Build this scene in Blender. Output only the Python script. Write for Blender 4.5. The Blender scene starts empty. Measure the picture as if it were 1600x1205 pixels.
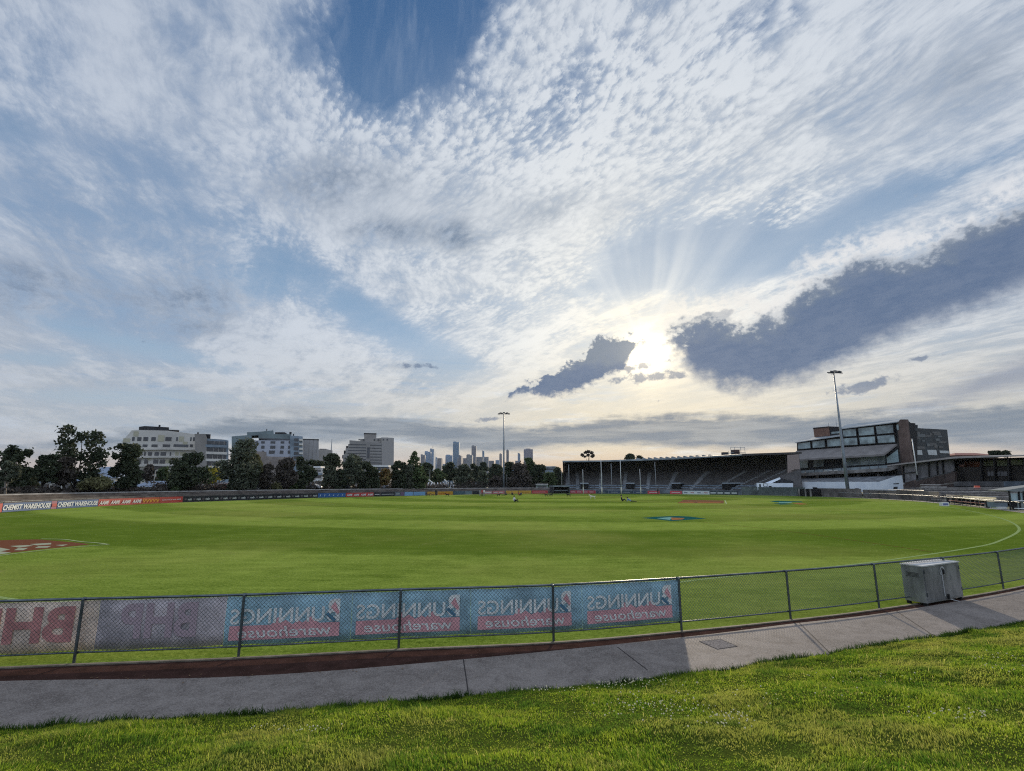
import bpy, bmesh, math, random
import numpy as np
from mathutils import Vector, Matrix
# ------------------------------------------------------------------ camera, light, exposure
FPX, CX, CY, CAMH = 800.0, 800.0, 602.5, 3.1       # focal length in pixels of the 1600 wide photograph
HZY = 756.0                                       # row of the true horizon
PITCH = math.atan((HZY - CY) / FPX)
SP, CP = math.sin(PITCH), math.cos(PITCH)
scn = bpy.context.scene
cam_data = bpy.data.cameras.new("camera")
cam = bpy.data.objects.new("camera", cam_data)
scn.collection.objects.link(cam)
cam.location = (0, 0, CAMH)
cam.rotation_euler = (math.pi / 2 + PITCH, 0, 0)
cam_data.sensor_width = 36.0
cam_data.lens = 36.0 * FPX / 1600.0
cam_data.clip_start = 0.05
cam_data.clip_end = 20000
scn.camera = cam
scn.render.engine = 'CYCLES'
scn.view_settings.view_transform = 'Standard'
scn.view_settings.look = 'None'
scn.view_settings.exposure = 0.0
scn.view_settings.gamma = 1.0
scn.cycles.max_bounces = 6
scn.cycles.filter_width = 1.15
scn.cycles.use_denoising = False
scn.cycles.sample_clamp_indirect = 1.2
scn.cycles.volume_bounces = 0
scn.cycles.transparent_max_bounces = 12

def ray(px, py):
    v = CY - py; x = px - CX
    return (x, FPX * CP - v * SP, FPX * SP + v * CP)
def G(px, py, z=0.0):                              # ground point seen at a pixel of the photograph
    x, y, w = ray(px, py); t = (z - CAMH) / w
    return (x * t, y * t, z)
def P(px, py, Y):                                  # point at forward distance Y
    x, y, w = ray(px, py); t = Y / y
    return (x * t, Y, CAMH + w * t)
def AE(px, py):                                    # azimuth and elevation in degrees
    x, y, w = ray(px, py)
    return math.degrees(math.atan2(x, y)), math.degrees(math.atan2(w, math.hypot(x, y)))

SUN_AZ, SUN_EL = AE(1010, 548)
SUN_LAMP_EL = 14.6
sun_data = bpy.data.lights.new("sun", 'SUN')
sun_data.energy = 4.6
sun_data.angle = math.radians(1.6)
sun_data.color = (1.0, 0.84, 0.62)
sun = bpy.data.objects.new("sun", sun_data)
scn.collection.objects.link(sun)
_d = Vector((math.sin(math.radians(SUN_AZ)) * math.cos(math.radians(SUN_LAMP_EL)),
             math.cos(math.radians(SUN_AZ)) * math.cos(math.radians(SUN_LAMP_EL)),
             math.sin(math.radians(SUN_LAMP_EL))))
sun.rotation_euler = (-_d).to_track_quat('-Z', 'Y').to_euler()
sun.location = (0, 0, 300)
# ------------------------------------------------------------------ sky
world = bpy.data.worlds.new("World"); scn.world = world; world.use_nodes = True
WT = world.node_tree; WT.nodes.clear()
class S:                                            # a thin wrapper over shader sockets
    T = None
    def __init__(s, k): s.k = k
    def __add__(a, b): return op('ADD', a, b)
    def __radd__(a, b): return op('ADD', b, a)
    def __sub__(a, b): return op('SUBTRACT', a, b)
    def __rsub__(a, b): return op('SUBTRACT', b, a)
    def __mul__(a, b): return op('MULTIPLY', a, b)
    def __rmul__(a, b): return op('MULTIPLY', b, a)
    def __truediv__(a, b): return op('DIVIDE', a, b)
def _in(n, i, v):
    if isinstance(v, S): S.T.links.new(v.k, n.inputs[i])
    elif v is not None: n.inputs[i].default_value = v
def op(o, a, b=None, c=None):
    n = S.T.nodes.new('ShaderNodeMath'); n.operation = o
    _in(n, 0, a)
    if b is not None: _in(n, 1, b)
    if c is not None: _in(n, 2, c)
    return S(n.outputs[0])
def sm(x, a, b, lo=0.0, hi=1.0):
    n = S.T.nodes.new('ShaderNodeMapRange'); n.interpolation_type = 'SMOOTHSTEP'
    _in(n, 0, x); _in(n, 1, a); _in(n, 2, b); _in(n, 3, lo); _in(n, 4, hi)
    return S(n.outputs[0])
def lin(x, a, b, lo=0.0, hi=1.0):
    n = S.T.nodes.new('ShaderNodeMapRange'); n.clamp = True
    _in(n, 0, x); _in(n, 1, a); _in(n, 2, b); _in(n, 3, lo); _in(n, 4, hi)
    return S(n.outputs[0])
def vec(x, y, z=0.0):
    n = S.T.nodes.new('ShaderNodeCombineXYZ'); _in(n, 0, x); _in(n, 1, y); _in(n, 2, z)
    return S(n.outputs[0])
def noise(v, scale=1.0, detail=4.0, rough=0.55, dist=0.0, lac=2.0, col=False):
    n = S.T.nodes.new('ShaderNodeTexNoise'); _in(n, 'Vector', v)
    n.inputs['Scale'].default_value = scale; n.inputs['Detail'].default_value = detail
    n.inputs['Roughness'].default_value = rough; n.inputs['Distortion'].default_value = dist
    n.inputs['Lacunarity'].default_value = lac
    return S(n.outputs[1 if col else 0])
def voro(v, scale=1.0, feature='F1', smooth=0.5, rand=1.0):
    n = S.T.nodes.new('ShaderNodeTexVoronoi'); n.feature = feature; _in(n, 'Vector', v)
    n.inputs['Scale'].default_value = scale; n.inputs['Randomness'].default_value = rand
    if feature == 'SMOOTH_F1': n.inputs['Smoothness'].default_value = smooth
    return S(n.outputs[0])
def mixc(f, a, b):
    n = S.T.nodes.new('ShaderNodeMix'); n.data_type = 'RGBA'; n.clamp_factor = True
    _in(n, 0, f)
    for i, v in ((6, a), (7, b)):
        if isinstance(v, S): S.T.links.new(v.k, n.inputs[i])
        else: n.inputs[i].default_value = (*v, 1.0)
    return S(n.outputs[2])
def scalec(c, f):                                   # colour * scalar
    n = S.T.nodes.new('ShaderNodeVectorMath'); n.operation = 'SCALE'
    if isinstance(c, S): S.T.links.new(c.k, n.inputs[0])
    else: n.inputs[0].default_value = c
    _in(n, 'Scale', f)
    return S(n.outputs[0])
def vadd(a, b, o='ADD'):
    n = S.T.nodes.new('ShaderNodeVectorMath'); n.operation = o
    for i, v in ((0, a), (1, b)):
        if isinstance(v, S): S.T.links.new(v.k, n.inputs[i])
        else: n.inputs[i].default_value = v
    return S(n.outputs[0])
S.T = WT
tc = WT.nodes.new('ShaderNodeTexCoord')
nrm = vadd(S(tc.outputs['Generated']), (0, 0, 0))
sep = WT.nodes.new('ShaderNodeSeparateXYZ'); WT.links.new(nrm.k, sep.inputs[0])
dx, dy, dz = (S(sep.outputs[i]) for i in range(3))
az = op('MULTIPLY', op('ARCTAN2', dx, dy), 57.29578)
el = op('MULTIPLY', op('ARCSINE', op('MAXIMUM', op('MINIMUM', dz, 1.0), -1.0)), 57.29578)
zc = op('MAXIMUM', dz, 0.0) + 0.07
pu, pv = dx / zc, dy / zc
PL = vec(pu, pv)
W1 = noise(PL, 1.3, 3, 0.5, col=True)               # domain warp
Wa = noise(vec(az, el), 0.16, 3, 0.6, col=True)
ws = WT.nodes.new('ShaderNodeSeparateXYZ'); WT.links.new(W1.k, ws.inputs[0])
wx, wy = S(ws.outputs[0]) - 0.5, S(ws.outputs[1]) - 0.5
PW = vec(pu + wx * 0.5, pv + wy * 0.5)
def curve(pts, key=None):                           # elevation as a function of azimuth, from photograph points
    ae = sorted(AE(*p) for p in pts)
    n = WT.nodes.new('ShaderNodeFloatCurve'); c = n.mapping.curves[0]
    f = lambda a: (a + 60) / 120
    pp = [(f(a), e / 60) for a, e in ae]
    pp = [(0.0, pp[0][1])] + pp + [(1.0, pp[-1][1])] if pp[0][0] > 0.001 else pp
    c.points[0].location = pp[0]; c.points[1].location = pp[-1]
    for p in pp[1:-1]: c.points.new(*p)
    n.mapping.use_clip = False; n.mapping.update()
    _in(n, 'Value', lin(az, -60, 60))
    return S(n.outputs[0]) * 60.0
def blob(px, py, rx, ry, rot=0.0, p=1.0):             # soft patch around a direction; sizes in photograph pixels
    a0, e0 = AE(px, py); c, s = math.cos(math.radians(rot)), math.sin(math.radians(rot))
    a1, e1 = AE(px + rx * c, py - rx * s); a2, e2 = AE(px + ry * s, py + ry * c)
    M = np.linalg.inv(np.array([[a1 - a0, a2 - a0], [e1 - e0, e2 - e0]]))
    u = (az - a0) * float(M[0, 0]) + (el - e0) * float(M[0, 1])
    v = (az - a0) * float(M[1, 0]) + (el - e0) * float(M[1, 1])
    return op('EXPONENT', (u * u + v * v) * (-p))
# angular distance and bearing round the sun
sa, se = AE(1010, 550)
ux, uy = (az - sa) * 0.95, el - se
sr = op('SQRT', ux * ux + uy * uy)
sphi = op('ARCTAN2', uy, ux)
# clear sky: physical sky, graded by a mild tint
skyn = WT.nodes.new('ShaderNodeTexSky'); skyn.sky_type = 'NISHITA'; skyn.sun_disc = False
skyn.sun_elevation = math.radians(SUN_LAMP_EL); skyn.sun_rotation = math.radians(SUN_AZ)
skyn.air_density = 1.0; skyn.dust_density = 0.4; skyn.ozone_density = 2.5
base = scalec(S(skyn.outputs[0]), 0.055)
hz = sm(el, 6.0, 50.0)
blue = mixc(hz, (0.33, 0.50, 0.70), (0.055, 0.150, 0.34))
base = mixc(0.75, base, blue)
near = op('EXPONENT', sr * (-1 / 9.0)); mid = op('EXPONENT', sr * (-1 / 24.0))
# cloud light: cream by the sun, lilac grey away from it
bright = mixc(near * 1.4, mixc(mid * 1.5, (0.50, 0.56, 0.66), (0.86, 0.90, 0.93)), (0.98, 0.92, 0.78))
dark = mixc(mid * 1.2, (0.140, 0.215, 0.345), (0.25, 0.345, 0.47))
# streaks that radiate from the sun
rad = noise(vec(op('COSINE', sphi) * 2.2 + wx * 0.25, op('SINE', sphi) * 2.2 + wy * 0.25, sr * 0.03), 1.6, 7, 0.66)
rad3 = noise(vec(op('COSINE', sphi) * 2.2 + wx * 0.3, op('SINE', sphi) * 2.2 + wy * 0.3, sr * 0.02), 1.9, 2, 0.5)
rad2 = noise(vec(op('COSINE', sphi) * 5.0, op('SINE', sphi) * 5.0, sr * 0.06 + wx * 1.0), 1.6, 3, 0.55)
# streaks along the drift of the high cloud
ca, sn = math.cos(math.radians(118)), math.sin(math.radians(118))
al = PW
qa, qb = (pu * ca + pv * sn), (pv * ca - pu * sn)
qa, qb = qa + wx * 0.35, qb + wy * 0.35
drift = noise(vec(qa * 0.55, qb * 2.3, 0.3), 1.6, 7, 0.62, 0.15)
drift2 = noise(vec(qa * 1.5, qb * 2.3, 5.3), 5.0, 8, 0.68, 0.0)
big = noise(PW, 0.9, 8, 0.6, 0.1)
ma, mb = (pu * ca + pv * sn) + wx * 0.22, (pv * ca - pu * sn) + wy * 0.22
mot = noise(vec(ma * 0.8, mb * 1.5, 2.0), 26.0, 6, 0.72, 0.0)
motv = voro(vec(ma * 0.8 + (mot - 0.5) * 0.05, mb * 1.4 + (mot - 0.5) * 0.045), 38.0, 'SMOOTH_F1', 0.3)
# how much cloud stands where
gap = (blob(655, 10, 95, 120, -25, 1.0) * 1.5 + blob(585, 95, 50, 60, 0) * 0.8 + blob(480, 30, 40, 60, 0) * 0.2
       + blob(1140, 400, 110, 36, 8) * 1.35 + blob(1020, 410, 90, 40, 25) * 0.8
       + blob(1440, 290, 130, 15, 22) * 0.3 + blob(1330, 340, 80, 34, 20) * 0.5 + blob(1590, 225, 60, 18, 20) * 0.15
       + blob(20, 200, 60, 30, -30) * 0.35 + blob(50, 60, 90, 60, 0) * 0.2 + blob(60, 130, 70, 60, 0) * 0.28 + blob(1190, 30, 130, 30, 30) * 0.28 + blob(880, 160, 120, 50, 50) * 0.22
       + blob(560, 490, 190, 34, -34) * 0.5 + blob(400, 440, 70, 50, -20) * 0.4 + blob(250, 550, 190, 16, -12) * 0.5
       + blob(60, 560, 80, 14, 0) * 0.5 + blob(180, 620, 150, 13, 0) * 0.55 + blob(430, 250, 60, 60, 60) * 0.18
       + blob(690, 550, 90, 20, -25) * 0.4 + blob(480, 622, 80, 12, 0) * 0.4 + blob(730, 130, 40, 30, 0) * 0.2)
patch = sm(noise(PL, 2.1, 3, 0.5), 0.42, 0.60)
mz = op('MINIMUM', patch * 0.35 + blob(1000, 110, 270, 160, 30) * 1.3 + blob(700, 210, 200, 90, 0) * 0.85 + blob(540, 100, 70, 110, 0) * 0.7 + blob(1200, 340, 90, 30, 15) * 0.8 + blob(850, 420, 120, 60, 20) * 0.5, 1.5)
fine = ((mot - 0.5) * 1.6 + (0.40 - motv) * 0.55) * (0.16 + mz)
mzone = sm(el, 9.0, 20.0)
cov = 0.60 + (big - 0.5) * 1.5 + (drift - 0.5) * 1.3 + (drift2 - 0.5) * 0.9 - gap * 1.1 - blob(150, 250, 330, 260, 0) * 0.10
cov = cov + fine * (0.10 + mzone * 0.62)
C = sm(cov, 0.18, 0.72)
# soft grey undersides
grey = (blob(530, 290, 120, 55, 10) * 0.85 + blob(600, 362, 80, 24, 0) * 0.8 + blob(715, 370, 40, 26, 0) * 0.9
        + blob(300, 465, 120, 40, 0) * 0.75 + blob(40, 450, 90, 75, 0) * 0.75 + blob(270, 380, 150, 50, -20) * 0.35
        + blob(1500, 120, 150, 60, 25) * 0.35 + blob(820, 330, 150, 40, 0) * 0.35 + blob(300, 515, 70, 12, 0) * 0.4
        + blob(1250, 170, 160, 40, 28) * 0.25 + blob(450, 640, 100, 12, 0) * 0.6 + blob(645, 572, 35, 6, 0) * 0.8 + blob(150, 610, 130, 16, 0) * 0.3)
tone = 0.63 + (drift - 0.5) * 1.9 + (big - 0.5) * 1.0 + (drift2 - 0.5) * 1.4 + fine * (0.12 + 0.75 * mzone) - grey * 1.25 * sm(drift2 * 0.4 + big * 0.6 + (mot - 0.5) * 0.15, 0.36, 0.60)
cl = mixc(sm(tone, -0.35, 0.98), scalec(dark, 0.82), bright)
softv = sm(0.95 - gap * 1.25 + (big - 0.5) * 1.3 + (drift - 0.5) * 0.6 + fine * mzone * 0.5 + (drift2 - 0.5) * 0.6, 0.10, 1.0)
wisp = sm(noise(vec(az * 0.10 + wx * 0.5, el * 0.028, 6.0), 2.2, 6, 0.6), 0.44, 0.66) * blob(640, 40, 150, 110, 0)
softv = op('MAXIMUM', softv, wisp * 0.42)
lilac = mixc(sm(big * 0.5 + drift * 0.5, 0.36, 0.62), mixc(mid * 1.3, (0.225, 0.315, 0.475), (0.42, 0.53, 0.65)), mixc(mid * 1.3, (0.38, 0.45, 0.58), (0.68, 0.74, 0.80)))
base = mixc(softv * 0.80 * (1 - blob(1130, 400, 140, 48, 8) * 0.85), base, lilac)
C = C * lin(az, -45, -10, 0.80, 1.0)
col = mixc(C * 0.97, base, cl)
# thin veil over the clear parts, raked toward the sun
veil = sm(rad3 * 0.6 + rad * 0.25 + (big - 0.5) * 0.5 + 0.07, 0.30, 0.76) * sm(sr, 44, 8) * 0.42 + near * 0.6
col = mixc(veil * (1.0 - C * 0.75), col, bright)
# low sky: cream and peach
lown_ = noise(vec(az * 0.045, el * 0.42, 1.0), 2.4, 6, 0.6, 0.2)
lowf = sm(el + (lown_ - 0.5) * 5.0, 17.0, 4.0)
lowc = mixc(sm(el, 5.0, 1.0), mixc(mid * 1.5, (0.42, 0.46, 0.51), (0.84, 0.74, 0.55)), mixc(mid * 1.4, (0.43, 0.40, 0.41), (0.80, 0.55, 0.32)))
lown = lown_
col = mixc(lowf * op('MAXIMUM', sm(lown, 0.22, 0.52) * lin(az, -30, 5, 0.62, 0.95), sm(el, 4.2, 2.0)), col, lowc)
# bright sun behind the cloud edge
g1 = op('EXPONENT', sr * sr * (-1 / 5.5)); g2 = op('EXPONENT', sr * (-1 / 7.0))
col = vadd(col, scalec((1.0, 0.82, 0.52), g1 * 1.4 + g2 * 0.23))
rays = sm(rad3 * 0.85 + rad * 0.15 + (big - 0.5) * 0.25, 0.30, 0.74) * sm(sr, 18, 4) * sm(el - se, -1.0, 4.0) * sm(sr, 1.0, 5.0)
col = vadd(col, scalec((0.9, 0.9, 0.85), rays * 0.085))
# low grey bank over the horizon
ed = (noise(vec(az * 0.10, el * 0.5, 3.0), 2.6, 6, 0.62) - 0.5)
ed2 = (noise(vec(az * 0.4, el * 0.5, 7.0), 1.2, 6, 0.62) - 0.5)
lt = curve([(-400, 668), (0, 700), (150, 676), (400, 652), (620, 650), (760, 668), (860, 664), (960, 650), (1100, 646), (1250, 648), (1400, 640), (1600, 625), (2000, 600)])
lb = curve([(-400, 700), (0, 712), (150, 700), (400, 684), (520, 690), (620, 688), (760, 706), (860, 698), (960, 694), (1100, 700), (1230, 697), (1400, 690), (1600, 700), (2000, 705)])
mk = sm(lt + ed * 2.4 + ed2 * 1.2 - el, -0.3, 0.9) * sm(el - lb + ed * 1.6, -0.6, 0.6)
col = mixc(mk * (0.70 + sm(lown_, 0.35, 0.6) * 0.28), col, mixc(mid * 1.3, (0.17, 0.225, 0.30), (0.25, 0.275, 0.31)))
# second bank low on the right
rt = curve([(700, 760), (1330, 668), (1380, 628), (1470, 590), (1600, 535), (2000, 400)])
rb = curve([(700, 762), (1330, 672), (1400, 650), (1470, 640), (1600, 610), (2000, 540)])
mk = sm(rt + ed * 3 - el, 0.0, 2.2) * sm(el - rb + ed * 2.5, -0.8, 1.4)
col = mixc(mk * 0.75, col, (0.24, 0.28, 0.37))
# the dark band and the ragged puffs in front of the sun
n1 = noise(vec(az * 0.5, el * 0.62, 1.7), 0.62, 8, 0.6, 0.1)
n2 = noise(vec(az * 0.5, el * 0.6, 9.7), 2.2, 5, 0.6)
n3_ = noise(vec(az * 0.5, el * 0.6, 4.4), 6.0, 4, 0.65)
puff = (n1 - 0.5) * 6.0 + (n2 - 0.5) * 2.6 + (n3_ - 0.5) * 0.6
bt = curve([(600, 540), (1036, 528), (1052, 514), (1075, 500), (1120, 496), (1170, 500), (1215, 492), (1245, 458), (1300, 425), (1350, 402), (1410, 398), (1500, 362), (1600, 310), (1900, 160)])
bb = curve([(600, 545), (1036, 552), (1062, 566), (1100, 600), (1180, 614), (1260, 596), (1400, 534), (1600, 466), (1900, 380)])
top = bt - el + puff * sm(az, 30, 36, 1.0, 0.8)
band = sm(az + (n2 - 0.5) * 7, AE(1026, 540)[0], AE(1066, 540)[0]) * sm(top, -0.7, 1.3) * sm(el - bb + (n1 - 0.5) * 4.5 * sm(az, 38, 22) + (n2 - 0.5) * 2.0, -1.0, 2.0)
pt = curve([(600, 1000), (800, 616), (815, 600), (850, 588), (885, 568), (915, 552), (925, 532), (950, 522), (985, 526), (1002, 529), (1018, 534), (1400, 540)])
pb = curve([(600, 1001), (800, 617), (860, 618), (905, 610), (950, 590), (975, 576), (990, 550), (1006, 536), (1010, 538), (1400, 545)])
puffs = sm(pt - el + puff * 0.5 + (n2 - 0.5) * 2.2, -0.1, 0.5) * sm(el - pb + puff * 0.3 + (n2 - 0.5) * 1.6, -0.3, 0.6) * sm(az + (n2 - 0.5) * 3.0, AE(1022, 550)[0], AE(1008, 550)[0])
st = blob(1015, 590, 120, 9, 6) * 0.9 + blob(1000, 572, 60, 7, 10) * 0.8 + blob(1110, 498, 44, 11, 14) * 1.3 + blob(1355, 602, 60, 11, 14) * 1.15 + blob(1440, 560, 60, 6, 10) * 0.6 + blob(760, 655, 40, 6, 5) * 0.7 + blob(650, 572, 36, 6, 0) * 0.8
small = sm(st + puff * 0.26 + (n2 - 0.5) * 1.0, 0.45, 0.85)
# silver lining just above the edges
rim = sm(top, -3.2, -0.7) * (1 - band) * sm(el - bb, 1.0, 3.0) * sm(az, 8, 14)
rimn = sm(n1 + (n2 - 0.5) * 0.7, 0.34, 0.56)
col = mixc(rim * rimn * 0.95, col, mixc(near * 2.0, (0.74, 0.76, 0.80), (1.0, 0.95, 0.85)))
body = mixc(sm(top, 0.0, 2.6), (0.20, 0.245, 0.31), (0.100, 0.155, 0.270))
body = mixc(sm(n1 * 0.6 + n2 * 0.4 + (drift2 - 0.5) * 0.8, 0.35, 0.65) * 0.25, body, (0.22, 0.27, 0.37))
body = mixc(sm(top + (n2 - 0.5) * 4.0, 1.1, 0.0) * 0.6 * sm(az, AE(1030, 540)[0], AE(1060, 540)[0]), body, mixc(near * 1.5, (0.42, 0.46, 0.54), (0.70, 0.70, 0.68)))
body = vadd(body, scalec((1.0, 0.88, 0.66), g1 * 0.12 + g2 * 0.07))
m = op('MAXIMUM', op('MAXIMUM', band * 0.97, puffs * 0.96), small * 0.7)
col = mixc(m, col, body)
# sky behind the viewer, facing the sun, raised as added fill for shaded fronts
col = scalec(col, lin(dy, 0.15, -0.5, 1.0, 2.1))
# below the horizon
col = mixc(sm(el, -1.0, -4.0), col, (0.10, 0.11, 0.10))
bg = WT.nodes.new('ShaderNodeBackground'); bg.inputs['Strength'].default_value = 1.0
WT.links.new(col.k, bg.inputs[0])
world.cycles.sampling_method = 'MANUAL'; world.cycles.sample_map_resolution = 512
wo = WT.nodes.new('ShaderNodeOutputWorld'); WT.links.new(bg.outputs[0], wo.inputs[0])
# ------------------------------------------------------------------ helpers
COL = scn.collection
MATS = {}
def mat(name, col, rough=0.8, var=0.0, vs=1.0, col2=None, metal=0.0, bump=0.0, bs=20.0, spec=0.3, trans=0.0, alpha=1.0, det=4.0, stretch=(1, 1, 1), emit=None):
    if name in MATS: return MATS[name]
    m = bpy.data.materials.new(name); m.use_nodes = True; t = m.node_tree; S.T = t
    b = t.nodes['Principled BSDF']
    b.inputs['Roughness'].default_value = rough; b.inputs['Metallic'].default_value = metal
    b.inputs['Specular IOR Level'].default_value = spec
    g = t.nodes.new('ShaderNodeNewGeometry'); pos = S(g.outputs['Position'])
    if stretch != (1, 1, 1): pos = vadd(pos, stretch, 'MULTIPLY')
    if var or col2:
        c2 = col2 or tuple(c * (1 - var) for c in col)
        c1 = col if col2 else tuple(min(1, c * (1 + var * 0.6)) for c in col)
        n = noise(pos, vs, det, 0.65)
        c = mixc(sm(n, 0.32, 0.68), c2, c1)
        t.links.new(c.k, b.inputs['Base Color'])
    else: b.inputs['Base Color'].default_value = (*col, 1)
    if bump:
        bn = t.nodes.new('ShaderNodeBump'); bn.inputs['Strength'].default_value = bump; bn.inputs['Distance'].default_value = 0.02
        t.links.new(noise(pos, bs, 4, 0.6).k, bn.inputs['Height']); t.links.new(bn.outputs[0], b.inputs['Normal'])
    if trans:                                       # thin leaves let light through
        tr = t.nodes.new('ShaderNodeBsdfTranslucent'); mx = t.nodes.new('ShaderNodeMixShader')
        o = t.nodes['Material Output']; mx.inputs[0].default_value = trans
        src = b.inputs['Base Color'].links[0].from_socket if b.inputs['Base Color'].is_linked else None
        if src: t.links.new(src, tr.inputs[0])
        else: tr.inputs[0].default_value = (*col, 1)
        t.links.new(b.outputs[0], mx.inputs[1]); t.links.new(tr.outputs[0], mx.inputs[2]); t.links.new(mx.outputs[0], o.inputs[0])
    if emit:
        b.inputs['Emission Color'].default_value = (*emit[0], 1); b.inputs['Emission Strength'].default_value = emit[1]
    if alpha < 1: b.inputs['Alpha'].default_value = alpha
    MATS[name] = m
    return m
class MB:                                            # mesh collector
    def __init__(s): s.v = []; s.f = []; s.m = []
    def add(s, vs, fs, mi=0):
        o = len(s.v); s.v += [tuple(v) for v in vs]; s.f += [tuple(i + o for i in f) for f in fs]; s.m += [mi] * len(fs)
        return s
    def quad(s, a, b, c, d, mi=0): return s.add([a, b, c, d], [(0, 1, 2, 3)], mi)
    def box(s, x0, y0, z0, x1, y1, z1, mi=0):
        return s.add([(x0, y0, z0), (x1, y0, z0), (x1, y1, z0), (x0, y1, z0), (x0, y0, z1), (x1, y0, z1), (x1, y1, z1), (x0, y1, z1)],
                     [(0, 3, 2, 1), (4, 5, 6, 7), (0, 1, 5, 4), (1, 2, 6, 5), (2, 3, 7, 6), (3, 0, 4, 7)], mi)
    def obox(s, p, u, w, h, z0, mi=0):               # oriented box: corner p, side vectors u and w (2-D), height h
        x, y = p; q = [(x, y), (x + u[0], y + u[1]), (x + u[0] + w[0], y + u[1] + w[1]), (x + w[0], y + w[1])]
        return s.add([(a, b, z0) for a, b in q] + [(a, b, z0 + h) for a, b in q],
                     [(0, 3, 2, 1), (4, 5, 6, 7), (0, 1, 5, 4), (1, 2, 6, 5), (2, 3, 7, 6), (3, 0, 4, 7)], mi)
    def tube(s, pts, r, n=8, mi=0, cap=True):
        pts = [Vector(p) for p in pts]; rs = r if isinstance(r, (list, tuple)) else [r] * len(pts)
        o = len(s.v); k = len(pts)
        for i, p in enumerate(pts):
            d = (pts[min(i + 1, k - 1)] - pts[max(i - 1, 0)]).normalized()
            a = d.cross(Vector((0, 0, 1)) if abs(d.z) < 0.9 else Vector((1, 0, 0))).normalized(); b = d.cross(a)
            for j in range(n):
                t = 2 * math.pi * j / n
                s.v.append(tuple(p + (a * math.cos(t) + b * math.sin(t)) * rs[i]))
        for i in range(k - 1):
            for j in range(n):
                s.f.append((o + i * n + j, o + i * n + (j + 1) % n, o + (i + 1) * n + (j + 1) % n, o + (i + 1) * n + j)); s.m.append(mi)
        if cap:
            s.f.append(tuple(o + j for j in range(n))[::-1]); s.f.append(tuple(o + (k - 1) * n + j for j in range(n))); s.m += [mi, mi]
        return s
    def ball(s, c, r, mi=0, n=8, m=6, sq=(1, 1, 1)):
        o = len(s.v)
        for i in range(m + 1):
            a = math.pi * i / m
            for j in range(n):
                b = 2 * math.pi * j / n
                s.v.append((c[0] + r * sq[0] * math.sin(a) * math.cos(b), c[1] + r * sq[1] * math.sin(a) * math.sin(b), c[2] + r * sq[2] * math.cos(a)))
        for i in range(m):
            for j in range(n):
                s.f.append((o + i * n + j, o + (i + 1) * n + j, o + (i + 1) * n + (j + 1) % n, o + i * n + (j + 1) % n)); s.m.append(mi)
        return s
    def build(s, name, mats, parent=None, smooth=False):
        me = bpy.data.meshes.new(name); me.from_pydata(s.v, [], s.f); me.update()
        for m in (mats if isinstance(mats, (list, tuple)) else [mats]): me.materials.append(m)
        if any(s.m): me.polygons.foreach_set('material_index', s.m)
        if smooth: me.polygons.foreach_set('use_smooth', [True] * len(s.f))
        o = bpy.data.objects.new(name, me); COL.objects.link(o)
        if parent:
            o.parent = parent
            o.matrix_parent_inverse = Matrix.LocRotScale(parent.location, parent.rotation_euler, parent.scale).inverted()
        return o
def tag(o, label=None, cat=None, group=None, kind=None):
    if label: o['label'] = label
    if cat: o['category'] = cat
    if group: o['group'] = group
    if kind: o['kind'] = kind
    return o
def empty(name, loc, label, cat, group=None, rz=0.0):
    o = bpy.data.objects.new(name, None); COL.objects.link(o); o.location = loc; o.rotation_euler = (0, 0, rz)
    return tag(o, label, cat, group)
def copy_tree(o, parent=None):
    c = o.copy(); COL.objects.link(c)
    if parent: c.parent = parent
    for ch in list(o.children): copy_tree(ch, c)
    return c
def text_mesh(body, size, bold=0.0, shear=0.0, mirror=False, width=None, depth=0.004, name='lettering', space=1.0):
    """letters as flat solid shapes in the x-z plane, lower left corner at the origin; returns verts, faces"""
    cu = bpy.data.curves.new(name, 'FONT'); cu.body = body; cu.size = 1.0; cu.offset = bold; cu.shear = shear; cu.resolution_u = 3
    cu.space_character = space
    o = bpy.data.objects.new(name, cu); me = bpy.data.meshes.new_from_object(o)
    vs = [tuple(v.co) for v in me.vertices]; fs = [tuple(p.vertices) for p in me.polygons]
    bpy.data.objects.remove(o); bpy.data.curves.remove(cu); bpy.data.meshes.remove(me)
    if not vs: return [], []
    x0 = min(v[0] for v in vs); x1 = max(v[0] for v in vs); y0 = min(v[1] for v in vs); y1 = max(v[1] for v in vs)
    sy = size / (y1 - y0); sx = (width / (x1 - x0)) if width else sy
    out = []
    for v in vs:
        x = (v[0] - x0) * sx
        if mirror: x = (x1 - x0) * sx - x
        out.append((x, 0.0, (v[1] - y0) * sy))
    return out, fs

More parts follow.
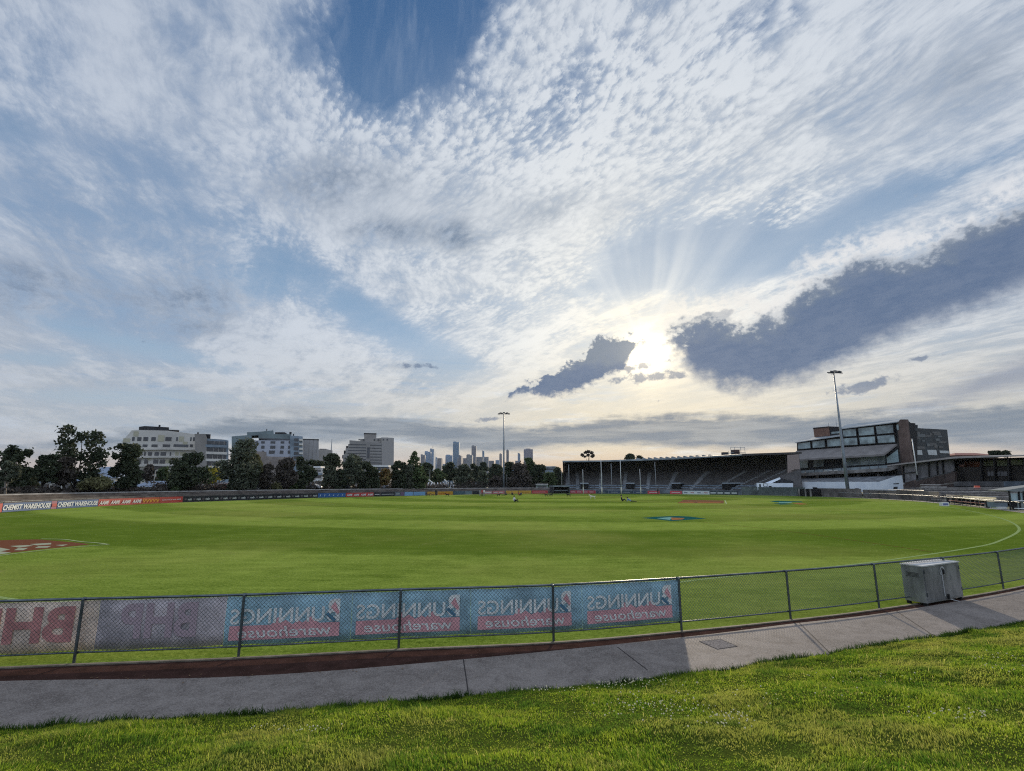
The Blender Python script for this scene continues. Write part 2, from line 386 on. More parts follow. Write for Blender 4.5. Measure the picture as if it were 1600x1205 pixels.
def spl(pts, n=10, closed=False):                    # Catmull-Rom through 2-D or 3-D points
    pts = [Vector(p) for p in pts]; k = len(pts); out = []
    rng = range(k if closed else k - 1)
    for i in rng:
        g = (lambda j: pts[j % k]) if closed else (lambda j: pts[max(0, min(k - 1, j))])
        p0, p1, p2, p3 = g(i - 1), g(i), g(i + 1), g(i + 2)
        for j in range(n):
            t = j / n
            out.append(0.5 * ((2 * p1) + (p2 - p0) * t + (2 * p0 - 5 * p1 + 4 * p2 - p3) * t * t + (3 * p1 - p0 - 3 * p2 + p3) * t ** 3))
    if not closed: out.append(pts[-1])
    return out
class Path:                                          # polyline with arc length
    def __init__(s, pts):
        s.p = [Vector((p[0], p[1])) for p in pts]; s.s = [0.0]
        for a, b in zip(s.p, s.p[1:]): s.s.append(s.s[-1] + (b - a).length)
        s.L = s.s[-1]; s._s = np.array(s.s); s._x = np.array([p.x for p in s.p]); s._y = np.array([p.y for p in s.p])
    def at(s, d): return Vector((float(np.interp(d, s._s, s._x)), float(np.interp(d, s._s, s._y))))
    def tan(s, d, e=0.6): return (s.at(min(s.L, d + e)) - s.at(max(0, d - e))).normalized()
    def nor(s, d): t = s.tan(d); return Vector((t.y, -t.x))      # to the right of travel
    def off(s, d, o, z=0.0): p = s.at(d) + s.nor(d) * o; return (p.x, p.y, z)
    def near(s, q):
        i = int(np.argmin((s._x - q[0]) ** 2 + (s._y - q[1]) ** 2)); return s.s[i]
    def at_px(s, px):                                # arc length where the pixel column crosses (first crossing)
        best = None
        for i in range(len(s.p) - 1):
            c0 = colpx(s.p[i]); c1 = colpx(s.p[i + 1])
            if c0 is None or c1 is None: continue
            if (c0 - px) * (c1 - px) <= 0 and c0 != c1:
                return s.s[i] + (s.s[i + 1] - s.s[i]) * (px - c0) / (c1 - c0)
        return None
def proj(x, y, z):
    yc = y * CP + (z - CAMH) * SP; v = -y * SP + (z - CAMH) * CP
    return (CX + FPX * x / yc, CY - FPX * v / yc) if yc > 0.01 else None
def colpx(p, z=0.0):
    q = proj(p[0], p[1], z); return q[0] if q else None
# ------------------------------------------------------------------ the oval: fence line all round, clockwise seen from above starting near left
NEARPX = [(118, 1036), (374, 1026), (623, 1013), (864, 1002), (1063, 985), (1233, 967.5), (1371, 950.5), (1565, 920.5)]
near_pts = [G(*p)[:2] for p in NEARPX]
far_pts = [(20.5, 19.6), (28, 25), (38, 34), (47.5, 45), (54.9, 56.5), (61.2, 68.3), (67.5, 82), (73, 96), (75.8, 112), (75, 126), (68.4, 143), (50.3, 157.5), (30.5, 165.5), (12, 168), (-5, 160.5), (-27, 138), (-43.8, 118), (-53, 97),
           (-56.8, 84), (-57.6, 71), (-56.1, 57.7), (-52, 43), (-45, 30), (-35, 19), (-24, 12), (-15.5, 9.6), (-10.6, 9.45)]
OVAL = spl(near_pts + far_pts, 12, closed=True)
OV = Path(list(OVAL) + [OVAL[0]])
def ring(o):                                         # closed ring offset outward
    n = len(OVAL); r = []
    for i in range(n):
        t = (OVAL[(i + 1) % n] - OVAL[i - 1]).normalized(); r.append(OVAL[i] + Vector((t.y, -t.x)) * o)
    return r
# ------------------------------------------------------------------ ground, field, path, bank
m_ground = mat('dry_ground', (0.075, 0.08, 0.05), 0.95, 0.5, 0.05, col2=(0.05, 0.065, 0.03))
mb = MB(); R = 3050; K = 48
mb.add([(0, 600, -0.06)] + [(R * math.cos(2 * math.pi * i / K), 600 + R * math.sin(2 * math.pi * i / K), -0.06) for i in range(K)],
       [(0, 1 + i, 1 + (i + 1) % K) for i in range(K)])
tag(mb.build('ground', m_ground), kind='structure')
# playing field
def field_material():
    m = bpy.data.materials.new('turf'); m.use_nodes = True; t = m.node_tree; S.T = t
    b = t.nodes['Principled BSDF']; b.inputs['Roughness'].default_value = 1.0; b.inputs['Specular IOR Level'].default_value = 0.0
    b.inputs['Sheen Weight'].default_value = 0.0; b.inputs['Sheen Roughness'].default_value = 0.5; b.inputs['Sheen Tint'].default_value = (0.75, 0.85, 0.35, 1)
    g = t.nodes.new('ShaderNodeNewGeometry'); pos = S(g.outputs['Position'])
    sp = t.nodes.new('ShaderNodeSeparateXYZ'); t.links.new(pos.k, sp.inputs[0]); x, y = S(sp.outputs[0]), S(sp.outputs[1])
    n0 = noise(pos, 0.11, 4, 0.6); n1 = noise(pos, 0.9, 4, 0.6); n2 = noise(pos, 9.0, 5, 0.7); n3 = noise(vadd(pos, (1.0, 0.35, 1), 'MULTIPLY'), 34.0, 3, 0.6)
    ex, ey = x - 8.0, y - 130.0
    r = op('SQRT', ex * ex + ey * ey) + (n0 - 0.5) * 2.5 + (n1 - 0.5) * 0.7
    # mowing rings
    c = t.nodes.new('ShaderNodeValToRGB'); c.color_ramp.interpolation = 'LINEAR'
    stops = [(0.0, .5), (12, .8), (13, .3), (22, .3), (23, .8), (33, .75), (34, .25), (45, .3), (46, .85), (56, .8), (57, .35), (66, .3), (67, .8), (78, .75), (79, .45), (86, .35), (87, .85), (93.5, .8), (95, .12), (106, .10), (107.6, .7), (124, .55)]
    e = c.color_ramp.elements
    while len(e) > 1: e.remove(e[-1])
    e[0].position = 0; e[0].color = (.5, .5, .5, 1)
    for p, v in stops[1:]:
        q = e.new(p / 125.0); q.color = (v, v, v, 1)
    t.links.new((r / 125.0).k, c.inputs[0]); ring_v = S(c.outputs[0])
    n4 = noise(vadd(pos, (0.25, 1.0, 1), 'MULTIPLY'), 1.6, 6, 0.72)
    f = ring_v * 0.62 + (n0 - 0.5) * 0.8 + (n1 - 0.5) * 0.5 + (n2 - 0.5) * 1.2 + (n3 - 0.5) * 0.9 + (n4 - 0.5) * 0.9 + 0.10
    col = mixc(sm(f, 0.0, 1.0), (0.076, 0.122, 0.014), (0.222, 0.290, 0.055))
    yel = sm(noise(pos, 0.045, 4, 0.6), 0.44, 0.66)
    col = mixc(yel * 0.40, col, (0.25, 0.25, 0.07))
    col = mixc(sm(n2 * 0.5 + n3 * 0.5, 0.56, 0.68) * 0.6, col, (0.30, 0.31, 0.11))
    col = mixc(sm(n2 * 0.5 + n4 * 0.5, 0.44, 0.33) * 0.6, col, (0.045, 0.070, 0.012))
    scuff = sm(noise(pos, 0.35, 6, 0.75, 0.5), 0.60, 0.74)
    col = mixc(scuff * 0.35, col, (0.22, 0.19, 0.09))
    t.links.new(col.k, b.inputs['Base Color'])
    bn = t.nodes.new('ShaderNodeBump'); bn.inputs['Strength'].default_value = 0.9; bn.inputs['Distance'].default_value = 0.035
    t.links.new((n2 * 0.6 + n3 * 0.4).k, bn.inputs['Height']); t.links.new(bn.outputs[0], b.inputs['Normal'])
    return m
rg = ring(0.25)
mb = MB(); mb.add([(8, 90, 0)] + [(p.x, p.y, 0) for p in rg], [(0, 1 + i, 1 + (i + 1) % len(rg)) for i in range(len(rg))])
tag(mb.build('playing_field', field_material()), kind='structure')
def ribbon(mb, A, B, z, mi=0, closed=False):
    n = len(A); o = len(mb.v)
    for a, b in zip(A, B): mb.v += [(a[0], a[1], z), (b[0], b[1], z)]
    for i in range(n if closed else n - 1):
        j = (i + 1) % n; mb.f.append((o + 2 * i, o + 2 * i + 1, o + 2 * j + 1, o + 2 * j)); mb.m.append(mi)
m_line = mat('line_paint', (0.27, 0.34, 0.16), 1.0, spec=0.0, var=0.5, vs=6.0, col2=(0.15, 0.22, 0.06))
m_lineo = mat('line_paint_bright', (0.32, 0.37, 0.22), 1.0, spec=0.0, var=0.4, vs=9.0, col2=(0.35, 0.42, 0.22))
_ln = spl([(-14.3, 15.1), (-12.7, 14.7), (-7, 14.2), (-1, 14.9), (3.5, 16.3), (6.4, 17.85), (12.5, 20.6), (16, 22.4), (22, 25.9), (26.7, 29.2), (35.9, 37.5), (45.3, 49.1), (55.2, 64.4), (62, 77), (67.5, 93), (70.3, 111), (69.5, 125), (64, 139.5), (47, 152.3), (29, 160), (12, 162.3), (-3, 155),
           (-23.5, 134), (-39, 114), (-47.5, 95), (-51.2, 83), (-52, 71), (-50.5, 59), (-46.5, 46), (-40, 34.5), (-31, 25), (-22, 18.3)], 10, closed=True)
def _off(c, o):
    k = len(c); return [c[i] + Vector(((c[(i + 1) % k] - c[i - 1]).normalized().y, -(c[(i + 1) % k] - c[i - 1]).normalized().x)) * o for i in range(k)]
mb = MB(); ribbon(mb, _off(_ln, 0.08), _off(_ln, -0.08), 0.004, closed=True)
tag(mb.build('boundary_line', m_line), kind='structure')
# painted marks on the turf
def flat(name, polys, mats, z=0.004):
    mb = MB()
    for k, (pp, mi) in enumerate(polys):
        mb.add([(*p[:2], z + 0.004 * mi) for p in pp], [tuple(range(len(pp)))], mi)
    o = mb.build(name, mats)
    for p in o.data.polygons:
        if p.normal.z < 0: p.flip()
    return tag(o, kind='structure')
m_red = mat('field_red', (0.15, 0.070, 0.045), 1.0, spec=0.0, var=0.3, vs=7.0, col2=(0.13, 0.05, 0.025))
m_wht = mat('field_white', (0.29, 0.29, 0.24), 1.0, spec=0.0, var=0.3, vs=7.0, col2=(0.28, 0.32, 0.2))
m_teal = mat('field_teal', (0.008, 0.085, 0.10), 1.0, spec=0.0, var=0.3, vs=5.0, col2=(0.02, 0.07, 0.05))
m_pale = mat('field_pale_teal', (0.15, 0.30, 0.27), 1.0, spec=0.0, var=0.3, vs=5.0)
m_orng = mat('field_orange', (0.33, 0.12, 0.05), 1.0, spec=0.0, var=0.3, vs=5.0, col2=(0.20, 0.12, 0.05))
m_brn = mat('field_brown', (0.19, 0.085, 0.05), 1.0, spec=0.0, var=0.3, vs=5.0, col2=(0.13, 0.08, 0.04))
g = lambda *a: G(*a)
polys = [([g(-260, 856), g(-120, 849), g(26, 843.5), g(60, 843), g(130, 849), g(140, 851), g(60, 859), g(0, 866), g(-260, 890)], 0)]
for q in ([(-60, 868), (-6, 861), (18, 864), (-40, 872)], [(0, 856), (16, 859), (0, 862), (-20, 860)], [(15, 853.5), (42, 852), (52, 853), (30, 856)],
          [(28, 857), (44, 856.5), (36, 860), (22, 860)], [(46, 850.5), (80, 848.5), (80, 851), (58, 852.5)], [(60, 854), (80, 853.5), (74, 856), (54, 856.5)], [(86, 852), (106, 851), (98, 853.5)]):
    polys.append(([g(*p) for p in q], 1))
flat('painted_turf_sign', polys, [m_red, m_wht])
mb = MB()
for L in ([(64, 842.3), (100, 843.2), (125, 846.5), (150, 848.5), (170, 851)], [(170, 851), (110, 856), (60, 861), (0, 868.5), (-100, 882)]):
    c = spl([G(*p)[:2] for p in L], 6); A = []; B = []
    for i, p in enumerate(c):
        t = (c[min(i + 1, len(c) - 1)] - c[max(i - 1, 0)]).normalized(); nn = Vector((-t.y, t.x)) * 0.055
        A.append(p + nn); B.append(p - nn)
    ribbon(mb, A, B, 0.0125)
tag(mb.build('turf_sign_outline', m_lineo), kind='structure')
flat('painted_turf_diamond', [([g(1002, 809.5), g(1024, 807.6), g(1058, 806.4), g(1078, 807.4), g(1104, 810.6), g(1080, 812), g(1050, 814.3), g(1024, 811.5)], 0),
                              ([g(1026, 810), g(1048, 808.2), g(1052, 809.5), g(1046, 812.6)], 1), ([g(1048, 809), g(1070, 809.8), g(1066, 812), g(1050, 813)], 2)], [m_teal, m_pale, m_orng])
flat('painted_turf_rectangle', [([g(1068, 781.2), g(1131, 782.2), g(1131, 786.8), g(1058, 786.4)], 0), ([g(1062, 785), g(1082, 784.3), g(1086, 785.8), g(1060, 786)], 1), ([g(1090, 784.3), g(1126, 785.2), g(1126, 786.2), g(1090, 785.6)], 1)], [m_brn, m_orng])
mb = MB(); A = [G(1132, 781.7), G(1134.2, 787.3)]; B = [G(1133.4, 781.8), G(1136, 787.5)]; ribbon(mb, A, B, 0.0125)
tag(mb.build('turf_rectangle_outline', m_lineo), kind='structure')
flat('painted_turf_badge', [([g(1202, 783), g(1215, 782.6), g(1252, 783.6), g(1255, 785), g(1232, 784.6), g(1212, 785)], 0), ([g(1208, 786.8), g(1224, 786.4), g(1242, 788), g(1220, 788.5)], 0), ([g(1218, 784.8), g(1236, 784.9), g(1238, 786), g(1216, 786)], 1), ([g(1238, 786.4), g(1250, 786.2), g(1263, 788), g(1250, 788.6)], 2)], [m_teal, m_pale, m_orng])
mb = MB(); c = spl([G(1092, 815.5)[:2], G(1220, 829)[:2], G(1330, 844)[:2], G(1456, 862.5)[:2]], 12); A = []; B = []
for i, p in enumerate(c):
    t = (c[min(i + 1, len(c) - 1)] - c[max(i - 1, 0)]).normalized(); nn = Vector((-t.y, t.x)) * 0.045
    A.append(p + nn); B.append(p - nn)
ribbon(mb, A, B, 0.004)
tag(mb.build('red_turf_line', mat('field_red_line', (0.15, 0.05, 0.03), 1.0, spec=0.0, var=0.5, vs=3.0, col2=(0.10, 0.10, 0.02))), kind='structure')
# path and mulch strip
mulch_in = [OV.off(d, 0.2) for d in np.linspace(OV.near((-20, 10)) if False else 0, 60, 240)]
EDGE_FAR = [(-34, 9.5), (-22, 8.0), (-14, 8.35), (-8.15, 8.92), (-4.44, 9.12), (-.87, 9.95), (3.65, 11.35), (6.21, 12.3), (9.52, 13.5), (15.6, 16.35), (22, 20.2), (30, 26)]
EDGE_NEAR = [(-34, 6.0), (-22, 4.6), (-14, 5.9), (-6.63, 7.14), (-3.76, 7.56), (-.72, 8.17), (2.97, 9.06), (4.95, 9.80), (7.52, 10.75), (11.27, 12.2), (18, 15.6), (30, 23.5)]
ef, en = Path(spl(EDGE_FAR, 10)), Path(spl(EDGE_NEAR, 10))
near_fence = [p for p in list(OVAL[-30:]) + list(OVAL[:120])]
NF = Path(near_fence)                                # the visible near stretch, left to right
N = 150
A = [NF.off(NF.L * i / N * 0.62, 0.14) for i in range(N)]; B = []
for p in A:
    d = ef.near(p); q = ef.at(d); B.append((q.x, q.y))
m_mulch = mat('bark_mulch', (0.066, 0.036, 0.030), 1.0, 0.5, 3.0, spec=0.0, det=8, col2=(0.038, 0.022, 0.018), bump=1.0, bs=30)
mb = MB(); ribbon(mb, A, [(b[0] * 1.0, b[1] - 0.05) for b in B], 0.003)
tag(mb.build('bark_mulch_strip', m_mulch), kind='structure')
def concrete():
    m = bpy.data.materials.new('path_concrete'); m.use_nodes = True; t = m.node_tree; S.T = t
    b = t.nodes['Principled BSDF']; b.inputs['Roughness'].default_value = 0.82; b.inputs['Specular IOR Level'].default_value = 0.25
    g = t.nodes.new('ShaderNodeNewGeometry'); pos = S(g.outputs['Position'])
    n0 = noise(pos, 0.5, 5, 0.65, 0.6); n1 = noise(pos, 3.0, 5, 0.7, 0.8); n2 = noise(pos, 45, 3, 0.7); n3 = voro(pos, 60.0)
    c = mixc(sm(n0 * 0.5 + n1 * 0.5, 0.36, 0.62), (0.125, 0.106, 0.094), (0.225, 0.196, 0.176))
    c = mixc(sm(n2, 0.42, 0.7) * 0.55, c, (0.34, 0.305, 0.28)); c = mixc(sm(n2, 0.46, 0.30) * 0.6, c, (0.09, 0.08, 0.08))
    c = mixc(sm(voro(pos, 2.3), 0.055, 0.03) * 0.6, c, (0.05, 0.045, 0.04))
    c = mixc(sm(noise(pos, 0.9, 8, 0.7, 1.5), 0.56, 0.70) * 0.45, c, (0.10, 0.085, 0.075))
    wp_ = vadd(pos, scalec(noise(pos, 1.5, 3, 0.6, col=True), 0.5)); c = mixc(sm(voro(wp_, 0.42, 'DISTANCE_TO_EDGE'), 0.004, 0.001) * 0.22, c, (0.05, 0.045, 0.04))
    b.inputs['Specular IOR Level'].default_value = 0.08
    t.links.new(c.k, b.inputs['Base Color'])
    bn = t.nodes.new('ShaderNodeBump'); bn.inputs['Strength'].default_value = 0.7; bn.inputs['Distance'].default_value = 0.006
    t.links.new((n2 + n1 * 0.5).k, bn.inputs['Height']); t.links.new(bn.outputs[0], b.inputs['Normal'])
    return m
mb = MB(); A = [ef.at(ef.L * i / N) for i in range(N + 1)]; B = [en.at(en.near(p)) + Vector((0, -0.25)) for p in A]
ribbon(mb, A, B, 0.006)
tag(mb.build('path', concrete()), kind='structure')
m_joint = mat('path_joint', (0.035, 0.03, 0.03), 0.95)
mb = MB()
for a, b in (((724, 1031), (733, 1092)), ((965, 1012), (1012, 1048)), ((1249, 974), (1298, 1022)), ((1400, 955), (1468, 1000)), ((395, 1060), (330, 1117))):
    pa, pb = Vector(G(*a)[:2]), Vector(G(*b)[:2])
    if a[0] == 395: continue
    t = (pb - pa).normalized(); nn = Vector((-t.y, t.x)) * 0.009
    mb.quad((*(pa + nn), 0.0105), (*(pa - nn), 0.0105), (*(pb - nn), 0.0105), (*(pb + nn), 0.0105))
jo = tag(mb.build('path_joints', m_joint), kind='structure')
# concrete edging under the fence
mb = MB(); A = [NF.off(NF.L * i / N * 0.62, 0.10) for i in range(N)]; B = [NF.off(NF.L * i / N * 0.62, 0.17) for i in range(N)]
o = len(mb.v)
for a, b in zip(A, B): mb.v += [(a[0], a[1], -0.02), (a[0], a[1], 0.025), (b[0], b[1], 0.025), (b[0], b[1], -0.02)]
for i in range(N - 1):
    for k in range(3): mb.f.append((o + 4 * i + k, o + 4 * i + k + 1, o + 4 * i + 5 + k, o + 4 * i + 4 + k)); mb.m.append(0)
tag(mb.build('concrete_edging', mat('edging', (0.15, 0.13, 0.10), 0.9, 0.4, 4.0)), kind='structure')
# access cover in the path
mc = [G(*p)[:2] for p in ((1092, 1003), (1126, 999.5), (1153, 1010.8), (1121, 1015.5))]
cx_, cy_ = sum(p[0] for p in mc) / 4, sum(p[1] for p in mc) / 4
ac = empty('access_cover', (cx_, cy_, 0.008), 'square steel-edged access cover set flush in the concrete path', 'access cover')
mb = MB(); inner = [((p[0] - cx_) * 0.94 + cx_, (p[1] - cy_) * 0.94 + cy_) for p in mc]
for i in range(4):
    j = (i + 1) % 4; mb.quad((*mc[i], 0.0115), (*mc[j], 0.0115), (*inner[j], 0.0115), (*inner[i], 0.0115))
fr = mb.build('cover_frame', mat('rusty_edge', (0.085, 0.075, 0.068), 1.0, spec=0.0), ac)
mb = MB(); mb.add([(*p, 0.0105) for p in inner], [(0, 1, 2, 3)]); mb.build('cover_plate', mat('cover_infill', (0.25, 0.222, 0.205), 1.0, 0.45, 26.0, spec=0.0), ac)
for o in ac.children:
    for p in o.data.polygons:
        if p.normal.z < 0: p.flip()
# grass bank in the foreground
nx = np.array([p.x for p in en.p]); ny = np.array([p.y for p in en.p])
_o = np.argsort(nx); nxs, nys = nx[_o], ny[_o]
def bank_d(x, y):                                    # distance from the path edge towards the camera
    return (np.interp(x, nxs, nys) - y) * 0.96
def bank_z(x, y):
    d = np.maximum(bank_d(x, y), -0.1)
    z = 0.10 * (1 - np.exp(-np.maximum(d, 0) / 0.12)) + 0.175 * np.maximum(d, 0) - 0.01
    z = z + 0.025 * np.sin(x * 2.1 + 1.3 * np.sin(y * 1.7)) * np.minimum(1, np.maximum(d, 0)) + 0.02 * np.sin(y * 4.1 + x * 1.2) * np.minimum(1, np.maximum(d, 0))
    return z
gx = np.linspace(-30, 29, 240); mb = MB(); rows = 60
vs = []
for i, x in enumerate(gx):
    ye = float(np.interp(x, nxs, nys))
    for j in range(rows + 1):
        d = (j / rows) ** 2 * 22.0; y = ye - d / 0.96
        vs.append((float(x), y, float(bank_z(np.array(x), np.array(y)))))
fs = [(i * (rows + 1) + j, i * (rows + 1) + j + 1, (i + 1) * (rows + 1) + j + 1, (i + 1) * (rows + 1) + j) for i in range(len(gx) - 1) for j in range(rows)]
mb.add(vs, fs)
m_bank = mat('bank_soil', (0.060, 0.085, 0.012), 1.0, spec=0.0, var=0.5, vs=5.0, col2=(0.035, 0.048, 0.010), bump=1.0, bs=25)
bk = mb.build('grass_bank', m_bank, smooth=True)
for p in bk.data.polygons:
    if p.normal.z < 0: p.flip()
tag(bk, kind='structure')
# turf blades
def blades_material():
    m = bpy.data.materials.new('grass_blades'); m.use_nodes = True; t = m.node_tree; S.T = t
    b = t.nodes['Principled BSDF']; b.inputs['Roughness'].default_value = 0.7; b.inputs['Specular IOR Level'].default_value = 0.06
    g = t.nodes.new('ShaderNodeNewGeometry'); pos = S(g.outputs['Position']); rnd = S(g.outputs['Random Per Island'])
    n0 = noise(pos, 0.9, 4, 0.6); n1 = noise(pos, 4.0, 3, 0.6)
    c = mixc(sm(n0 * 0.5 + n1 * 0.3 + rnd * 0.25, 0.36, 0.72), (0.040, 0.095, 0.010), (0.182, 0.236, 0.022))
    c = mixc(sm(rnd, 0.90, 0.97) * 0.7, c, (0.30, 0.27, 0.10))
    c = mixc(sm(noise(pos, 0.55, 5, 0.65), 0.48, 0.64) * 0.50, c, (0.23, 0.215, 0.06))
    c = mixc(sm(noise(vadd(pos, (7.3, 2.1, 0)), 1.3, 4, 0.65), 0.56, 0.66) * 0.7, c, (0.035, 0.085, 0.012))
    t.links.new(c.k, b.inputs['Base Color'])
    tr = t.nodes.new('ShaderNodeBsdfTranslucent'); t.links.new(scalec(c, 2.1).k, tr.inputs[0])
    mx = t.nodes.new('ShaderNodeMixShader'); mx.inputs[0].default_value = 0.5
    t.links.new(b.outputs[0], mx.inputs[1]); t.links.new(tr.outputs[0], mx.inputs[2]); t.links.new(mx.outputs[0], t.nodes['Material Output'].inputs[0])
    return m
rs = np.random.RandomState(7)
def vnoise(x, y, f, seed=0):                         # cheap smooth value noise
    r = np.random.RandomState(seed).rand(64, 64); X = x * f; Y = y * f
    xi = np.floor(X).astype(int); yi = np.floor(Y).astype(int); u = X - xi; v = Y - yi; u = u * u * (3 - 2 * u); v = v * v * (3 - 2 * v)
    g = lambda a, b: r[a % 64, b % 64]
    return (g(xi, yi) * (1 - u) + g(xi + 1, yi) * u) * (1 - v) + (g(xi, yi + 1) * (1 - u) + g(xi + 1, yi + 1) * u) * v
def scatter(n, x0, x1, y0, y1):
    x = rs.uniform(x0, x1, n); y = rs.uniform(y0, y1, n); z = bank_z(x, y); d = bank_d(x, y)
    yc = y * CP + (z - CAMH) * SP; v = (-y * SP + (z - CAMH) * CP) / yc; u = x / yc
    ok = (d > -0.02 - 0.13 * vnoise(x, y, 1.9, 21) ** 2) & (v > -0.80) & (np.abs(u) < 1.06)
    return x[ok], y[ok], z[ok], d[ok]
def make_blades(name, n, wid, hmul, seed, verge=False):
    x, y, z, d = scatter(n, -12, 18, 3.8, 16)
    if verge:
        ok = d < 0.02 + 0.26 * vnoise(x, y, 1.3, 41); x, y, z, d = x[ok], y[ok], z[ok], d[ok]
    k = len(x)
    tuft = vnoise(x, y, 1.7, 3 + seed) * 0.45 + vnoise(x, y, 5.0, 5 + seed) * 0.35 + vnoise(x, y, 14.0, 6 + seed) * 0.2
    tuft = np.clip((tuft - 0.5) * 1.9 + 0.5, 0, 1.2)
    keep = rs.rand(k) < (0.40 + tuft * 0.8); x, y, z, d, tuft = x[keep], y[keep], z[keep], d[keep], tuft[keep]; k = len(x)
    edge = np.clip(1 - np.abs(d) / 0.30, 0, 1); bare = vnoise(x, y, 0.9, 31) * 0.6 + vnoise(x, y, 3.1, 33) * 0.4
    h = (0.013 + 0.055 * tuft ** 1.8 * rs.uniform(0.4, 1.4, k)) * hmul * (0.55 + 0.7 * bare) + edge * 0.035 * rs.rand(k) + (rs.rand(k) < 0.01) * rs.uniform(0.03, 0.09, k)
    if verge: h = rs.uniform(0.03, 0.115, k) * (0.5 + vnoise(x, y, 4.0, 43))
    w = wid * rs.uniform(0.7, 1.3, k) * (1 + np.hypot(x, y) / 25)
    a = rs.uniform(0, 2 * np.pi, k); la = 2 * np.pi * vnoise(x, y, 1.1, 9) + rs.normal(0, 0.9, k); ln = h * rs.uniform(0.15, 0.95, k)
    dxw, dyw = np.cos(a) * w / 2, np.sin(a) * w / 2; lx, ly = np.cos(la) * ln, np.sin(la) * ln
    V = np.empty((k, 5, 3), np.float32)
    V[:, 0] = np.stack([x - dxw, y - dyw, z - 0.01], 1); V[:, 1] = np.stack([x + dxw, y + dyw, z - 0.01], 1)
    V[:, 2] = np.stack([x + dxw * .8 + lx * .35, y + dyw * .8 + ly * .35, z + h * .6], 1); V[:, 3] = np.stack([x - dxw * .8 + lx * .35, y - dyw * .8 + ly * .35, z + h * .6], 1)
    V[:, 4] = np.stack([x + lx, y + ly, z + h], 1)
    me = bpy.data.meshes.new(name); me.vertices.add(k * 5); me.vertices.foreach_set('co', V.reshape(-1))
    base = (np.arange(k) * 5)[:, None]
    loops = np.concatenate([base + np.array([0, 1, 2, 3]), base + np.array([3, 2, 4])], 1).reshape(-1).astype(np.int32)
    me.loops.add(len(loops)); me.loops.foreach_set('vertex_index', loops)
    me.polygons.add(k * 2); st = (np.arange(k) * 7)[:, None] + np.array([0, 4]); me.polygons.foreach_set('loop_start', st.reshape(-1).astype(np.int32))
    me.update(calc_edges=True)
    me.materials.append(blades_material() if not verge else leafy_verge)
    o = bpy.data.objects.new(name, me); COL.objects.link(o)
    return o
leafy_verge = mat('verge_blades', (0.055, 0.105, 0.018), 0.8, 0.5, 3.0, col2=(0.028, 0.060, 0.012), spec=0.05, trans=0.3)
vg = make_blades('verge_grass', 1250000, 0.0085, 1.0, 4, True)
tag(vg, 'taller dark green grass fringe along the edge of the path', 'grass', kind='stuff')
gr = make_blades('grass', 1500000, 0.0065, 1.0, 0)
tag(gr, 'sunlit short grass with darker tufts covering the bank beside the path', 'grass', kind='stuff')
# clover heads
mb = MB(); mleaf = mat('clover_white', (0.72, 0.68, 0.46), 0.8, trans=0.3)
for cx0, cy0, rx, ry, n in ((980, 1072, 90, 10, 90), (1020, 1112, 90, 18, 90), (1130, 1128, 60, 16, 50), (1500, 1124, 70, 10, 34), (870, 1082, 80, 8, 30), (460, 1147, 60, 5, 26), (1560, 1040, 60, 20, 22), (1180, 1090, 120, 30, 16), (1380, 1060, 120, 30, 16)):
    for _ in range(n):
        px, py = cx0 + rs.normal(0, rx * 0.5), cy0 + rs.normal(0, ry * 0.5)
        p = G(px, py, 0.35)
        for _ in range(6): p = G(px, py, float(bank_z(np.array(p[0]), np.array(p[1]))))
        if bank_d(np.array(p[0]), np.array(p[1])) < 0.1 or p[1] < 3: continue
        z = float(bank_z(np.array(p[0]), np.array(p[1]))) + rs.uniform(0.035, 0.085)
        mb.ball((p[0], p[1], z), rs.uniform(0.007, 0.012), n=5, m=3, sq=(1, 1, 0.8))
tag(mb.build('clover_flowers', mleaf), 'small white clover flowers dotted through the bank grass', 'flowers', kind='stuff')
# ------------------------------------------------------------------ near fence with banners
m_steel = mat('galvanised_dark', (0.115, 0.135, 0.145), 0.42, 0.3, 3.0, metal=0.85)
m_wire = mat('wire', (0.085, 0.10, 0.105), 0.6, metal=0.3)
d0 = NF.near((-15, 9.6)); 
post_s = [NF.near(p) for p in near_pts]
sp_ = 2.94
posts = [post_s[0] - sp_ * k for k in (3, 2, 1)] + post_s[:7] + [0.5 * (post_s[6] + post_s[7])] + [post_s[7] + sp_ * k for k in range(0, 5)]
s0, s1 = posts[0], posts[-1]
FH = 1.09
fence = empty('chain_link_fence', (*NF.at(posts[8]), 0), 'near waist-high chain-link fence between the turf and the path', 'fence')
def along(mb, P_, a, b, o, z, r, step=0.5, n=8):
    k = max(2, int((b - a) / step) + 1); mb.tube([P_.off(a + (b - a) * i / (k - 1), o, z) for i in range(k)], r, n)
mb = MB(); along(mb, NF, s0, s1, 0.0, FH - 0.024, 0.024); mb.build('top_rail', m_steel, fence, True)
mb = MB(); along(mb, NF, s0, s1, 0.0, 0.17, 0.016); mb.build('bottom_rail', m_steel, fence, True)
for i, s in enumerate(posts):
    mb = MB(); a = NF.off(s, 0.047, 0.0); mb.tube([(a[0], a[1], -0.02), (a[0], a[1], FH - 0.03)], 0.0255, 10)
    mb.ball((a[0], a[1], FH - 0.03), 0.027, n=8, m=5)
    a0 = NF.off(s, 0.0, 0); mb.tube([NF.off(s - 0.03, 0.0, FH - 0.024), NF.off(s + 0.03, 0.0, FH - 0.024)], 0.031, 8); mb.tube([NF.off(s - 0.02, 0.0, 0.17), NF.off(s + 0.02, 0.0, 0.17)], 0.024, 8)
    mb.build('post', m_steel, fence, False)
mb = MB(); pitch = 0.072; zb, zt = 0.16, FH - 0.05; H = zt - zb
n = int((s1 - s0 + H) / pitch)
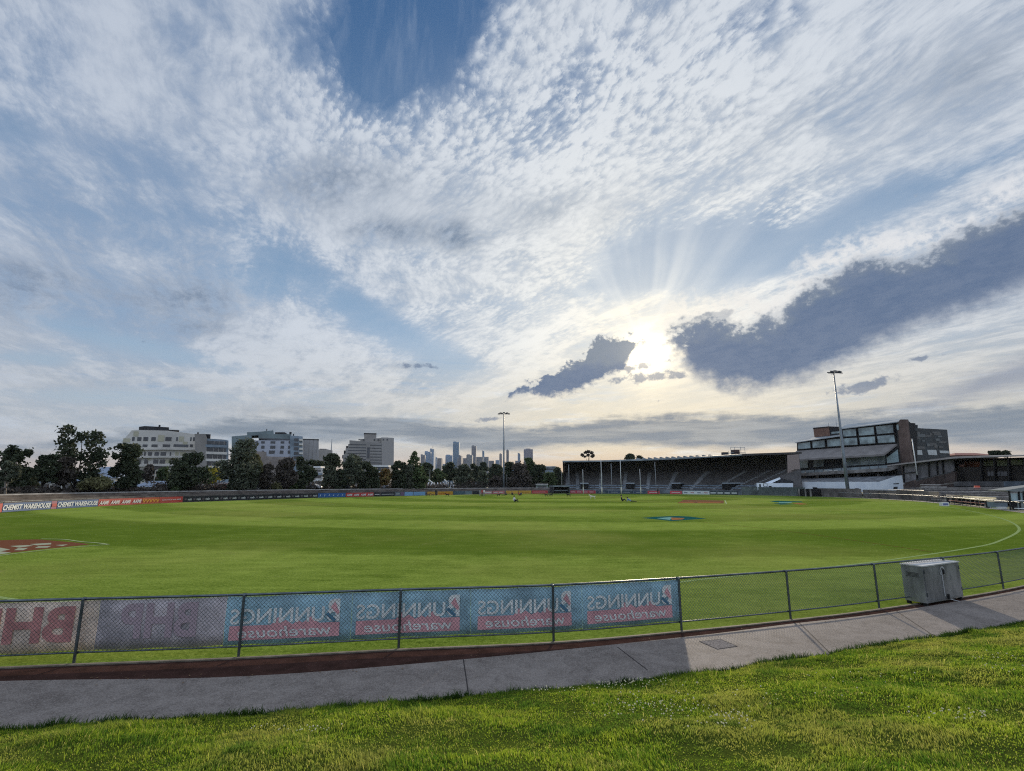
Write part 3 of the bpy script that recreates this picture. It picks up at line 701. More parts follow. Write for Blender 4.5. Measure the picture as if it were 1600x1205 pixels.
for i in range(n):
    for sg in (1, -1):
        st = s0 + i * pitch - (H if sg > 0 else 0); pts = []
        for k in range(4):
            s = st + H * k / 3 if sg > 0 else st + H - H * k / 3 - H
            s = s if sg > 0 else s0 + i * pitch - H * k / 3
            if s < s0 or s > s1: continue
            pts.append(NF.off(s, 0.002 * sg + 0.012, zb + H * k / 3))
        if len(pts) > 1: mb.tube(pts, 0.0034, 3, cap=False)
mb.build('wire_mesh', m_wire, fence)
# banners: vinyl sheets tied on the field side, printing shows through in mirror writing
def on_fence(vs, s_start, z0, off): return [NF.off(s_start + v[0], off + v[1], z0 + v[2]) for v in vs]
def vinyl(name, col, tr=0.2):
    return mat(name, col, 0.6, 0.30, 1.6, trans=tr, det=6, bump=0.6, bs=3.5)
def banner(label, a, b, m_back, group=None):
    ph = a * 1.7
    r = empty('fence_banner', (*NF.at(a), 0), label, 'banner', group)
    mb = MB(); k = 14; t = 0.003; rows = 4
    zs = [0.185 + (FH - 0.06 - 0.185) * j / rows for j in range(rows + 1)]
    for i in range(k + 1):
        s = a + (b - a) * i / k
        for j, z in enumerate(zs):
            wv = -0.047 + 0.008 * math.sin(i * 1.9 + a) * math.sin(math.pi * j / rows) + 0.005 * math.sin(i * 0.8 + j * 1.4 + ph)
            zz = z - (0.012 * (1 - math.cos(2 * math.pi * i / (k / 2))) / 2 if j == rows else 0) + (0.010 * math.sin(i * 0.9 + ph) if j == 0 else 0); mb.v += [NF.off(s, wv, zz), NF.off(s, wv - t, zz)]
    q = lambda i, j, c: (i * (rows + 1) + j) * 2 + c
    for i in range(k):
        for j in range(rows):
            mb.f += [(q(i, j, 0), q(i, j + 1, 0), q(i + 1, j + 1, 0), q(i + 1, j, 0)), (q(i, j, 1), q(i + 1, j, 1), q(i + 1, j + 1, 1), q(i, j + 1, 1))]; mb.m += [0, 0]
    for i in range(k): mb.f += [(q(i, 0, 0), q(i + 1, 0, 0), q(i + 1, 0, 1), q(i, 0, 1)), (q(i, rows, 0), q(i, rows, 1), q(i + 1, rows, 1), q(i + 1, rows, 0))]; mb.m += [0, 0]
    mb.build('vinyl_sheet', m_back, r, True)
    return r
def put(parent, name, vs, fs, s, z, m, off=-0.032):
    mb = MB(); mb.add(on_fence(vs, s, z, off), fs); return mb.build(name, m, parent)
m_cream = vinyl('vinyl_cream', (0.80, 0.70, 0.61)); m_grey = vinyl('vinyl_lilac_grey', (0.56, 0.52, 0.55), 0.18); m_blue = vinyl('vinyl_blue', (0.38, 0.57, 0.67))
m_pr = mat('print_dull_red', (0.60, 0.27, 0.25), 0.7, 0.3, 2.0); m_pr2 = mat('print_faint_red', (0.50, 0.38, 0.42), 0.7); m_pw = mat('print_white', (0.88, 0.88, 0.84), 0.7, 0.15, 3.0); m_prd = mat('print_pink_red', (0.80, 0.40, 0.42), 0.7, 0.2, 3.0)
m_pb2 = mat('print_blue_fold', (0.09, 0.22, 0.33), 0.6)
def s_px(px, z=0.6):                                 # fence arc length under a pixel column
    best = min(np.linspace(s0, s1, 1600), key=lambda s: abs(proj(*NF.off(s, 0, z))[0] - px)); return float(best)
c1, c2 = s_px(149), s_px(350)
ba = banner('cream vinyl banner with large dull red mirrored letters at left end of near fence', c1 - 2.55, c1 - 0.004, m_cream)
vs, fs = text_mesh('BHP', 0.60, 0.035, mirror=True, width=1.62); put(ba, 'lettering', vs, fs, s_px(111, .6) - 1.62, 0.34, m_pr)
bb_ = banner('faded grey vinyl banner with faint mirrored letters beside the cream banner', c1, c2 - 0.004, m_grey)
vs, fs = text_mesh('BHP', 0.60, 0.03, mirror=True, width=1.30); put(bb_, 'lettering', vs, fs, s_px(184), 0.36, m_pr2)
m_tie = mat('eyelet', (0.6, 0.6, 0.58), 0.4, metal=0.6)
segs = [(350, 549), (549, 735), (735, 911), (911, 1066)]
desc = ['leftmost of four, next to the grey banner', 'second from left of four', 'third from left of four', 'rightmost of four, beside the bare wire mesh']
for (p0_, p1_), ds in zip(segs, desc):
    a, b = s_px(p0_), s_px(p1_); w = b - a
    bn_ = banner('blue vinyl banner with mirrored print, ' + ds, a, b - 0.004, m_blue, 'blue banners on the near fence')
    # red bar with peaks that rise between the letters
    x0, x1 = 0.07 * w / 2.4 + 0.02, w * 0.905
    if p0_ == 911: x0, x1 = w * 0.045, w * 0.90
    if p0_ == 735: x0, x1 = w * 0.06, w * 0.895
    W = x1 - x0; zb_, zt_ = 0.08, 0.33
    pk = [(x0 - 0.03, zb_), (x1, zb_), (x1, zt_), (x0 + W * .80, zt_), (x0 + W * .72, zt_ + .11), (x0 + W * .69, zt_ + .10), (x0 + W * .66, zt_), (x0 + W * .57, zt_ ), (x0 + W * .50, zt_ + .08), (x0 + W * .46, zt_), (x0 + W * .43, zt_ + .12), (x0 + W * .40, zt_ + .12), (x0 + W * .32, zt_), (x0, zt_)]
    mb = MB(); ctr = (x0 + W * .55, 0.2)
    vs = [(ctr[0], 0, ctr[1])] + [(p[0], 0, p[1]) for p in pk]
    vv = on_fence(vs, a, 0.185, -0.036); mb.add(vv, [(0, 1 + i, 1 + (i + 1) % len(pk)) for i in range(len(pk))])
    # subdivide lengthways so the bar follows the curve: strips
    mb = MB(); K2 = 16
    for i in range(K2):
        u0, u1 = x0 + W * i / K2, x0 + W * (i + 1) / K2
        mb.add(on_fence([(u0, 0, zb_), (u1, 0, zb_), (u1, 0, zt_), (u0, 0, zt_)], a, 0.185, -0.036), [(0, 1, 2, 3)])
    for c_, wd, hh in ((.73, .08, .12), (.50, .06, .08), (.43, .06, .13), (.62, .05, .06)):
        mb.add(on_fence([(x0 + W * (c_ - wd), 0, zt_ - 0.0005), (x0 + W * (c_ + wd), 0, zt_ - 0.0005), (x0 + W * c_, 0, zt_ + hh)], a, 0.185, -0.036), [(0, 1, 2)])
    mb.build('red_bar', m_prd, bn_)
    vs, fs = text_mesh('UNNINGS', 0.27, 0.018, shear=0.0, mirror=True, width=W * 0.855); put(bn_, 'lettering', vs, fs, a + x0, 0.185 + 0.355, m_pw, -0.031)
    vs, fs = text_mesh('warehouse', 0.185, 0.010, shear=0.18, mirror=True, width=W * 0.84); put(bn_, 'lettering', vs, fs, a + x0 + W * 0.08, 0.185 + 0.115, m_pw, -0.028)
    vs, fs = text_mesh('B', 0.40, 0.035, shear=0.0, mirror=True, width=W * 0.125); put(bn_, 'initial', vs, fs, a + x0 + W * 0.872, 0.185 + 0.35, m_pw, -0.031)
    mb = MB(); bx = x0 + W * 0.872; bw = W * 0.125
    mb.add(on_fence([(bx + bw * .30, 0, .60), (bx + bw * .62, 0, .70), (bx + bw * .98, 0, .50), (bx + bw * .85, 0, .46)], a, 0.185, -0.027), [(0, 1, 2, 3)])
    mb.build('red_slash', m_prd, bn_)
    mb = MB(); mb.add(on_fence([(bx - bw * .05, 0, .47), (bx + bw * .12, 0, .52), (bx + bw * .75, 0, .38), (bx + bw * .62, 0, .33)], a, 0.185, -0.026), [(0, 1, 2, 3)]); mb.build('blue_slash', m_pb2, bn_)
    for q in (0.01, 0.5, 0.985):
        mb = MB(); mb.tube([NF.off(a + w * q, -0.02, FH - 0.09), NF.off(a + w * q, 0.03, FH - 0.01)], 0.004, 5)
        mb.build('tie', m_tie, bn_)
# ------------------------------------------------------------------ steel cabinet
A_, U_, W_ = Vector((10.67, 13.98)), Vector((0.893, 0.45)), Vector((-0.45, 0.893))
cab = empty('steel_cabinet', (A_.x, A_.y, 0), 'galvanised steel double-door cabinet standing on the path against the fence', 'cabinet')
m_gal = mat('galvanised_sheet', (0.33, 0.335, 0.335), 0.42, 0.35, 2.2, col2=(0.16, 0.165, 0.165), metal=0.6, stretch=(1, 1, .45), det=7)
m_gal2 = mat('galvanised_top', (0.55, 0.56, 0.57), 0.45, 0.2, 3.0, metal=0.5)
m_black = mat('black_gap', (0.01, 0.01, 0.01), 0.8)
L_, D_, H_ = 1.86, 0.50, 1.0
mb = MB(); mb.obox(A_, U_ * L_, W_ * D_, H_ - 0.075 - 0.03, 0.075); mb.build('body', m_gal, cab)
mb = MB(); mb.obox(A_ - U_ * .02 - W_ * .02, U_ * (L_ + .04), W_ * (D_ + .04), 0.03, H_ - 0.03); mb.build('lid', m_gal2, cab)
for i in range(2):
    mb = MB(); q = A_ + U_ * (0.05 + i * 0.885) - W_ * 0.012; mb.obox(q, U_ * 0.872, W_ * 0.011, H_ - 0.23, 0.115)
    mb.obox(q + U_ * 0.02 - W_ * 0.003, U_ * 0.832, W_ * 0.003, 0.012, 0.135); mb.build('door', m_gal, cab)
mb = MB()
for i, u in enumerate((0.02, L_ - 0.1)):
    for v in (0.02, D_ - 0.1): mb = MB(); mb.obox(A_ + U_ * u + W_ * v, U_ * 0.08, W_ * 0.08, 0.075, 0.0); mb.build('foot', m_black, cab)
for z_ in (0.24, 0.80):
    for q_ in (A_ + U_ * 0.035 - W_ * 0.02, A_ + U_ * 1.795 - W_ * 0.02): mb = MB(); mb.obox(q_, U_ * 0.035, W_ * 0.02, 0.09, z_); mb.build('hinge', m_steel, cab)
for k_ in range(4): mb = MB(); mb.obox(A_ - U_ * 0.004 + W_ * (0.10), U_ * 0.004, W_ * 0.30, 0.012, 0.70 + 0.03 * k_); mb.build('vent_slot', m_black, cab)
mb = MB(); c = A_ + U_ * 0.90 - W_ * 0.018
for i in range(14):                                  # round lock shroud
    a0, a1 = math.pi * (1.25 - 1.5 * i / 14), math.pi * (1.25 - 1.5 * (i + 1) / 14)
    for r0, r1 in ((0.10, 0.13),):
        f = lambda r, a: (*(c + U_ * (r * math.cos(a)) - W_ * 0.014), 0.80 + r * math.sin(a))
        mb.quad(f(r0, a0), f(r1, a0), f(r1, a1), f(r0, a1))
mb.build('lock_shroud', m_gal2, cab)
mb = MB(); mb.obox(c + U_ * 0.0 - W_ * 0.04, U_ * 0.06, W_ * 0.03, 0.11, 0.74); mb.build('padlock', m_black, cab)
mb = MB(); mb.tube([(*(c - U_ * 0.04 - W_ * 0.012), 0.84), (*(c - U_ * 0.04 - W_ * 0.012), 0.18)], 0.011, 6); mb.build('bolt_rod', m_gal2, cab)
mb = MB(); mb.obox(c + U_ * 0.08 - W_ * 0.035, U_ * 0.07, W_ * 0.03, 0.12, 0.10); mb.build('bolt_catch', m_black, cab)
mb = MB(); mb.tube([(*(c + U_ * 0.16 - W_ * 0.03), 0.09), (*(c + U_ * 0.45 - W_ * 0.10), 0.02)], 0.008, 6); mb.build('chain', m_gal2, cab)

# dead leaves and twigs blown along the path edge
rl = np.random.RandomState(12); mb = MB()
for _ in range(420):
    d = rl.uniform(0, ef.L); side = rl.rand(); p = ef.at(d) if side < .6 else en.at(rl.uniform(0, en.L))
    x, y = p.x + rl.normal(0, .25), p.y + (rl.normal(-.1, .12) if side < .6 else rl.normal(.12, .10)); s_ = rl.uniform(.012, .03); a = rl.uniform(0, 6.28); z = .02 + rl.uniform(0, .006)
    u = (math.cos(a) * s_, math.sin(a) * s_); w = (-u[1] * .45, u[0] * .45)
    mb.quad((x - u[0], y - u[1], z), (x + w[0], y + w[1], z + .004), (x + u[0], y + u[1], z + .006), (x - w[0], y - w[1], z))
tag(mb.build('leaf_litter', mat('dry_leaf', (0.16, 0.10, 0.05), 0.9, 0.5, 20.0)), 'scattered dry leaves along the edges of the concrete path', 'leaf litter', kind='stuff')
# ------------------------------------------------------------------ far side: fence, terrace, boards
_fp = [(38, 34), (47.5, 45), (54.9, 56.5), (61.2, 68.3), (67.5, 82), (73, 96), (75.8, 112), (75, 126), (68.4, 143), (50.3, 157.5), (30.5, 165.5), (12, 168), (-5, 160.5), (-27, 138), (-43.8, 118), (-53, 97),
       (-56.8, 84), (-57.6, 71), (-56.1, 57.7), (-52, 43)]
FF = Path(spl(_fp, 16))
class Plane:                                         # an upright plane in the place; pixels of the photograph are measured on it
    def __init__(s, px, D, px2=None, D2=None, dirv=None, y=757):
        a = P(px, y, D); s.o = Vector((a[0], a[1]))
        if px2 is not None: b = P(px2, y, D2); d = Vector((b[0], b[1])) - s.o
        else: d = Vector(dirv or (1, 0))
        s.u = d.normalized(); n = Vector((s.u.y, -s.u.x))
        if n.dot(s.o) > 0: n = -n
        s.n = n
    def pt(s, px, py, off=0.0):
        x, y, w = ray(px, py); o = s.o + s.n * off
        t = o.dot(s.n) / (x * s.n.x + y * s.n.y)
        return Vector((x * t, y * t, CAMH + w * t))
    def prism(s, mb, poly, off=0.0, depth=1.0, mi=0):
        f = [s.pt(*p, off) for p in poly]; d = Vector((s.n.x, s.n.y, 0)) * -depth
        k = len(f); vs = [tuple(v) for v in f] + [tuple(v + d) for v in f]
        area = sum((proj(*f[i])[0] * proj(*f[(i + 1) % k])[1] - proj(*f[(i + 1) % k])[0] * proj(*f[i])[1]) for i in range(k))
        fr = tuple(range(k)); bk = tuple(range(2 * k - 1, k - 1, -1)); sd = [(i, i + k, (i + 1) % k + k, (i + 1) % k) for i in range(k)]
        if area > 0: fr, bk, sd = fr[::-1], bk[::-1], [q[::-1] for q in sd]
        return mb.add(vs, [fr, bk] + sd, mi)
    def rect(s, mb, x0, y0, x1, y1, off=0.0, depth=1.0, mi=0):
        """upright box between two opposite pixel corners (top left, bottom right)"""
        a, b = s.pt(x0, y1, off), s.pt(x1, y1, off); top = s.pt((x0 + x1) / 2, y0, off).z; bot = s.pt((x0 + x1) / 2, y1, off).z
        dn = s.n * -depth
        return mb.obox((a.x, a.y), Vector((b.x - a.x, b.y - a.y)), dn, top - bot, bot, mi)
def one(plane, poly, name, m, parent=None, off=0.0, depth=1.0, rect=False):
    mb = MB()
    if rect: plane.rect(mb, *poly, off, depth)
    else: plane.prism(mb, poly, off, depth)
    return mb.build(name, m, parent)
m_conc = mat('weathered_concrete', (0.20, 0.19, 0.18), 0.9, 0.45, 0.6)
m_concl = mat('pale_concrete', (0.42, 0.41, 0.39), 0.9, 0.35, 0.7)
m_brick = mat('brown_brick', (0.20, 0.115, 0.085), 0.9, 0.4, 1.2, col2=(0.13, 0.075, 0.06))
m_dark = mat('charcoal_dark', (0.035, 0.036, 0.04), 0.9, 0.4, 0.5)  # plain charcoal colour shared by dark walls, doors, caps and fittings
m_step = mat('terrace_steps', (0.135, 0.115, 0.10), 0.95, 0.5, 0.5)
def sweep(mb, path, s0, s1, prof, n=60, mi=0, mis=None):
    o = len(mb.v); k = len(prof)
    for i in range(n + 1):
        s = s0 + (s1 - s0) * i / n
        for (of, z) in prof: mb.v.append(path.off(s, of, z))
    for i in range(n):
        for j in range(k - 1):
            a = o + i * k + j; mb.f.append((a, a + k, a + k + 1, a + 1)); mb.m.append(mis[j] if mis else mi)
sL = FF.L; s880 = FF.at_px(872) or 0
s1240 = FF.at_px(1245)
_dm = [(0, 57.7), (150, 72), (284, 89), (350, 96.5), (500, 119.6), (640, 137), (780, 161), (880, 170), (1000, 175)]
def behind(px, D): return max(D, float(np.interp(px, [a for a, b in _dm], [b for a, b in _dm])) + 11.5)
# grassed land behind the terrace, 1.65 m above the turf
TZ = 1.65
m_land = mat('rough_grass', (0.055, 0.075, 0.025), 0.95, 0.5, 0.15, col2=(0.08, 0.075, 0.045))
mb = MB(); sweep(mb, FF, s880, sL, [(8.3, TZ - 0.05), (14, TZ + 0.02), (150, TZ), (151, -0.5)], 80)
tag(mb.build('embankment', m_land), kind='structure')
mb = MB(); prof = [(1.3, -0.05), (1.3, 0.30)]
for k in range(5): prof += [(2.6 + k * 1.1, 0.30 + k * 0.27), (2.6 + k * 1.1, 0.57 + k * 0.27)]
prof += [(8.0, 1.65)]
sweep(mb, FF, s880, sL, prof, 110)
tag(mb.build('stepped_terrace', m_step), 'low grey-brown stepped concrete terrace running along the left and far side of the oval', 'terrace')
mb = MB(); sweep(mb, FF, s880, sL, [(7.9, 1.55), (7.9, 1.80), (8.25, 1.80), (8.25, 1.6)], 110)
tag(mb.build('coping_wall', m_concl), 'thin pale concrete kerb along the top of the stepped terrace', 'low wall')
# apron inside the fence on the far side
mb = MB(); sweep(mb, FF, 0, sL, [(0.0, 0.012), (1.35, 0.012)], 160); tag(mb.build('apron', mat('apron_concrete', (0.25, 0.24, 0.22), 0.9, 0.4, 1.0)), kind='structure')
# far fence rail and posts
ff = empty('perimeter_fence', (*FF.at(sL * .5), 0), 'far boundary fence of steel rail and posts behind the advertising boards', 'fence')
mb = MB(); along(mb, FF, 2, sL, 0.0, 1.12, 0.03, 1.5, 6); mb.build('top_rail', m_steel, ff, True)
mb = MB(); mb2 = None
nP = 96
for i in range(nP):
    s = 40 + (sL - 40) * i / nP; a = FF.off(s, 0.03); mb = MB(); mb.tube([a, (a[0], a[1], 1.12)], 0.03, 5); mb.build('post', m_steel, ff)
def board(x0, x1, col, label, group=None, texts=(), h=0.98, parts=()):
    a, b = FF.at_px(x1), FF.at_px(x0)                # travel runs from right to left of the picture
    m = mat('board_' + '_'.join('%02d' % int(c * 99) for c in col), col, 0.55, 0.10, 0.3)
    r = empty('advertising_board', FF.off((a + b) / 2, -0.12, 0), label, 'advertising board', group)
    mb = MB(); n = max(1, int((b - a) / 0.8)); w = 0.05
    sweep(mb, FF, a + 0.03, b - 0.03, [(-0.1, 0.03), (-0.15, 0.03), (-0.15, h), (-0.1, h), (-0.1, 0.03)], n)
    mb.build('panel', m, r)
    W = b - a
    for t in texts:                                  # body, left 0..1, right 0..1, z0, z1, colour, bold, shear
        body, l, rr, z0, z1, c, bold, sh = t
        vs, fs = text_mesh(body, z1 - z0, bold, sh, width=W * (rr - l))
        vv = []
        for v in vs: vv.append(FF.off(b - W * l - v[0], -0.20, z0 + v[2]))
        m2 = mat('ink_' + '_'.join('%02d' % int(q * 99) for q in c), c, 0.55)
        mb = MB(); mb.add(vv, [f for f in fs]); mb.build('lettering', m2, r)
    for (l, rr, z0, z1, c, nm) in parts:
        m2 = mat('ink_' + '_'.join('%02d' % int(q * 99) for q in c), c, 0.55)
        mb = MB(); sweep(mb, FF, b - W * rr, b - W * l, [(-0.185, z0), (-0.185, z1)], max(2, int(W * (rr - l) / 0.8))); mb.build(nm, m2, r)
    return r
BLU, RED, WHT, BLK, ORG = (0.025, 0.09, 0.24), (0.42, 0.05, 0.045), (0.62, 0.64, 0.66), (0.02, 0.022, 0.03), (0.55, 0.22, 0.02)
board(-90, 0, RED, 'red board just outside the left edge of the near terrace')
board(0, 77, BLU, 'deep blue board reading CHEMIST WAREHOUSE, first from the left edge', texts=[('CHEMIST WAREHOUSE', 0.0, 0.985, 0.22, 0.80, WHT, 0.03, 0.25)])
board(77, 86, (0.28, 0.10, 0.16), 'small blue board with a red badge between the two CHEMIST WAREHOUSE boards', parts=[(0.1, 0.9, 0.30, 0.68, RED, 'badge')])
board(86, 151, BLU, 'deep blue board reading CHEMIST WAREHOUSE, second from the left edge', texts=[('CHEMIST WAREHOUSE', 0.01, 0.985, 0.22, 0.80, WHT, 0.03, 0.25)])
zig = [('VVVVV', 0.0, 1.0, 0.25, 0.72, (0.62, 0.30, 0.02), 0.03, 0.0)]
board(151, 220, RED, 'red board with AAMI printed four times', texts=[('AAMI', 0.02 + .25 * i, 0.23 + .25 * i, 0.22, 0.76, WHT, 0.03, 0.3) for i in range(4)])
board(220, 247, (0.40, 0.07, 0.03), 'red board with an orange zigzag beside the AAMI board', texts=zig)
board(247, 284, RED, 'plain red board with small white slogan before the row of black boards', texts=[("Lucky You're with AAMI", 0.12, 0.9, 0.38, 0.66, WHT, 0.01, 0)])
nb = 15
for i in range(nb):
    x0, x1 = 285 + (495.5 - 285) * i / nb, 285 + (495.5 - 285) * (i + 1) / nb
    board(x0, x1, BLK, 'small black board with white word nab, one of the long left row', 'black nab boards', texts=[('nab', 0.46, 0.92, 0.30, 0.68, (0.5, 0.5, 0.5), 0.03, 0)], parts=[(0.10, 0.32, 0.34, 0.64, (0.12, 0.10, 0.11), 'emblem')])
board(496, 539, (0.03, 0.10, 0.30), 'bright blue board with a row of small white figures', texts=[('i', 0.06 + .16 * i, 0.10 + .16 * i, 0.30, 0.72, (0.5, 0.55, 0.6), 0.03, 0.2) for i in range(6)])
board(540, 583, RED, 'far red board with four AAMI marks right of the blue board', texts=[('AAMI', 0.02 + .25 * i, 0.22 + .25 * i, 0.25, 0.72, WHT, 0.03, 0.3) for i in range(4)])
board(584, 593, BLK, 'short black board with white words right of the far red AAMI board', parts=[(0.1, 0.9, 0.40, 0.58, (0.45, 0.45, 0.45), 'word_strip')])
board(594, 616, BLK, 'long black board with a thin line of white words', parts=[(0.07, 0.93, 0.42, 0.56, (0.38, 0.38, 0.38), 'word_strip')])
board(616.5, 625, (0.10, 0.13, 0.16), 'short slate-coloured board left of the purple one', parts=[(0.12, 0.88, 0.42, 0.60, (0.45, 0.45, 0.45), 'stripe')])
board(625.5, 631, (0.14, 0.09, 0.16), 'narrow purple board beside the light blue pair')
board(631.5, 645, (0.16, 0.30, 0.50), 'light blue board, left one of a pair')
board(645.5, 664, (0.16, 0.30, 0.50), 'light blue board, right one of a pair')
board(667, 680, (0.45, 0.25, 0.04), 'orange board left of the standing dog walker')
board(683, 707, (0.48, 0.25, 0.03), 'orange board right of the standing dog walker', parts=[(0.1, 0.9, 0.42, 0.55, (0.42, 0.12, 0.03), 'stripe')])
board(708, 726, (0.06, 0.10, 0.13), 'dark teal board right of the orange boards')
board(726.5, 737, (0.13, 0.18, 0.22), 'slate blue board beside the dark teal board')
board(738, 748, BLK, 'short black board near the far standing walker')
board(749, 768, (0.40, 0.22, 0.22), 'pale pink board behind the far standing walker', parts=[(0.3, 0.95, 0.34, 0.62, (0.55, 0.5, 0.5), 'stripe')])
board(769, 788, (0.42, 0.16, 0.16), 'rose red board left of the light pole', parts=[(0.1 + .45 * i, 0.42 + .45 * i, 0.36, 0.62, (0.52, 0.42, 0.42), 'word_strip') for i in range(2)])
board(790, 809, (0.50, 0.30, 0.05), 'yellow board right of the light pole, left one of two')
board(809.5, 830, (0.50, 0.28, 0.04), 'yellow board right of the light pole, right one of two', parts=[(0.2, 0.8, 0.4, 0.55, (0.25, 0.15, 0.03), 'stripe')])
board(831, 856, (0.40, 0.05, 0.05), 'red board ending at the dark interchange shelter', parts=[(0.08, 0.85, 0.42, 0.56, (0.45, 0.3, 0.3), 'stripe')])
board(891, 931, (0.34, 0.04, 0.06), 'dark red board with white words left of the goal posts', parts=[(0.03 + .24 * i, 0.20 + .24 * i, 0.42, 0.62, (0.45, 0.36, 0.37), 'word_strip') for i in range(4)])
for i in range(4):
    board(931.5 + i * 19.5, 950.5 + i * 19.5, (0.03, 0.05, 0.07) if i % 2 == 0 else (0.04, 0.06, 0.10), ['dark green board behind the left goal post', 'navy board between the two tall goal posts', 'dark board behind the right goal posts', 'navy board right of the goal posts'][i], parts=[(0.2, 0.75, 0.42, 0.58, (0.28, 0.30, 0.32), 'stripe')])
board(1012, 1031, (0.42, 0.05, 0.07), 'red board with white words behind the lone standing person', parts=[(0.15, 0.85, 0.38, 0.60, (0.50, 0.40, 0.40), 'word_strip')])
board(1047, 1066, (0.46, 0.07, 0.09), 'red board left of the long white board', parts=[(0.15, 0.85, 0.38, 0.60, (0.54, 0.40, 0.42), 'word_strip')])
board(1067, 1109, (0.52, 0.55, 0.57), 'long white board with four dark words below the stand', parts=[(0.05 + .25 * i, 0.18 + .25 * i, 0.38, 0.60, (0.10, 0.12, 0.16) if i % 2 == 0 else (0.30, 0.10, 0.10), 'word_strip') for i in range(4)])
for i in range(4):
    board(1109.5 + i * 11, 1120 + i * 11, (0.03, 0.045, 0.05), 'dark board with a white word, one of four right of the white board', 'four dark boards', parts=[(0.1, 0.9, 0.30, 0.70, (0.42, 0.45, 0.46), 'word_strip')])
# grey boundary wall on the right part of the far side
def wall_run(x0, x1, of, z0, z1, w, m, name, label, cat, n=20):
    a, b = FF.at_px(x1), FF.at_px(x0); mb = MB()
    sweep(mb, FF, a, b, [(of, z0), (of, z1), (of + w, z1), (of + w, z0)], n)
    for s in (a, b):
        mb.quad(FF.off(s, of, z0), FF.off(s, of, z1), FF.off(s, of + w, z1), FF.off(s, of + w, z0))
    return tag(mb.build(name, m), label, cat)
m_wallg = mat('grey_green_wall', (0.10, 0.12, 0.115), 0.9, 0.5, 0.4); m_wallb = mat('grey_brown_wall', (0.14, 0.125, 0.115), 0.9, 0.5, 0.4)
wall_run(1155, 1247, 2.2, 0, 2.2, 0.3, m_wallg, 'boundary_wall', 'grey-green concrete wall at the foot of the stand right of the boards', 'wall')
wall_run(1267, 1330, 2.2, 0, 2.0, 0.3, m_wallb, 'boundary_wall', 'grey-brown boundary wall between the players race and the right light pole', 'wall')
wall_run(1331, 1441, 2.6, 0, 1.75, 0.3, m_wallb, 'boundary_wall', 'long low grey-brown wall in front of the pavilion, right of the light pole', 'wall')
hd = tag(empty('handrail', FF.off(FF.at_px(1360), 2.0, 0), 'pale steel handrail along the low wall in front of the pavilion', 'handrail'))
mb = MB(); along(mb, FF, FF.at_px(1425), FF.at_px(1335), 2.1, 1.9, 0.05, 2, 6); along(mb, FF, FF.at_px(1425), FF.at_px(1300), 1.9, 1.0, 0.035, 2, 6)
mb.build('rail', mat('pale_steel', (0.42, 0.43, 0.44), 0.5, metal=0.5), hd)
# painted step in front of the right light pole: race entrance
rc = empty('players_race', FF.off(FF.at_px(1257), 3, 0), 'dark gated opening in the boundary wall below the white stand wall', 'gateway')
pr = Plane(1247, 132, 1268, 128)
one(pr, (1247, 764, 1268, 776), 'opening', m_black, rc, 0, 3, True)
for x in (1248, 1258, 1266): one(pr, (x, 764, x + 1.2, 776.5), 'gate_post', m_conc, rc, 0.4, 0.3, True)
# ------------------------------------------------------------------ light poles
m_pole = mat('pole_steel', (0.22, 0.25, 0.28), 0.5, 0.2, 0.3, metal=0.5)
def light_pole(px, D, ptop, label, heads, z0=0.0, rb=0.42, rt=0.16):
    b = P(px, 768, D); x, y = b[0], b[1]
    xq, yq, w = ray(px, ptop); z = CAMH + w * D / yq       # height from the row of the lamps
    for _ in range(3): z -= (proj(x, y, z)[1] - ptop) * -D / FPX * 1.0
    r = empty('light_pole', (x, y, z0), label, 'floodlight')
    mb = MB(); mb.tube([(x, y, z0 - 0.2), (x, y, z * .33), (x, y, z * .66), (x, y, z)], [rb, rb * .75 + rt * .25, rb * .35 + rt * .65, rt], 12); mb.build('pole', m_pole, r, True)
    mb = MB(); mb.tube([(x - heads * 0.5, y, z), (x + heads * 0.5, y, z)], 0.08, 6); mb.tube([(x, y - 0.9, z - .1), (x, y + 0.9, z - .1)], 0.07, 6); mb.build('cross_arm', m_pole, r)
    for i, (dx_, dy_, dz_) in enumerate(((-.5, 0, 0), (-.2, 0, .1), (.2, 0, .1), (.5, 0, 0), (-.33, -1, .5), (0, -1, .7), (.33, -1, .5))):
        hx, hy, hz_ = x + dx_ * heads, y - 0.4 + dy_ * 0.4, z + dz_ * 0.5
        mb = MB(); mb.add([(hx - .42, hy - .35, hz_ - .28), (hx + .42, hy - .35, hz_ - .28), (hx + .36, hy + .25, hz_ + .05), (hx - .36, hy + .25, hz_ + .05),
                           (hx - .42, hy - .28, hz_ - .10), (hx + .42, hy - .28, hz_ - .10), (hx + .34, hy + .28, hz_ + .22), (hx - .34, hy + .28, hz_ + .22)],
                          [(0, 3, 2, 1), (4, 5, 6, 7), (0, 1, 5, 4), (1, 2, 6, 5), (2, 3, 7, 6), (3, 0, 4, 7)])
        mb.build('lamp_head', m_dark, r)
    return r
light_pole(787, 176, 647, 'tall slim floodlight pole left of the covered stand, in front of the skyline', 3.4, 0, 0.36, 0.16)
light_pole(1325, 122, 583, 'tall floodlight pole standing in front of the pavilion', 2.7, 0, 0.40, 0.13)
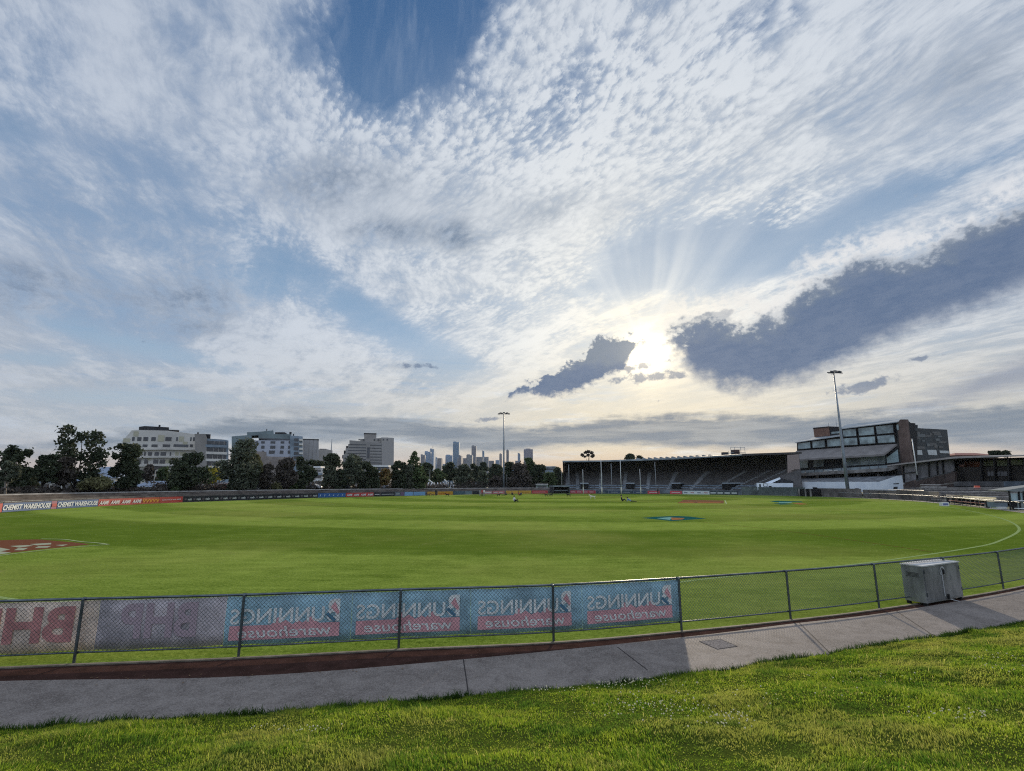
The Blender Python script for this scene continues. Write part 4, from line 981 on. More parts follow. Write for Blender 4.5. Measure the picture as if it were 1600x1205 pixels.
# ------------------------------------------------------------------ goal posts
m_white = mat('white_paint', (0.62, 0.63, 0.62), 0.5, 0.1, 1.0)
for px, pt_, ds, D, r_ in ((911.5, 735, 'short white behind post, left end of the goal', 158, .075), (940.5, 719, 'tall white goal post, left of the pair', 158, .09), (971, 719, 'tall white goal post, right of the pair', 158, .09), (1001.3, 734, 'short white behind post, right end of the goal', 158, .075)):
    b = P(px, 770, D); z = 3.1 + (756.5 - pt_) * D / FPX
    e = empty('goal_post', (b[0], b[1], 0), ds, 'goal post', 'goal posts')
    mb = MB(); mb.tube([(b[0], b[1], -0.1), (b[0], b[1], z)], [r_, r_ * .8], 8); mb.build('post', m_white, e, True)
    mb = MB(); mb.tube([(b[0], b[1], 0.02), (b[0], b[1], 2.0)], r_ * 2.3, 10); mb.build('post_pad', mat('pad_cream', (0.45, 0.44, 0.36), 0.8), e, True)
for px, pt_, ds in ((889.5, 728, 'thin grey net pole at the left end of the stand'), (956.3, 726, 'thin grey net pole between the tall goal posts'), (1025.5, 724, 'thin grey net pole right of the goal')):
    b = P(px, 770, 171); z = 3.1 + (756.5 - pt_) * 171 / FPX
    e = empty('net_pole', (b[0], b[1], 0), ds, 'pole', 'net poles behind the goal')
    mb = MB(); mb.tube([(b[0], b[1], 0), (b[0], b[1], z)], 0.07, 7); mb.build('pole', mat('grey_paint', (0.33, 0.35, 0.36), 0.5), e, True)
    mb = MB(); mb.ball((b[0], b[1], z), 0.12, n=8, m=5); mb.build('pulley', m_pole, e)
# ------------------------------------------------------------------ covered stand on the far side
st_pts = []
ST = [(868, 187), (880, 186.5), (930, 185), (985, 182), (1040, 178), (1090, 171.5), (1130, 162), (1170, 150)]
SC = Path([(P(px, 757, D)[0], D) for px, D in ST][::-1])   # from right to left, outward on the right of travel
SC = Path(spl([(P(px, 757, D)[0], D) for px, D in ST][::-1], 10)); s_r, s_l = 0.0, SC.L
s_l = SC.at_px(880)
stand = empty('covered_stand', (*SC.at(SC.L * .5), 0), 'long curved grandstand with dark interior and grey terraced seats behind the goal', 'grandstand')
m_seat = mat('grey_terraces', (0.125, 0.120, 0.120), 0.9, 0.4, 0.5, col2=(0.075, 0.070, 0.068), det=6)
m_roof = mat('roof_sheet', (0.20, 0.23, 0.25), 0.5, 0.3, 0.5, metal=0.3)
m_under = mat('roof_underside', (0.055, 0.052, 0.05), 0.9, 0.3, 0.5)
prof = [(0, -0.05), (0, 1.25)]; nst = 17
for k in range(nst):
    prof += [(0.9 * (k + 1), 1.25 + 0.36 * k), (0.9 * (k + 1), 1.25 + 0.36 * (k + 1))]
zt_ = 1.25 + .36 * nst; prof += [(17.4, zt_)]
mb = MB(); sweep(mb, SC, s_r, s_l, prof, 60)
for s in (s_r, s_l): mb.add([SC.off(s, of, z) for of, z in prof] + [SC.off(s, 17.4, -0.05)], [tuple(range(len(prof) + 1))])
mb.build('terraces', m_seat, stand)
mb = MB(); sweep(mb, SC, s_r, s_l, [(-0.25, -0.05), (-0.25, 1.15), (-0.02, 1.15)], 60); mb.build('front_wall', mat('stand_front_wall', (0.17, 0.20, 0.22), 0.9, 0.5, 0.4), stand)
_rz = [(880, 720.3), (940, 719.7), (1000, 718.0), (1060, 715.5), (1100, 713.3), (1140, 711.0), (1170, 709.0)]
def roof_z(s):                                       # height of the front eave, read off the roof line
    p = SC.off(s, -1.5, 0); px = proj(p[0], p[1], 12)[0]; py = float(np.interp(px, [a for a, b in _rz], [b for a, b in _rz]))
    x, y, w = ray(px, py); return CAMH + w * p[1] / y
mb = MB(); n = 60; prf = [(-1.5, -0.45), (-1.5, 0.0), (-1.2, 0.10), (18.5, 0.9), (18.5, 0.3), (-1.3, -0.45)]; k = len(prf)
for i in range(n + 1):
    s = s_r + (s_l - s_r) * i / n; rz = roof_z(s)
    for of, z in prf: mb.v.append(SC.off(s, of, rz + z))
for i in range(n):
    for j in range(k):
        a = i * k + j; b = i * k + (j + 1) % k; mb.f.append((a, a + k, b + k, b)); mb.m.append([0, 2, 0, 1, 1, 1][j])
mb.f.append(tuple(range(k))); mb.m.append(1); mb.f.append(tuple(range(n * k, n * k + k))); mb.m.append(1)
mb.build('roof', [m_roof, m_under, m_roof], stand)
mb = MB(); K_ = 60; rows = []
for i in range(K_):
    sa_, sb_ = s_r + (s_l - s_r) * i / K_, s_r + (s_l - s_r) * (i + 1) / K_
    mb.quad(SC.off(sa_, 17.5, -0.05), SC.off(sb_, 17.5, -0.05), SC.off(sb_, 17.5, roof_z(sb_) + .35), SC.off(sa_, 17.5, roof_z(sa_) + .35))
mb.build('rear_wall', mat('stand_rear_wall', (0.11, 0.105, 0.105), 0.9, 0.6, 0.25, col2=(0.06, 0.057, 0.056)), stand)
for s, sg in ((s_l, 1), (s_r, -1)):
    mb = MB()
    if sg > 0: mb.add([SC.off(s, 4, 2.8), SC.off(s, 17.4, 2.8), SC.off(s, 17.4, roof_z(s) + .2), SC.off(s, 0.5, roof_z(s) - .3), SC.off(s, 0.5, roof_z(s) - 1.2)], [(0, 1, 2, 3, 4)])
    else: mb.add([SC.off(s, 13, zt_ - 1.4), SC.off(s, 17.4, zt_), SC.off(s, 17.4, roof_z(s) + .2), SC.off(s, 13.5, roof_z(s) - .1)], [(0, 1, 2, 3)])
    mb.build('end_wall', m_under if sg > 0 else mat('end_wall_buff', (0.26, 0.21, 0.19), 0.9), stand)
m_aisle = mat('aisle_steps', (0.25, 0.26, 0.27), 0.9, 0.3, 1.0)
for px in (886, 903, 938, 975, 1012, 1044, 1079, 1113, 1140, 1160):
    s = SC.at_px(px)
    if s is None: continue
    mb = MB(); pr_ = [(-0.02, 1.28)]
    for kk in range(nst): pr_ += [(0.9 * (kk + 1) - 0.04, 1.28 + 0.36 * kk), (0.9 * (kk + 1) - 0.04, 1.28 + 0.36 * (kk + 1))]
    sweep(mb, SC, max(0, s - 0.55), s + 0.55, pr_, 1); mb.build('aisle', m_aisle, stand)
for px in (913.5, 985, 1057, 1134):
    s = SC.at_px(px); c = SC.at(s); t = SC.tan(s); nn = SC.nor(s)
    v = MB(); a = c - t * 1.5 + nn * 0.1; v.obox(a, t * 3.0, nn * 5.5, 0.28, 3.15); v.build('tunnel_canopy', mat('tunnel_roof_pale', (0.36, 0.42, 0.46), 0.7), stand)
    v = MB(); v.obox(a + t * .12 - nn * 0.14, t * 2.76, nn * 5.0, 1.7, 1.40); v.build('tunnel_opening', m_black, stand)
    v = MB(); v.obox(a + t * .1 + nn * 0.05, t * 2.8, nn * 4.0, 1.1, 2.04 + 0.0); 
# rows of seat backs along the front tiers read as bluish lines
for k in (1, 3):
    mb = MB(); sweep(mb, SC, s_r + 1, s_l - 1, [(0.9 * k + 0.3, 1.25 + .36 * k + .02), (0.9 * k + 0.35, 1.25 + .36 * k + .36), (0.9 * k + 0.42, 1.25 + .36 * k + .36)], 60); mb.build('seat_row', mat('seat_blue_grey', (0.17, 0.22, 0.27), 0.7, 0.6, 2.0), stand)
# roof columns in the dark bay and lights
for i in range(13):
    s = s_r + (s_l - s_r) * (i + 0.5) / 13; c = SC.off(s, 14.8, zt_ - 0.6); mb = MB(); mb.tube([c, (c[0], c[1], roof_z(s) + .2)], 0.14, 6); mb.build('roof_column', mat('column_dark', (0.09, 0.085, 0.08), 0.8), stand)
for px, py in ((995, 744), (1049, 741), (1080, 741), (1166, 740)):
    pass
# things on the stand roof
def on_roof(px, of=3.0): s = SC.at_px(px) if SC.at_px(px) is not None else 0; c = SC.off(s, of, roof_z(s) + 0.25); return Vector(c)
for i, px in enumerate(range(1002, 1112, 9)):
    c = on_roof(px, 2.0); mb = MB(); s = SC.at_px(px); t = SC.tan(s)
    mb.add([(c.x - t.x * 0.8, c.y - t.y * .8, c.z - .1), (c.x + t.x * 0.9, c.y + t.y * .9, c.z - .1), (c.x + t.x * .9, c.y + t.y * .9, c.z + .5), (c.x - t.x * 0.8, c.y - t.y * .8 + 1.6, c.z), (c.x + t.x * 0.9, c.y + t.y * .9 + 1.6, c.z), (c.x + t.x * .9, c.y + t.y * .9 + 1.6, c.z + .5)],
           [(0, 1, 2), (3, 5, 4), (0, 2, 5, 3), (0, 3, 4, 1), (1, 4, 5, 2)])
    mb.build('roof_vent', m_roof, stand)
c = on_roof(1136, 5); cp = empty('camera_platform', tuple(c), 'dark scaffold camera platform on top of the stand roof', 'platform')
mb = MB(); mb.box(c.x - 1.6, c.y - 1.2, c.z, c.x + 0.2, c.y + 1.2, c.z + 1.6); mb.build('cabin', mat('platform_brown', (0.07, 0.045, 0.04), 0.9), cp)
mb = MB(); mb.box(c.x - 2.6, c.y - 1.2, c.z + .55, c.x + 2.0, c.y + 1.2, c.z + .7); mb.build('deck', m_pole, cp)
for dx_ in (-2.5, -1.3, 0.6, 1.9):
    mb = MB(); mb.tube([(c.x + dx_, c.y - 1.1, c.z - .3), (c.x + dx_, c.y - 1.1, c.z + 2.4)], 0.06, 5); mb.build('scaffold_post', m_pole, cp)
for dz_ in (1.5, 2.3):
    mb = MB(); mb.tube([(c.x - 2.5, c.y - 1.1, c.z + dz_), (c.x + 1.9, c.y - 1.1, c.z + dz_)], 0.05, 5); mb.build('scaffold_rail', m_pole, cp)
c = on_roof(1118, 5); mb = MB(); mb.box(c.x - .8, c.y - .8, c.z - .3, c.x + .8, c.y + .8, c.z + 1.1); mb.tube([(c.x + 1.2, c.y, c.z), (c.x + 1.2, c.y, c.z + 1.6)], 0.06, 5); tag(mb.build('roof_plant', m_dark), 'small dark plant box on the stand roof left of the camera platform', 'roof box')
# interchange shelter
sh = Plane(858, 167, 890, 168.5)
e = empty('team_shelter', tuple(sh.pt(874, 770)), 'low dark team shelter between the red board and the covered stand', 'shelter')
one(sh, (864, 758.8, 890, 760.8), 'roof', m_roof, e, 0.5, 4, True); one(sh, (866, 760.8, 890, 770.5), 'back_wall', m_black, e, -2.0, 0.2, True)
one(sh, (864, 761, 865, 771), 'side_post', m_dark, e, 0.3, 3.6, True); one(sh, (889, 761, 890, 771), 'side_post', m_dark, e, 0.3, 3.6, True)
one(sh, (866, 766, 889, 767.5), 'bench', mat('bench_grey', (0.18, 0.2, 0.22), 0.7), e, -0.6, 0.5, True)
# ------------------------------------------------------------------ pavilion
FPn = Plane(1403, 145, 1228, 176)
pav = empty('pavilion', tuple(FPn.pt(1310, 768)), 'tall brick and glass pavilion with verandah roof behind the right light pole', 'pavilion')
m_pglass = mat('pavilion_glass', (0.36, 0.46, 0.48), 0.10, 0.5, 0.30, col2=(0.08, 0.11, 0.12), spec=0.8, det=5)
m_pframe = mat('window_frame_black', (0.012, 0.012, 0.014), 0.6)
m_pgrey = mat('roof_grey_sheet', (0.33, 0.36, 0.38), 0.55, 0.15, 0.3, metal=0.2)
m_ver = mat('verandah_roof', (0.20, 0.185, 0.18), 0.85, 0.2, 0.4)
m_wp = mat('white_painted_block', (0.78, 0.82, 0.86), 0.85, 0.15, 0.3, col2=(0.62, 0.68, 0.75))
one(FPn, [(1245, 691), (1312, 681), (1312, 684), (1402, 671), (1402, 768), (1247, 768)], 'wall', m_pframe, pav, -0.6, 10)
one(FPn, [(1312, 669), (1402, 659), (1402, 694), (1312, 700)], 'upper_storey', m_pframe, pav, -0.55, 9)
# roofs: sloping sheets
def slope(plane, name, m, parent, a, b, c, d, off_f, off_b, th=0.25):
    """quad sheet: a,b on the front eave (offset off_f), c,d on the ridge (offset off_b)"""
    A = plane.pt(*a, off_f); B = plane.pt(*b, off_f); C_ = plane.pt(*c, off_b); D_2 = plane.pt(*d, off_b)
    dn = Vector((0, 0, -th)); mb = MB(); vs = [A, B, C_, D_2, A + dn, B + dn, C_ + dn, D_2 + dn]
    mb.add([tuple(v) for v in vs], [(0, 1, 2, 3), (7, 6, 5, 4), (0, 4, 5, 1), (1, 5, 6, 2), (2, 6, 7, 3), (3, 7, 4, 0)]); return mb.build(name, m, parent)
slope(FPn, 'lower_roof', m_pgrey, pav, (1242.5, 691), (1314, 680.5), (1313, 678), (1255, 683), 1.2, -5)
slope(FPn, 'upper_roof', m_pgrey, pav, (1311, 670), (1404, 658.5), (1408, 655), (1322, 663.5), 1.0, -2.5)
def glass(poly, par=pav, off=0.0):
    g_ = one(FPn, poly, 'window', m_pframe, par, off, 0.25)
    cx = sum(p[0] for p in poly) / 4; cy = sum(p[1] for p in poly) / 4
    one(FPn, [((p[0] - cx) * .9 + cx, (p[1] - cy) * .84 + cy) for p in poly], 'pane', m_pglass, g_, off + 0.04, 0.05)
for q in ([(1245.5, 692.5), (1266.5, 689.5), (1267.5, 701), (1246.5, 703)], [(1268, 689.3), (1289, 686.8), (1290, 699.5), (1269, 701)], [(1291, 686.5), (1314, 684.3), (1315, 697.5), (1292, 699.3)],
          [(1315.5, 671.2), (1338, 668.8), (1339, 682), (1317, 683.4)], [(1339.5, 668.6), (1366, 665.8), (1367.5, 680), (1341, 682)], [(1367, 665.5), (1396, 662.5), (1397.5, 677), (1369, 679.8)],
          [(1316, 684.5), (1340, 683), (1341, 695.8), (1317.5, 697)], [(1341, 683), (1368, 680.8), (1369, 693.5), (1343, 695.4)], [(1369, 680.6), (1398, 678.3), (1400, 692), (1371, 693.4)]): glass(q)
slope(FPn, 'verandah_roof', m_ver, pav, (1226, 719), (1381, 709.5), (1402, 693.5), (1245, 704.5), 6.5, 0.3, 0.5)
# verandah level
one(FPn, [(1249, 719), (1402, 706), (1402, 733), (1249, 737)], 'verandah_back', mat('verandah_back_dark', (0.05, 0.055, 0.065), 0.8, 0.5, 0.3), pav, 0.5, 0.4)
for q in ([(1250, 720), (1262, 719.5), (1262, 731), (1250, 732)], [(1271, 718.5), (1287, 717.5), (1287, 729), (1271, 730)], [(1321, 716), (1383, 712), (1383, 725), (1321, 728)]): 
    one(FPn, q, 'verandah_window', mat('verandah_glass', (0.50, 0.60, 0.64), 0.25, 0.3, 0.3, col2=(0.16, 0.21, 0.23)), pav, 0.8, 0.1)
one(FPn, [(1385, 712), (1402, 700), (1404, 722), (1386, 724)], 'side_screen', mat('screen_glass', (0.38, 0.47, 0.48), 0.3, 0.3, 0.3, col2=(0.25, 0.33, 0.35)), pav, 3.0, 0.15)
one(FPn, [(1384, 711), (1404, 697.5), (1404, 700), (1386, 714)], 'barge_board', m_pframe, pav, 3.3, 0.5)
slope(FPn, 'balcony_floor', m_conc, pav, (1228, 741), (1388, 731), (1402, 727), (1247, 736), 6.0, 0.5, 0.9)
for i in range(11):                                  # balustrade panels
    x0, x1 = 1230 + i * 14.3, 1230 + (i + 1) * 14.3 - 1.2; f = lambda x: 737.0 - (x - 1228) * 10 / 160
    one(FPn, [(x0, f(x0)), (x1, f(x1)), (x1, f(x1) + 4.5), (x0, f(x0) + 4.5)], 'balustrade_panel', mat('balustrade', (0.22, 0.26, 0.28), 0.4, 0.3, 0.5), pav, 5.9, 0.1)
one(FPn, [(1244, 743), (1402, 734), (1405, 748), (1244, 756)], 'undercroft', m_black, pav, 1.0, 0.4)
for x in (1245, 1277, 1309, 1341, 1372): one(FPn, (x, 741, x + 2.2, 756), 'column', m_concl if x < 1300 else m_conc, pav, 3.5, 0.5, True)
for k in range(3): one(FPn, [(1286.5 + k * 8.2, 735.6 - k * .5), (1292.5 + k * 8.2, 735.2 - k * .5), (1292.5 + k * 8.2, 736.6 - k * .5), (1286.5 + k * 8.2, 737 - k * .5)], 'name_strip', mat('sign_pale', (0.5, 0.5, 0.48), 0.7), pav, 6.1, 0.05)
one(FPn, [(1270.5, 668.5), (1295, 666.2), (1297, 681), (1272.5, 683)], 'lift_tower', m_brick, pav, -3.0, 5)
one(FPn, [(1270, 668.8), (1295, 666.3), (1314, 667), (1314, 668.3), (1295, 667.6), (1270, 670.2)], 'tower_cap', m_dark, pav, -2.8, 5.4)
one(FPn, [(1296, 667), (1313, 667), (1313, 681), (1297, 682)], 'plant_screen', m_pframe, pav, -2.9, 4)
one(FPn, [(1299, 675), (1313, 674), (1313, 677), (1299, 678)], 'plant_window', m_pglass, pav, -2.7, 0.1)
for x, y in ((1307.5, 656), (1295, 661)):
    a_ = FPn.pt(x, 668, -4); mb = MB(); mb.tube([a_, (a_.x, a_.y, a_.z + (668 - y) * .2)], 0.05, 5); mb.build('aerial', m_pole, pav)
one(FPn, [(1402, 660), (1407, 655.5), (1415, 655.5), (1430, 770), (1412, 770)], 'brick_pier', mat('pier_brick', (0.125, 0.088, 0.076), 0.9, 0.3, 0.5), pav, 0.6, 1.2)
one(FPn, [(1400.5, 664), (1403.5, 663), (1404.5, 672), (1401.5, 672.5)], 'pier_window', m_pglass, pav, 0.75, 0.1)
# east wing turning away
E0 = FPn.pt(1414, 757, 0.4); EW = Plane(1414, E0.y, 1489, E0.y + 26)
m_clad = mat('dark_cladding', (0.022, 0.032, 0.038), 0.6, 0.5, 0.25, col2=(0.008, 0.011, 0.014), spec=0.3, det=6)
one(EW, [(1413, 655.4), (1419, 655.6), (1424, 668.5), (1480, 671.5), (1490, 768), (1430, 768), (1415, 690)], 'east_wing', m_clad, pav, 0, 12)
for q in ([(1422, 703), (1440.5, 703.5), (1441.5, 711), (1423, 710)], [(1449, 703), (1463, 703.2), (1464.5, 711.5), (1451, 711)], [(1468, 704), (1482, 704.5), (1483, 708.5), (1469, 708)]):
    one(EW, q, 'wing_window', mat('wing_glass', (0.40, 0.44, 0.44), 0.3, 0.2, 0.5), pav, 0.12, 0.2)
rsb = random.Random(5)
for i in range(22):                                  # cladding panels stand a little proud
    x = rsb.uniform(1424, 1470); y = rsb.uniform(673, 699); w = rsb.uniform(4, 12); h = rsb.uniform(2, 5)
    one(EW, [(x, y), (x + w, y), (x + w + .3, y + h), (x + .3, y + h)], 'cladding_panel', mat('clad_b%d' % (i % 3), [(0.012, 0.018, 0.022), (0.045, 0.062, 0.070), (0.028, 0.034, 0.036)][i % 3], 0.4), pav, 0.06 + i * 0.004, 0.05)
one(EW, [(1425, 663.5), (1434, 664), (1434, 669), (1425, 669)], 'roof_plant', m_dark, pav, -2, 2)
# seating tier and white walls in front of the pavilion
tier = empty('pavilion_terrace', tuple(FPn.pt(1300, 768, 14)), 'grey terrace seating between the pavilion undercroft and the white wall', 'terrace')
slope(FPn, 'deck', mat('tier_grey', (0.15, 0.16, 0.175), 0.9, 0.5, 0.5), tier, (1243, 753.5), (1373, 752.5), (1402, 743), (1246, 748), 14, 4, 0.6)
for i, (x0, x1, y) in enumerate(((1255, 1300, 751.3), (1310, 1360, 750), (1240, 1262, 747.5))):
    one(FPn, [(x0, y), (x1, y - .6), (x1, y + .6), (x0, y + 1.2)], 'seat_row', mat('seat_grey', (0.08, 0.085, 0.10), 0.8), tier, 10 - i, 0.5)
for x in (1281, 1305): one(FPn, [(x, 750.5), (x + 7, 750.2), (x + 7, 751.8), (x, 752.2)], 'table', m_white, tier, 9, 1.0)
ww = empty('white_wall', tuple(FPn.pt(1310, 768, 15)), 'long white painted block wall below the pavilion terrace', 'wall')
one(FPn, [(1238, 753), (1373, 753), (1402, 743.5), (1409, 743), (1413, 764), (1385, 769), (1255, 769), (1243, 762)], 'wall', m_wp, ww, 15, 0.5)
for q in ((1270, 761.5, 1277, 765.2), (1336.5, 763, 1342, 767)): one(FPn, q, 'vent_opening', m_black, ww, 15.1, 0.3, True)
for q in ([(1396, 755.5), (1404, 755), (1404, 756.3), (1396, 756.6)], [(1396, 761), (1402, 760.5), (1402, 764), (1396, 764.5)]): one(FPn, q, 'recess', m_dark, ww, 15.1, 0.2)
WP = Plane(1183, 146, 1240, 143)
w2 = empty('white_kiosk', tuple(WP.pt(1210, 766)), 'low white building with door and small sign at the right end of the stand', 'kiosk')
one(WP, [(1183, 755), (1239, 755), (1239.5, 766.5), (1184, 766)], 'wall', m_wp, w2, 0, 3)
one(WP, (1187, 756.5, 1189.5, 766.3), 'door', m_dark, w2, 0.05, 0.3, True); one(WP, (1201.5, 759.5, 1206, 764.5), 'window', m_black, w2, 0.05, 0.3, True)
fr_ = one(WP, (1193, 755.6, 1199.3, 760.3), 'sign_frame', m_dark, w2, 0.06, 0.1, True); one(WP, (1193.8, 756.3, 1198.6, 759.6), 'sign_face', m_wp, fr_, 0.10, 0.08, True)
rp = empty('white_ramp', tuple(WP.pt(1205, 755, -3)), 'white sloping ramp wall rising behind the kiosk', 'ramp')
one(WP, [(1195, 755), (1218, 746), (1220, 748.5), (1206, 754.9)], 'parapet', m_wp, rp, -2, 0.4)
one(WP, [(1204, 755.2), (1222, 747.5), (1240, 752), (1240, 755.5)], 'ramp_wall', m_dark, rp, -3, 2)
fl = empty('flagpole', tuple(P(1430, 722, 112)), 'bare white flagpole above the low stand roof', 'flagpole')
b = P(1432.2, 735, 112); t_ = 3.1 + (756 - 688) * 112 / FPX; mb = MB(); mb.tube([(b[0], b[1], 5.0), (b[0], b[1], t_)], [0.13, 0.08], 8); mb.build('pole', m_white, fl, True)
mb = MB(); mb.ball((b[0], b[1], t_), 0.12); mb.build('finial', m_white, fl)
# ------------------------------------------------------------------ low stand on the right
RS = Plane(1385, 136, 1600, 90)
ls = empty('low_stand', tuple(RS.pt(1500, 768)), 'low dark stand with thin flat roof along the right side of the oval', 'grandstand')
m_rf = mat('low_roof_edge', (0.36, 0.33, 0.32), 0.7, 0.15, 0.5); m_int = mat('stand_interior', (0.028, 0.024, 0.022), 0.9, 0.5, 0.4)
m_pan = mat('grey_panels', (0.17, 0.165, 0.175), 0.85, 0.35, 0.6)
def on(poly, name, m, off=0.0, depth=0.3, par=ls): return one(RS, poly, name, m, par, off, depth)
on([(1386, 726.8), (1490, 713.6), (1600, 711.2), (1700, 709), (1700, 711.5), (1600, 713), (1490, 716.5), (1386, 728.6)], 'roof_fascia', m_rf, 0.5, 0.3)
# roof deck behind the fascia
A4 = [RS.pt(1386, 726.8, 0.2), RS.pt(1490, 713.6, .2), RS.pt(1600, 711.2, .2), RS.pt(1700, 709, .2)]
mb = MB()
for a, b in zip(A4, A4[1:]):
    bk = Vector((RS.n.x, RS.n.y, 0)) * -10; mb.add([tuple(v) for v in (a, b, b + bk + Vector((0, 0, .25)), a + bk + Vector((0, 0, .25)), a - Vector((0, 0, .2)), b - Vector((0, 0, .2)), b + bk, a + bk)], [(0, 1, 2, 3), (7, 6, 5, 4), (0, 4, 5, 1), (2, 6, 7, 3)])
mb.build('roof', m_rf, ls)
on([(1410, 728), (1412, 755), (1432, 749.5), (1430, 725)], 'panel_wall', mat('panel_pale', (0.24, 0.23, 0.24), 0.8, 0.4, 0.8), -1.2, 0.2)
on([(1430, 725), (1432, 749.5), (1491, 736), (1489, 718)], 'panel_wall', m_pan, -1.2, 0.2)
for x, y0, y1 in ((1409.5, 728, 754), (1430, 724.8, 749.5), (1449, 722.3, 745), (1462, 720.5, 742), (1471, 719.3, 740)): on([(x, y0), (x + 1.4, y0), (x + 2.8, y1), (x + 1.4, y1)], 'mullion', m_pframe, -0.9, 0.2)
on([(1412, 739), (1431, 737), (1431.5, 738), (1412, 740)], 'mullion', m_pframe, -0.9, 0.15)
on([(1411, 757), (1492, 737), (1492, 775), (1413, 775)], 'lower_wall', mat('brown_lower_wall', (0.075, 0.055, 0.05), 0.9, 0.5, 0.6), 0.1, 0.4)
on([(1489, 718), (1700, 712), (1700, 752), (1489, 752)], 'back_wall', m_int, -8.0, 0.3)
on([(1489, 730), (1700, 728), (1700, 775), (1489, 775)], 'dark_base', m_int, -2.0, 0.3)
on([(1505, 721.5), (1530, 721), (1531, 729.5), (1506, 729.5)], 'terracotta_panel', mat('terracotta', (0.80, 0.32, 0.20), 0.8, 0.3, 0.6), -7.6, 0.2)
for x0, x1, y0, y1 in ((1533, 1541, 720.5, 728.5), (1543, 1551, 719.5, 728.5), (1553.5, 1573, 719, 728), (1576, 1597, 718.5, 727)): on([(x0, y0), (x1, y0), (x1 + .6, y1), (x0 + .6, y1)], 'opening', mat('painted_sunlit_green', (0.55, 0.60, 0.42), 0.9, 0.5, 1.5, col2=(0.30, 0.36, 0.22)), -7.6, 0.2)  # pale panels fill the openings; sunlit greenery beyond is painted into their colour
for x in (1498, 1502): on([(x, 726), (x + 1.4, 726), (x + 3.8, 742), (x + 2.2, 742)], 'brick_post', mat('salmon_post', (0.42, 0.22, 0.18), 0.8), -3, 0.3)
on([(1536, 729.5), (1567, 729), (1568, 735), (1537, 735.5)], 'screen_panel', mat('dull_green_panel', (0.14, 0.15, 0.13), 0.9, 0.4, 1.0), -5, 0.2)
for i in range(6): on([(1543 + i * 5.2, 737), (1547 + i * 5.2, 736.8), (1547.4 + i * 5.2, 743.5), (1543.3 + i * 5.2, 743.8)], 'window', mat('dim_window', (0.11, 0.11, 0.12), 0.6), -1.9 + 0.0, 0.1)
for x in (1531, 1551.5, 1574, 1599): on([(x, 716), (x + 2, 716), (x + 3, 752), (x + 1, 752)], 'column', m_pframe, -1.5, 0.4)
# terraces in front of the low stand
LT = empty('lower_terraces', tuple(RS.pt(1550, 775, 12)), 'grey concrete terrace steps in front of the low stand', 'terrace')
on([(1490, 752.5), (1568, 752.3), (1569, 760.5), (1490, 760)], 'grey_wall', mat('wall_grey_dark', (0.085, 0.085, 0.09), 0.9, 0.4, 0.6), 1.0, 0.4, LT)
on([(1568, 752.3), (1700, 752), (1700, 761), (1569, 760.5)], 'blue_grey_wall', mat('wall_blue_grey', (0.10, 0.125, 0.155), 0.9, 0.4, 0.6), 1.05, 0.4, LT)
steps = [(1413, 762, 1700, 760.5), (1440, 766, 1700, 764.5), (1445, 770.5, 1700, 769), (1450, 774.5, 1700, 774), (1450, 778, 1700, 780)]
for i, (x0, y0, x1, y1) in enumerate(steps):
    on([(x0, y0), (x1, y1), (x1, y1 + 8), (x0, y0 + 8)], 'step', mat('step_conc_%d' % i, [(0.17, 0.155, 0.15), (0.14, 0.13, 0.13), (0.12, 0.105, 0.10), (0.13, 0.12, 0.115), (0.11, 0.10, 0.095)][i], 0.95, 0.45, 0.8), 3 + i * 3.0, 3.2, LT)
rs9 = random.Random(9)
for i in range(9):
    y = 762.2 + i * 2.5; xl = 1440 + i * 3 + rs9.uniform(-8, 20)
    on([(xl, y), (1700, y - .4 + i * .25), (1700, y + .7 + i * .25), (xl, y + 1.1)], 'step_nosing', mat('nosing_%d' % (i % 3), [(0.42, 0.40, 0.38), (0.30, 0.28, 0.26), (0.55, 0.52, 0.48)][i % 3], 0.9, 0.4, 1.0), 6.3 + i * 1.4 if i < 7 else 15.6 + i * .1, 0.25, LT)
for i in range(5):
    x = 1415 + i * 15; on([(x, 764 - i * 2.2), (x + 22, 763 - i * 2.2), (x + 22, 763.8 - i * 2.2), (x, 764.8 - i * 2.2)], 'handrail', mat('nosing_1', (0.22, 0.20, 0.19)), 1.0 + i * .3, 0.1, LT)
# ------------------------------------------------------------------ buildings beyond the left side
m_bw = mat('render_white', (0.53, 0.51, 0.47), 0.9, 0.15, 0.1); m_cream2 = mat('panel_cream', (0.42, 0.40, 0.30), 0.9)
m_win = mat('dark_window', (0.03, 0.035, 0.045), 0.15, 0.5, 0.3, spec=0.7)
m_bgrey = mat('building_grey', (0.265, 0.25, 0.235), 0.9, 0.2, 0.1); m_bgl = mat('blue_grey_facade', (0.20, 0.25, 0.30), 0.6, 0.3, 0.2)
m_gg = mat('green_grey_cladding', (0.16, 0.20, 0.21), 0.8, 0.25, 0.15); m_pink = mat('beige_brick', (0.27, 0.235, 0.215), 0.9, 0.25, 0.3)
def windows(pl, rows, par, off=0.12, name='window', m=None):
    for y0, y1, xs in rows:
        for x0, x1 in xs: one(pl, (x0, y0, x1, y1), name, m or m_win, par, off, 0.3, True)
def facing(px, D): r_ = ray(px, 757); return Plane(px, D, dirv=(r_[1], -r_[0]))
B1 = facing(255, 193); b1 = empty('apartment_building', tuple(B1.pt(255, 760)), 'white curved-front apartment block with dark penthouse, far left', 'apartment block')
one(B1, [(190, 691), (206, 672.5), (217, 672), (262, 673), (305, 678.5), (307, 762), (190, 762)], 'wall', m_bw, b1, 0, 22)
one(B1, [(217, 672.5), (217, 667), (226, 665.8), (264, 667.8), (264, 673)], 'penthouse', m_dark, b1, -3, 12); one(B1, [(262, 671.5), (280, 672.2), (280, 673.2), (262, 673.2)], 'penthouse_awning', m_dark, b1, -1, 8)
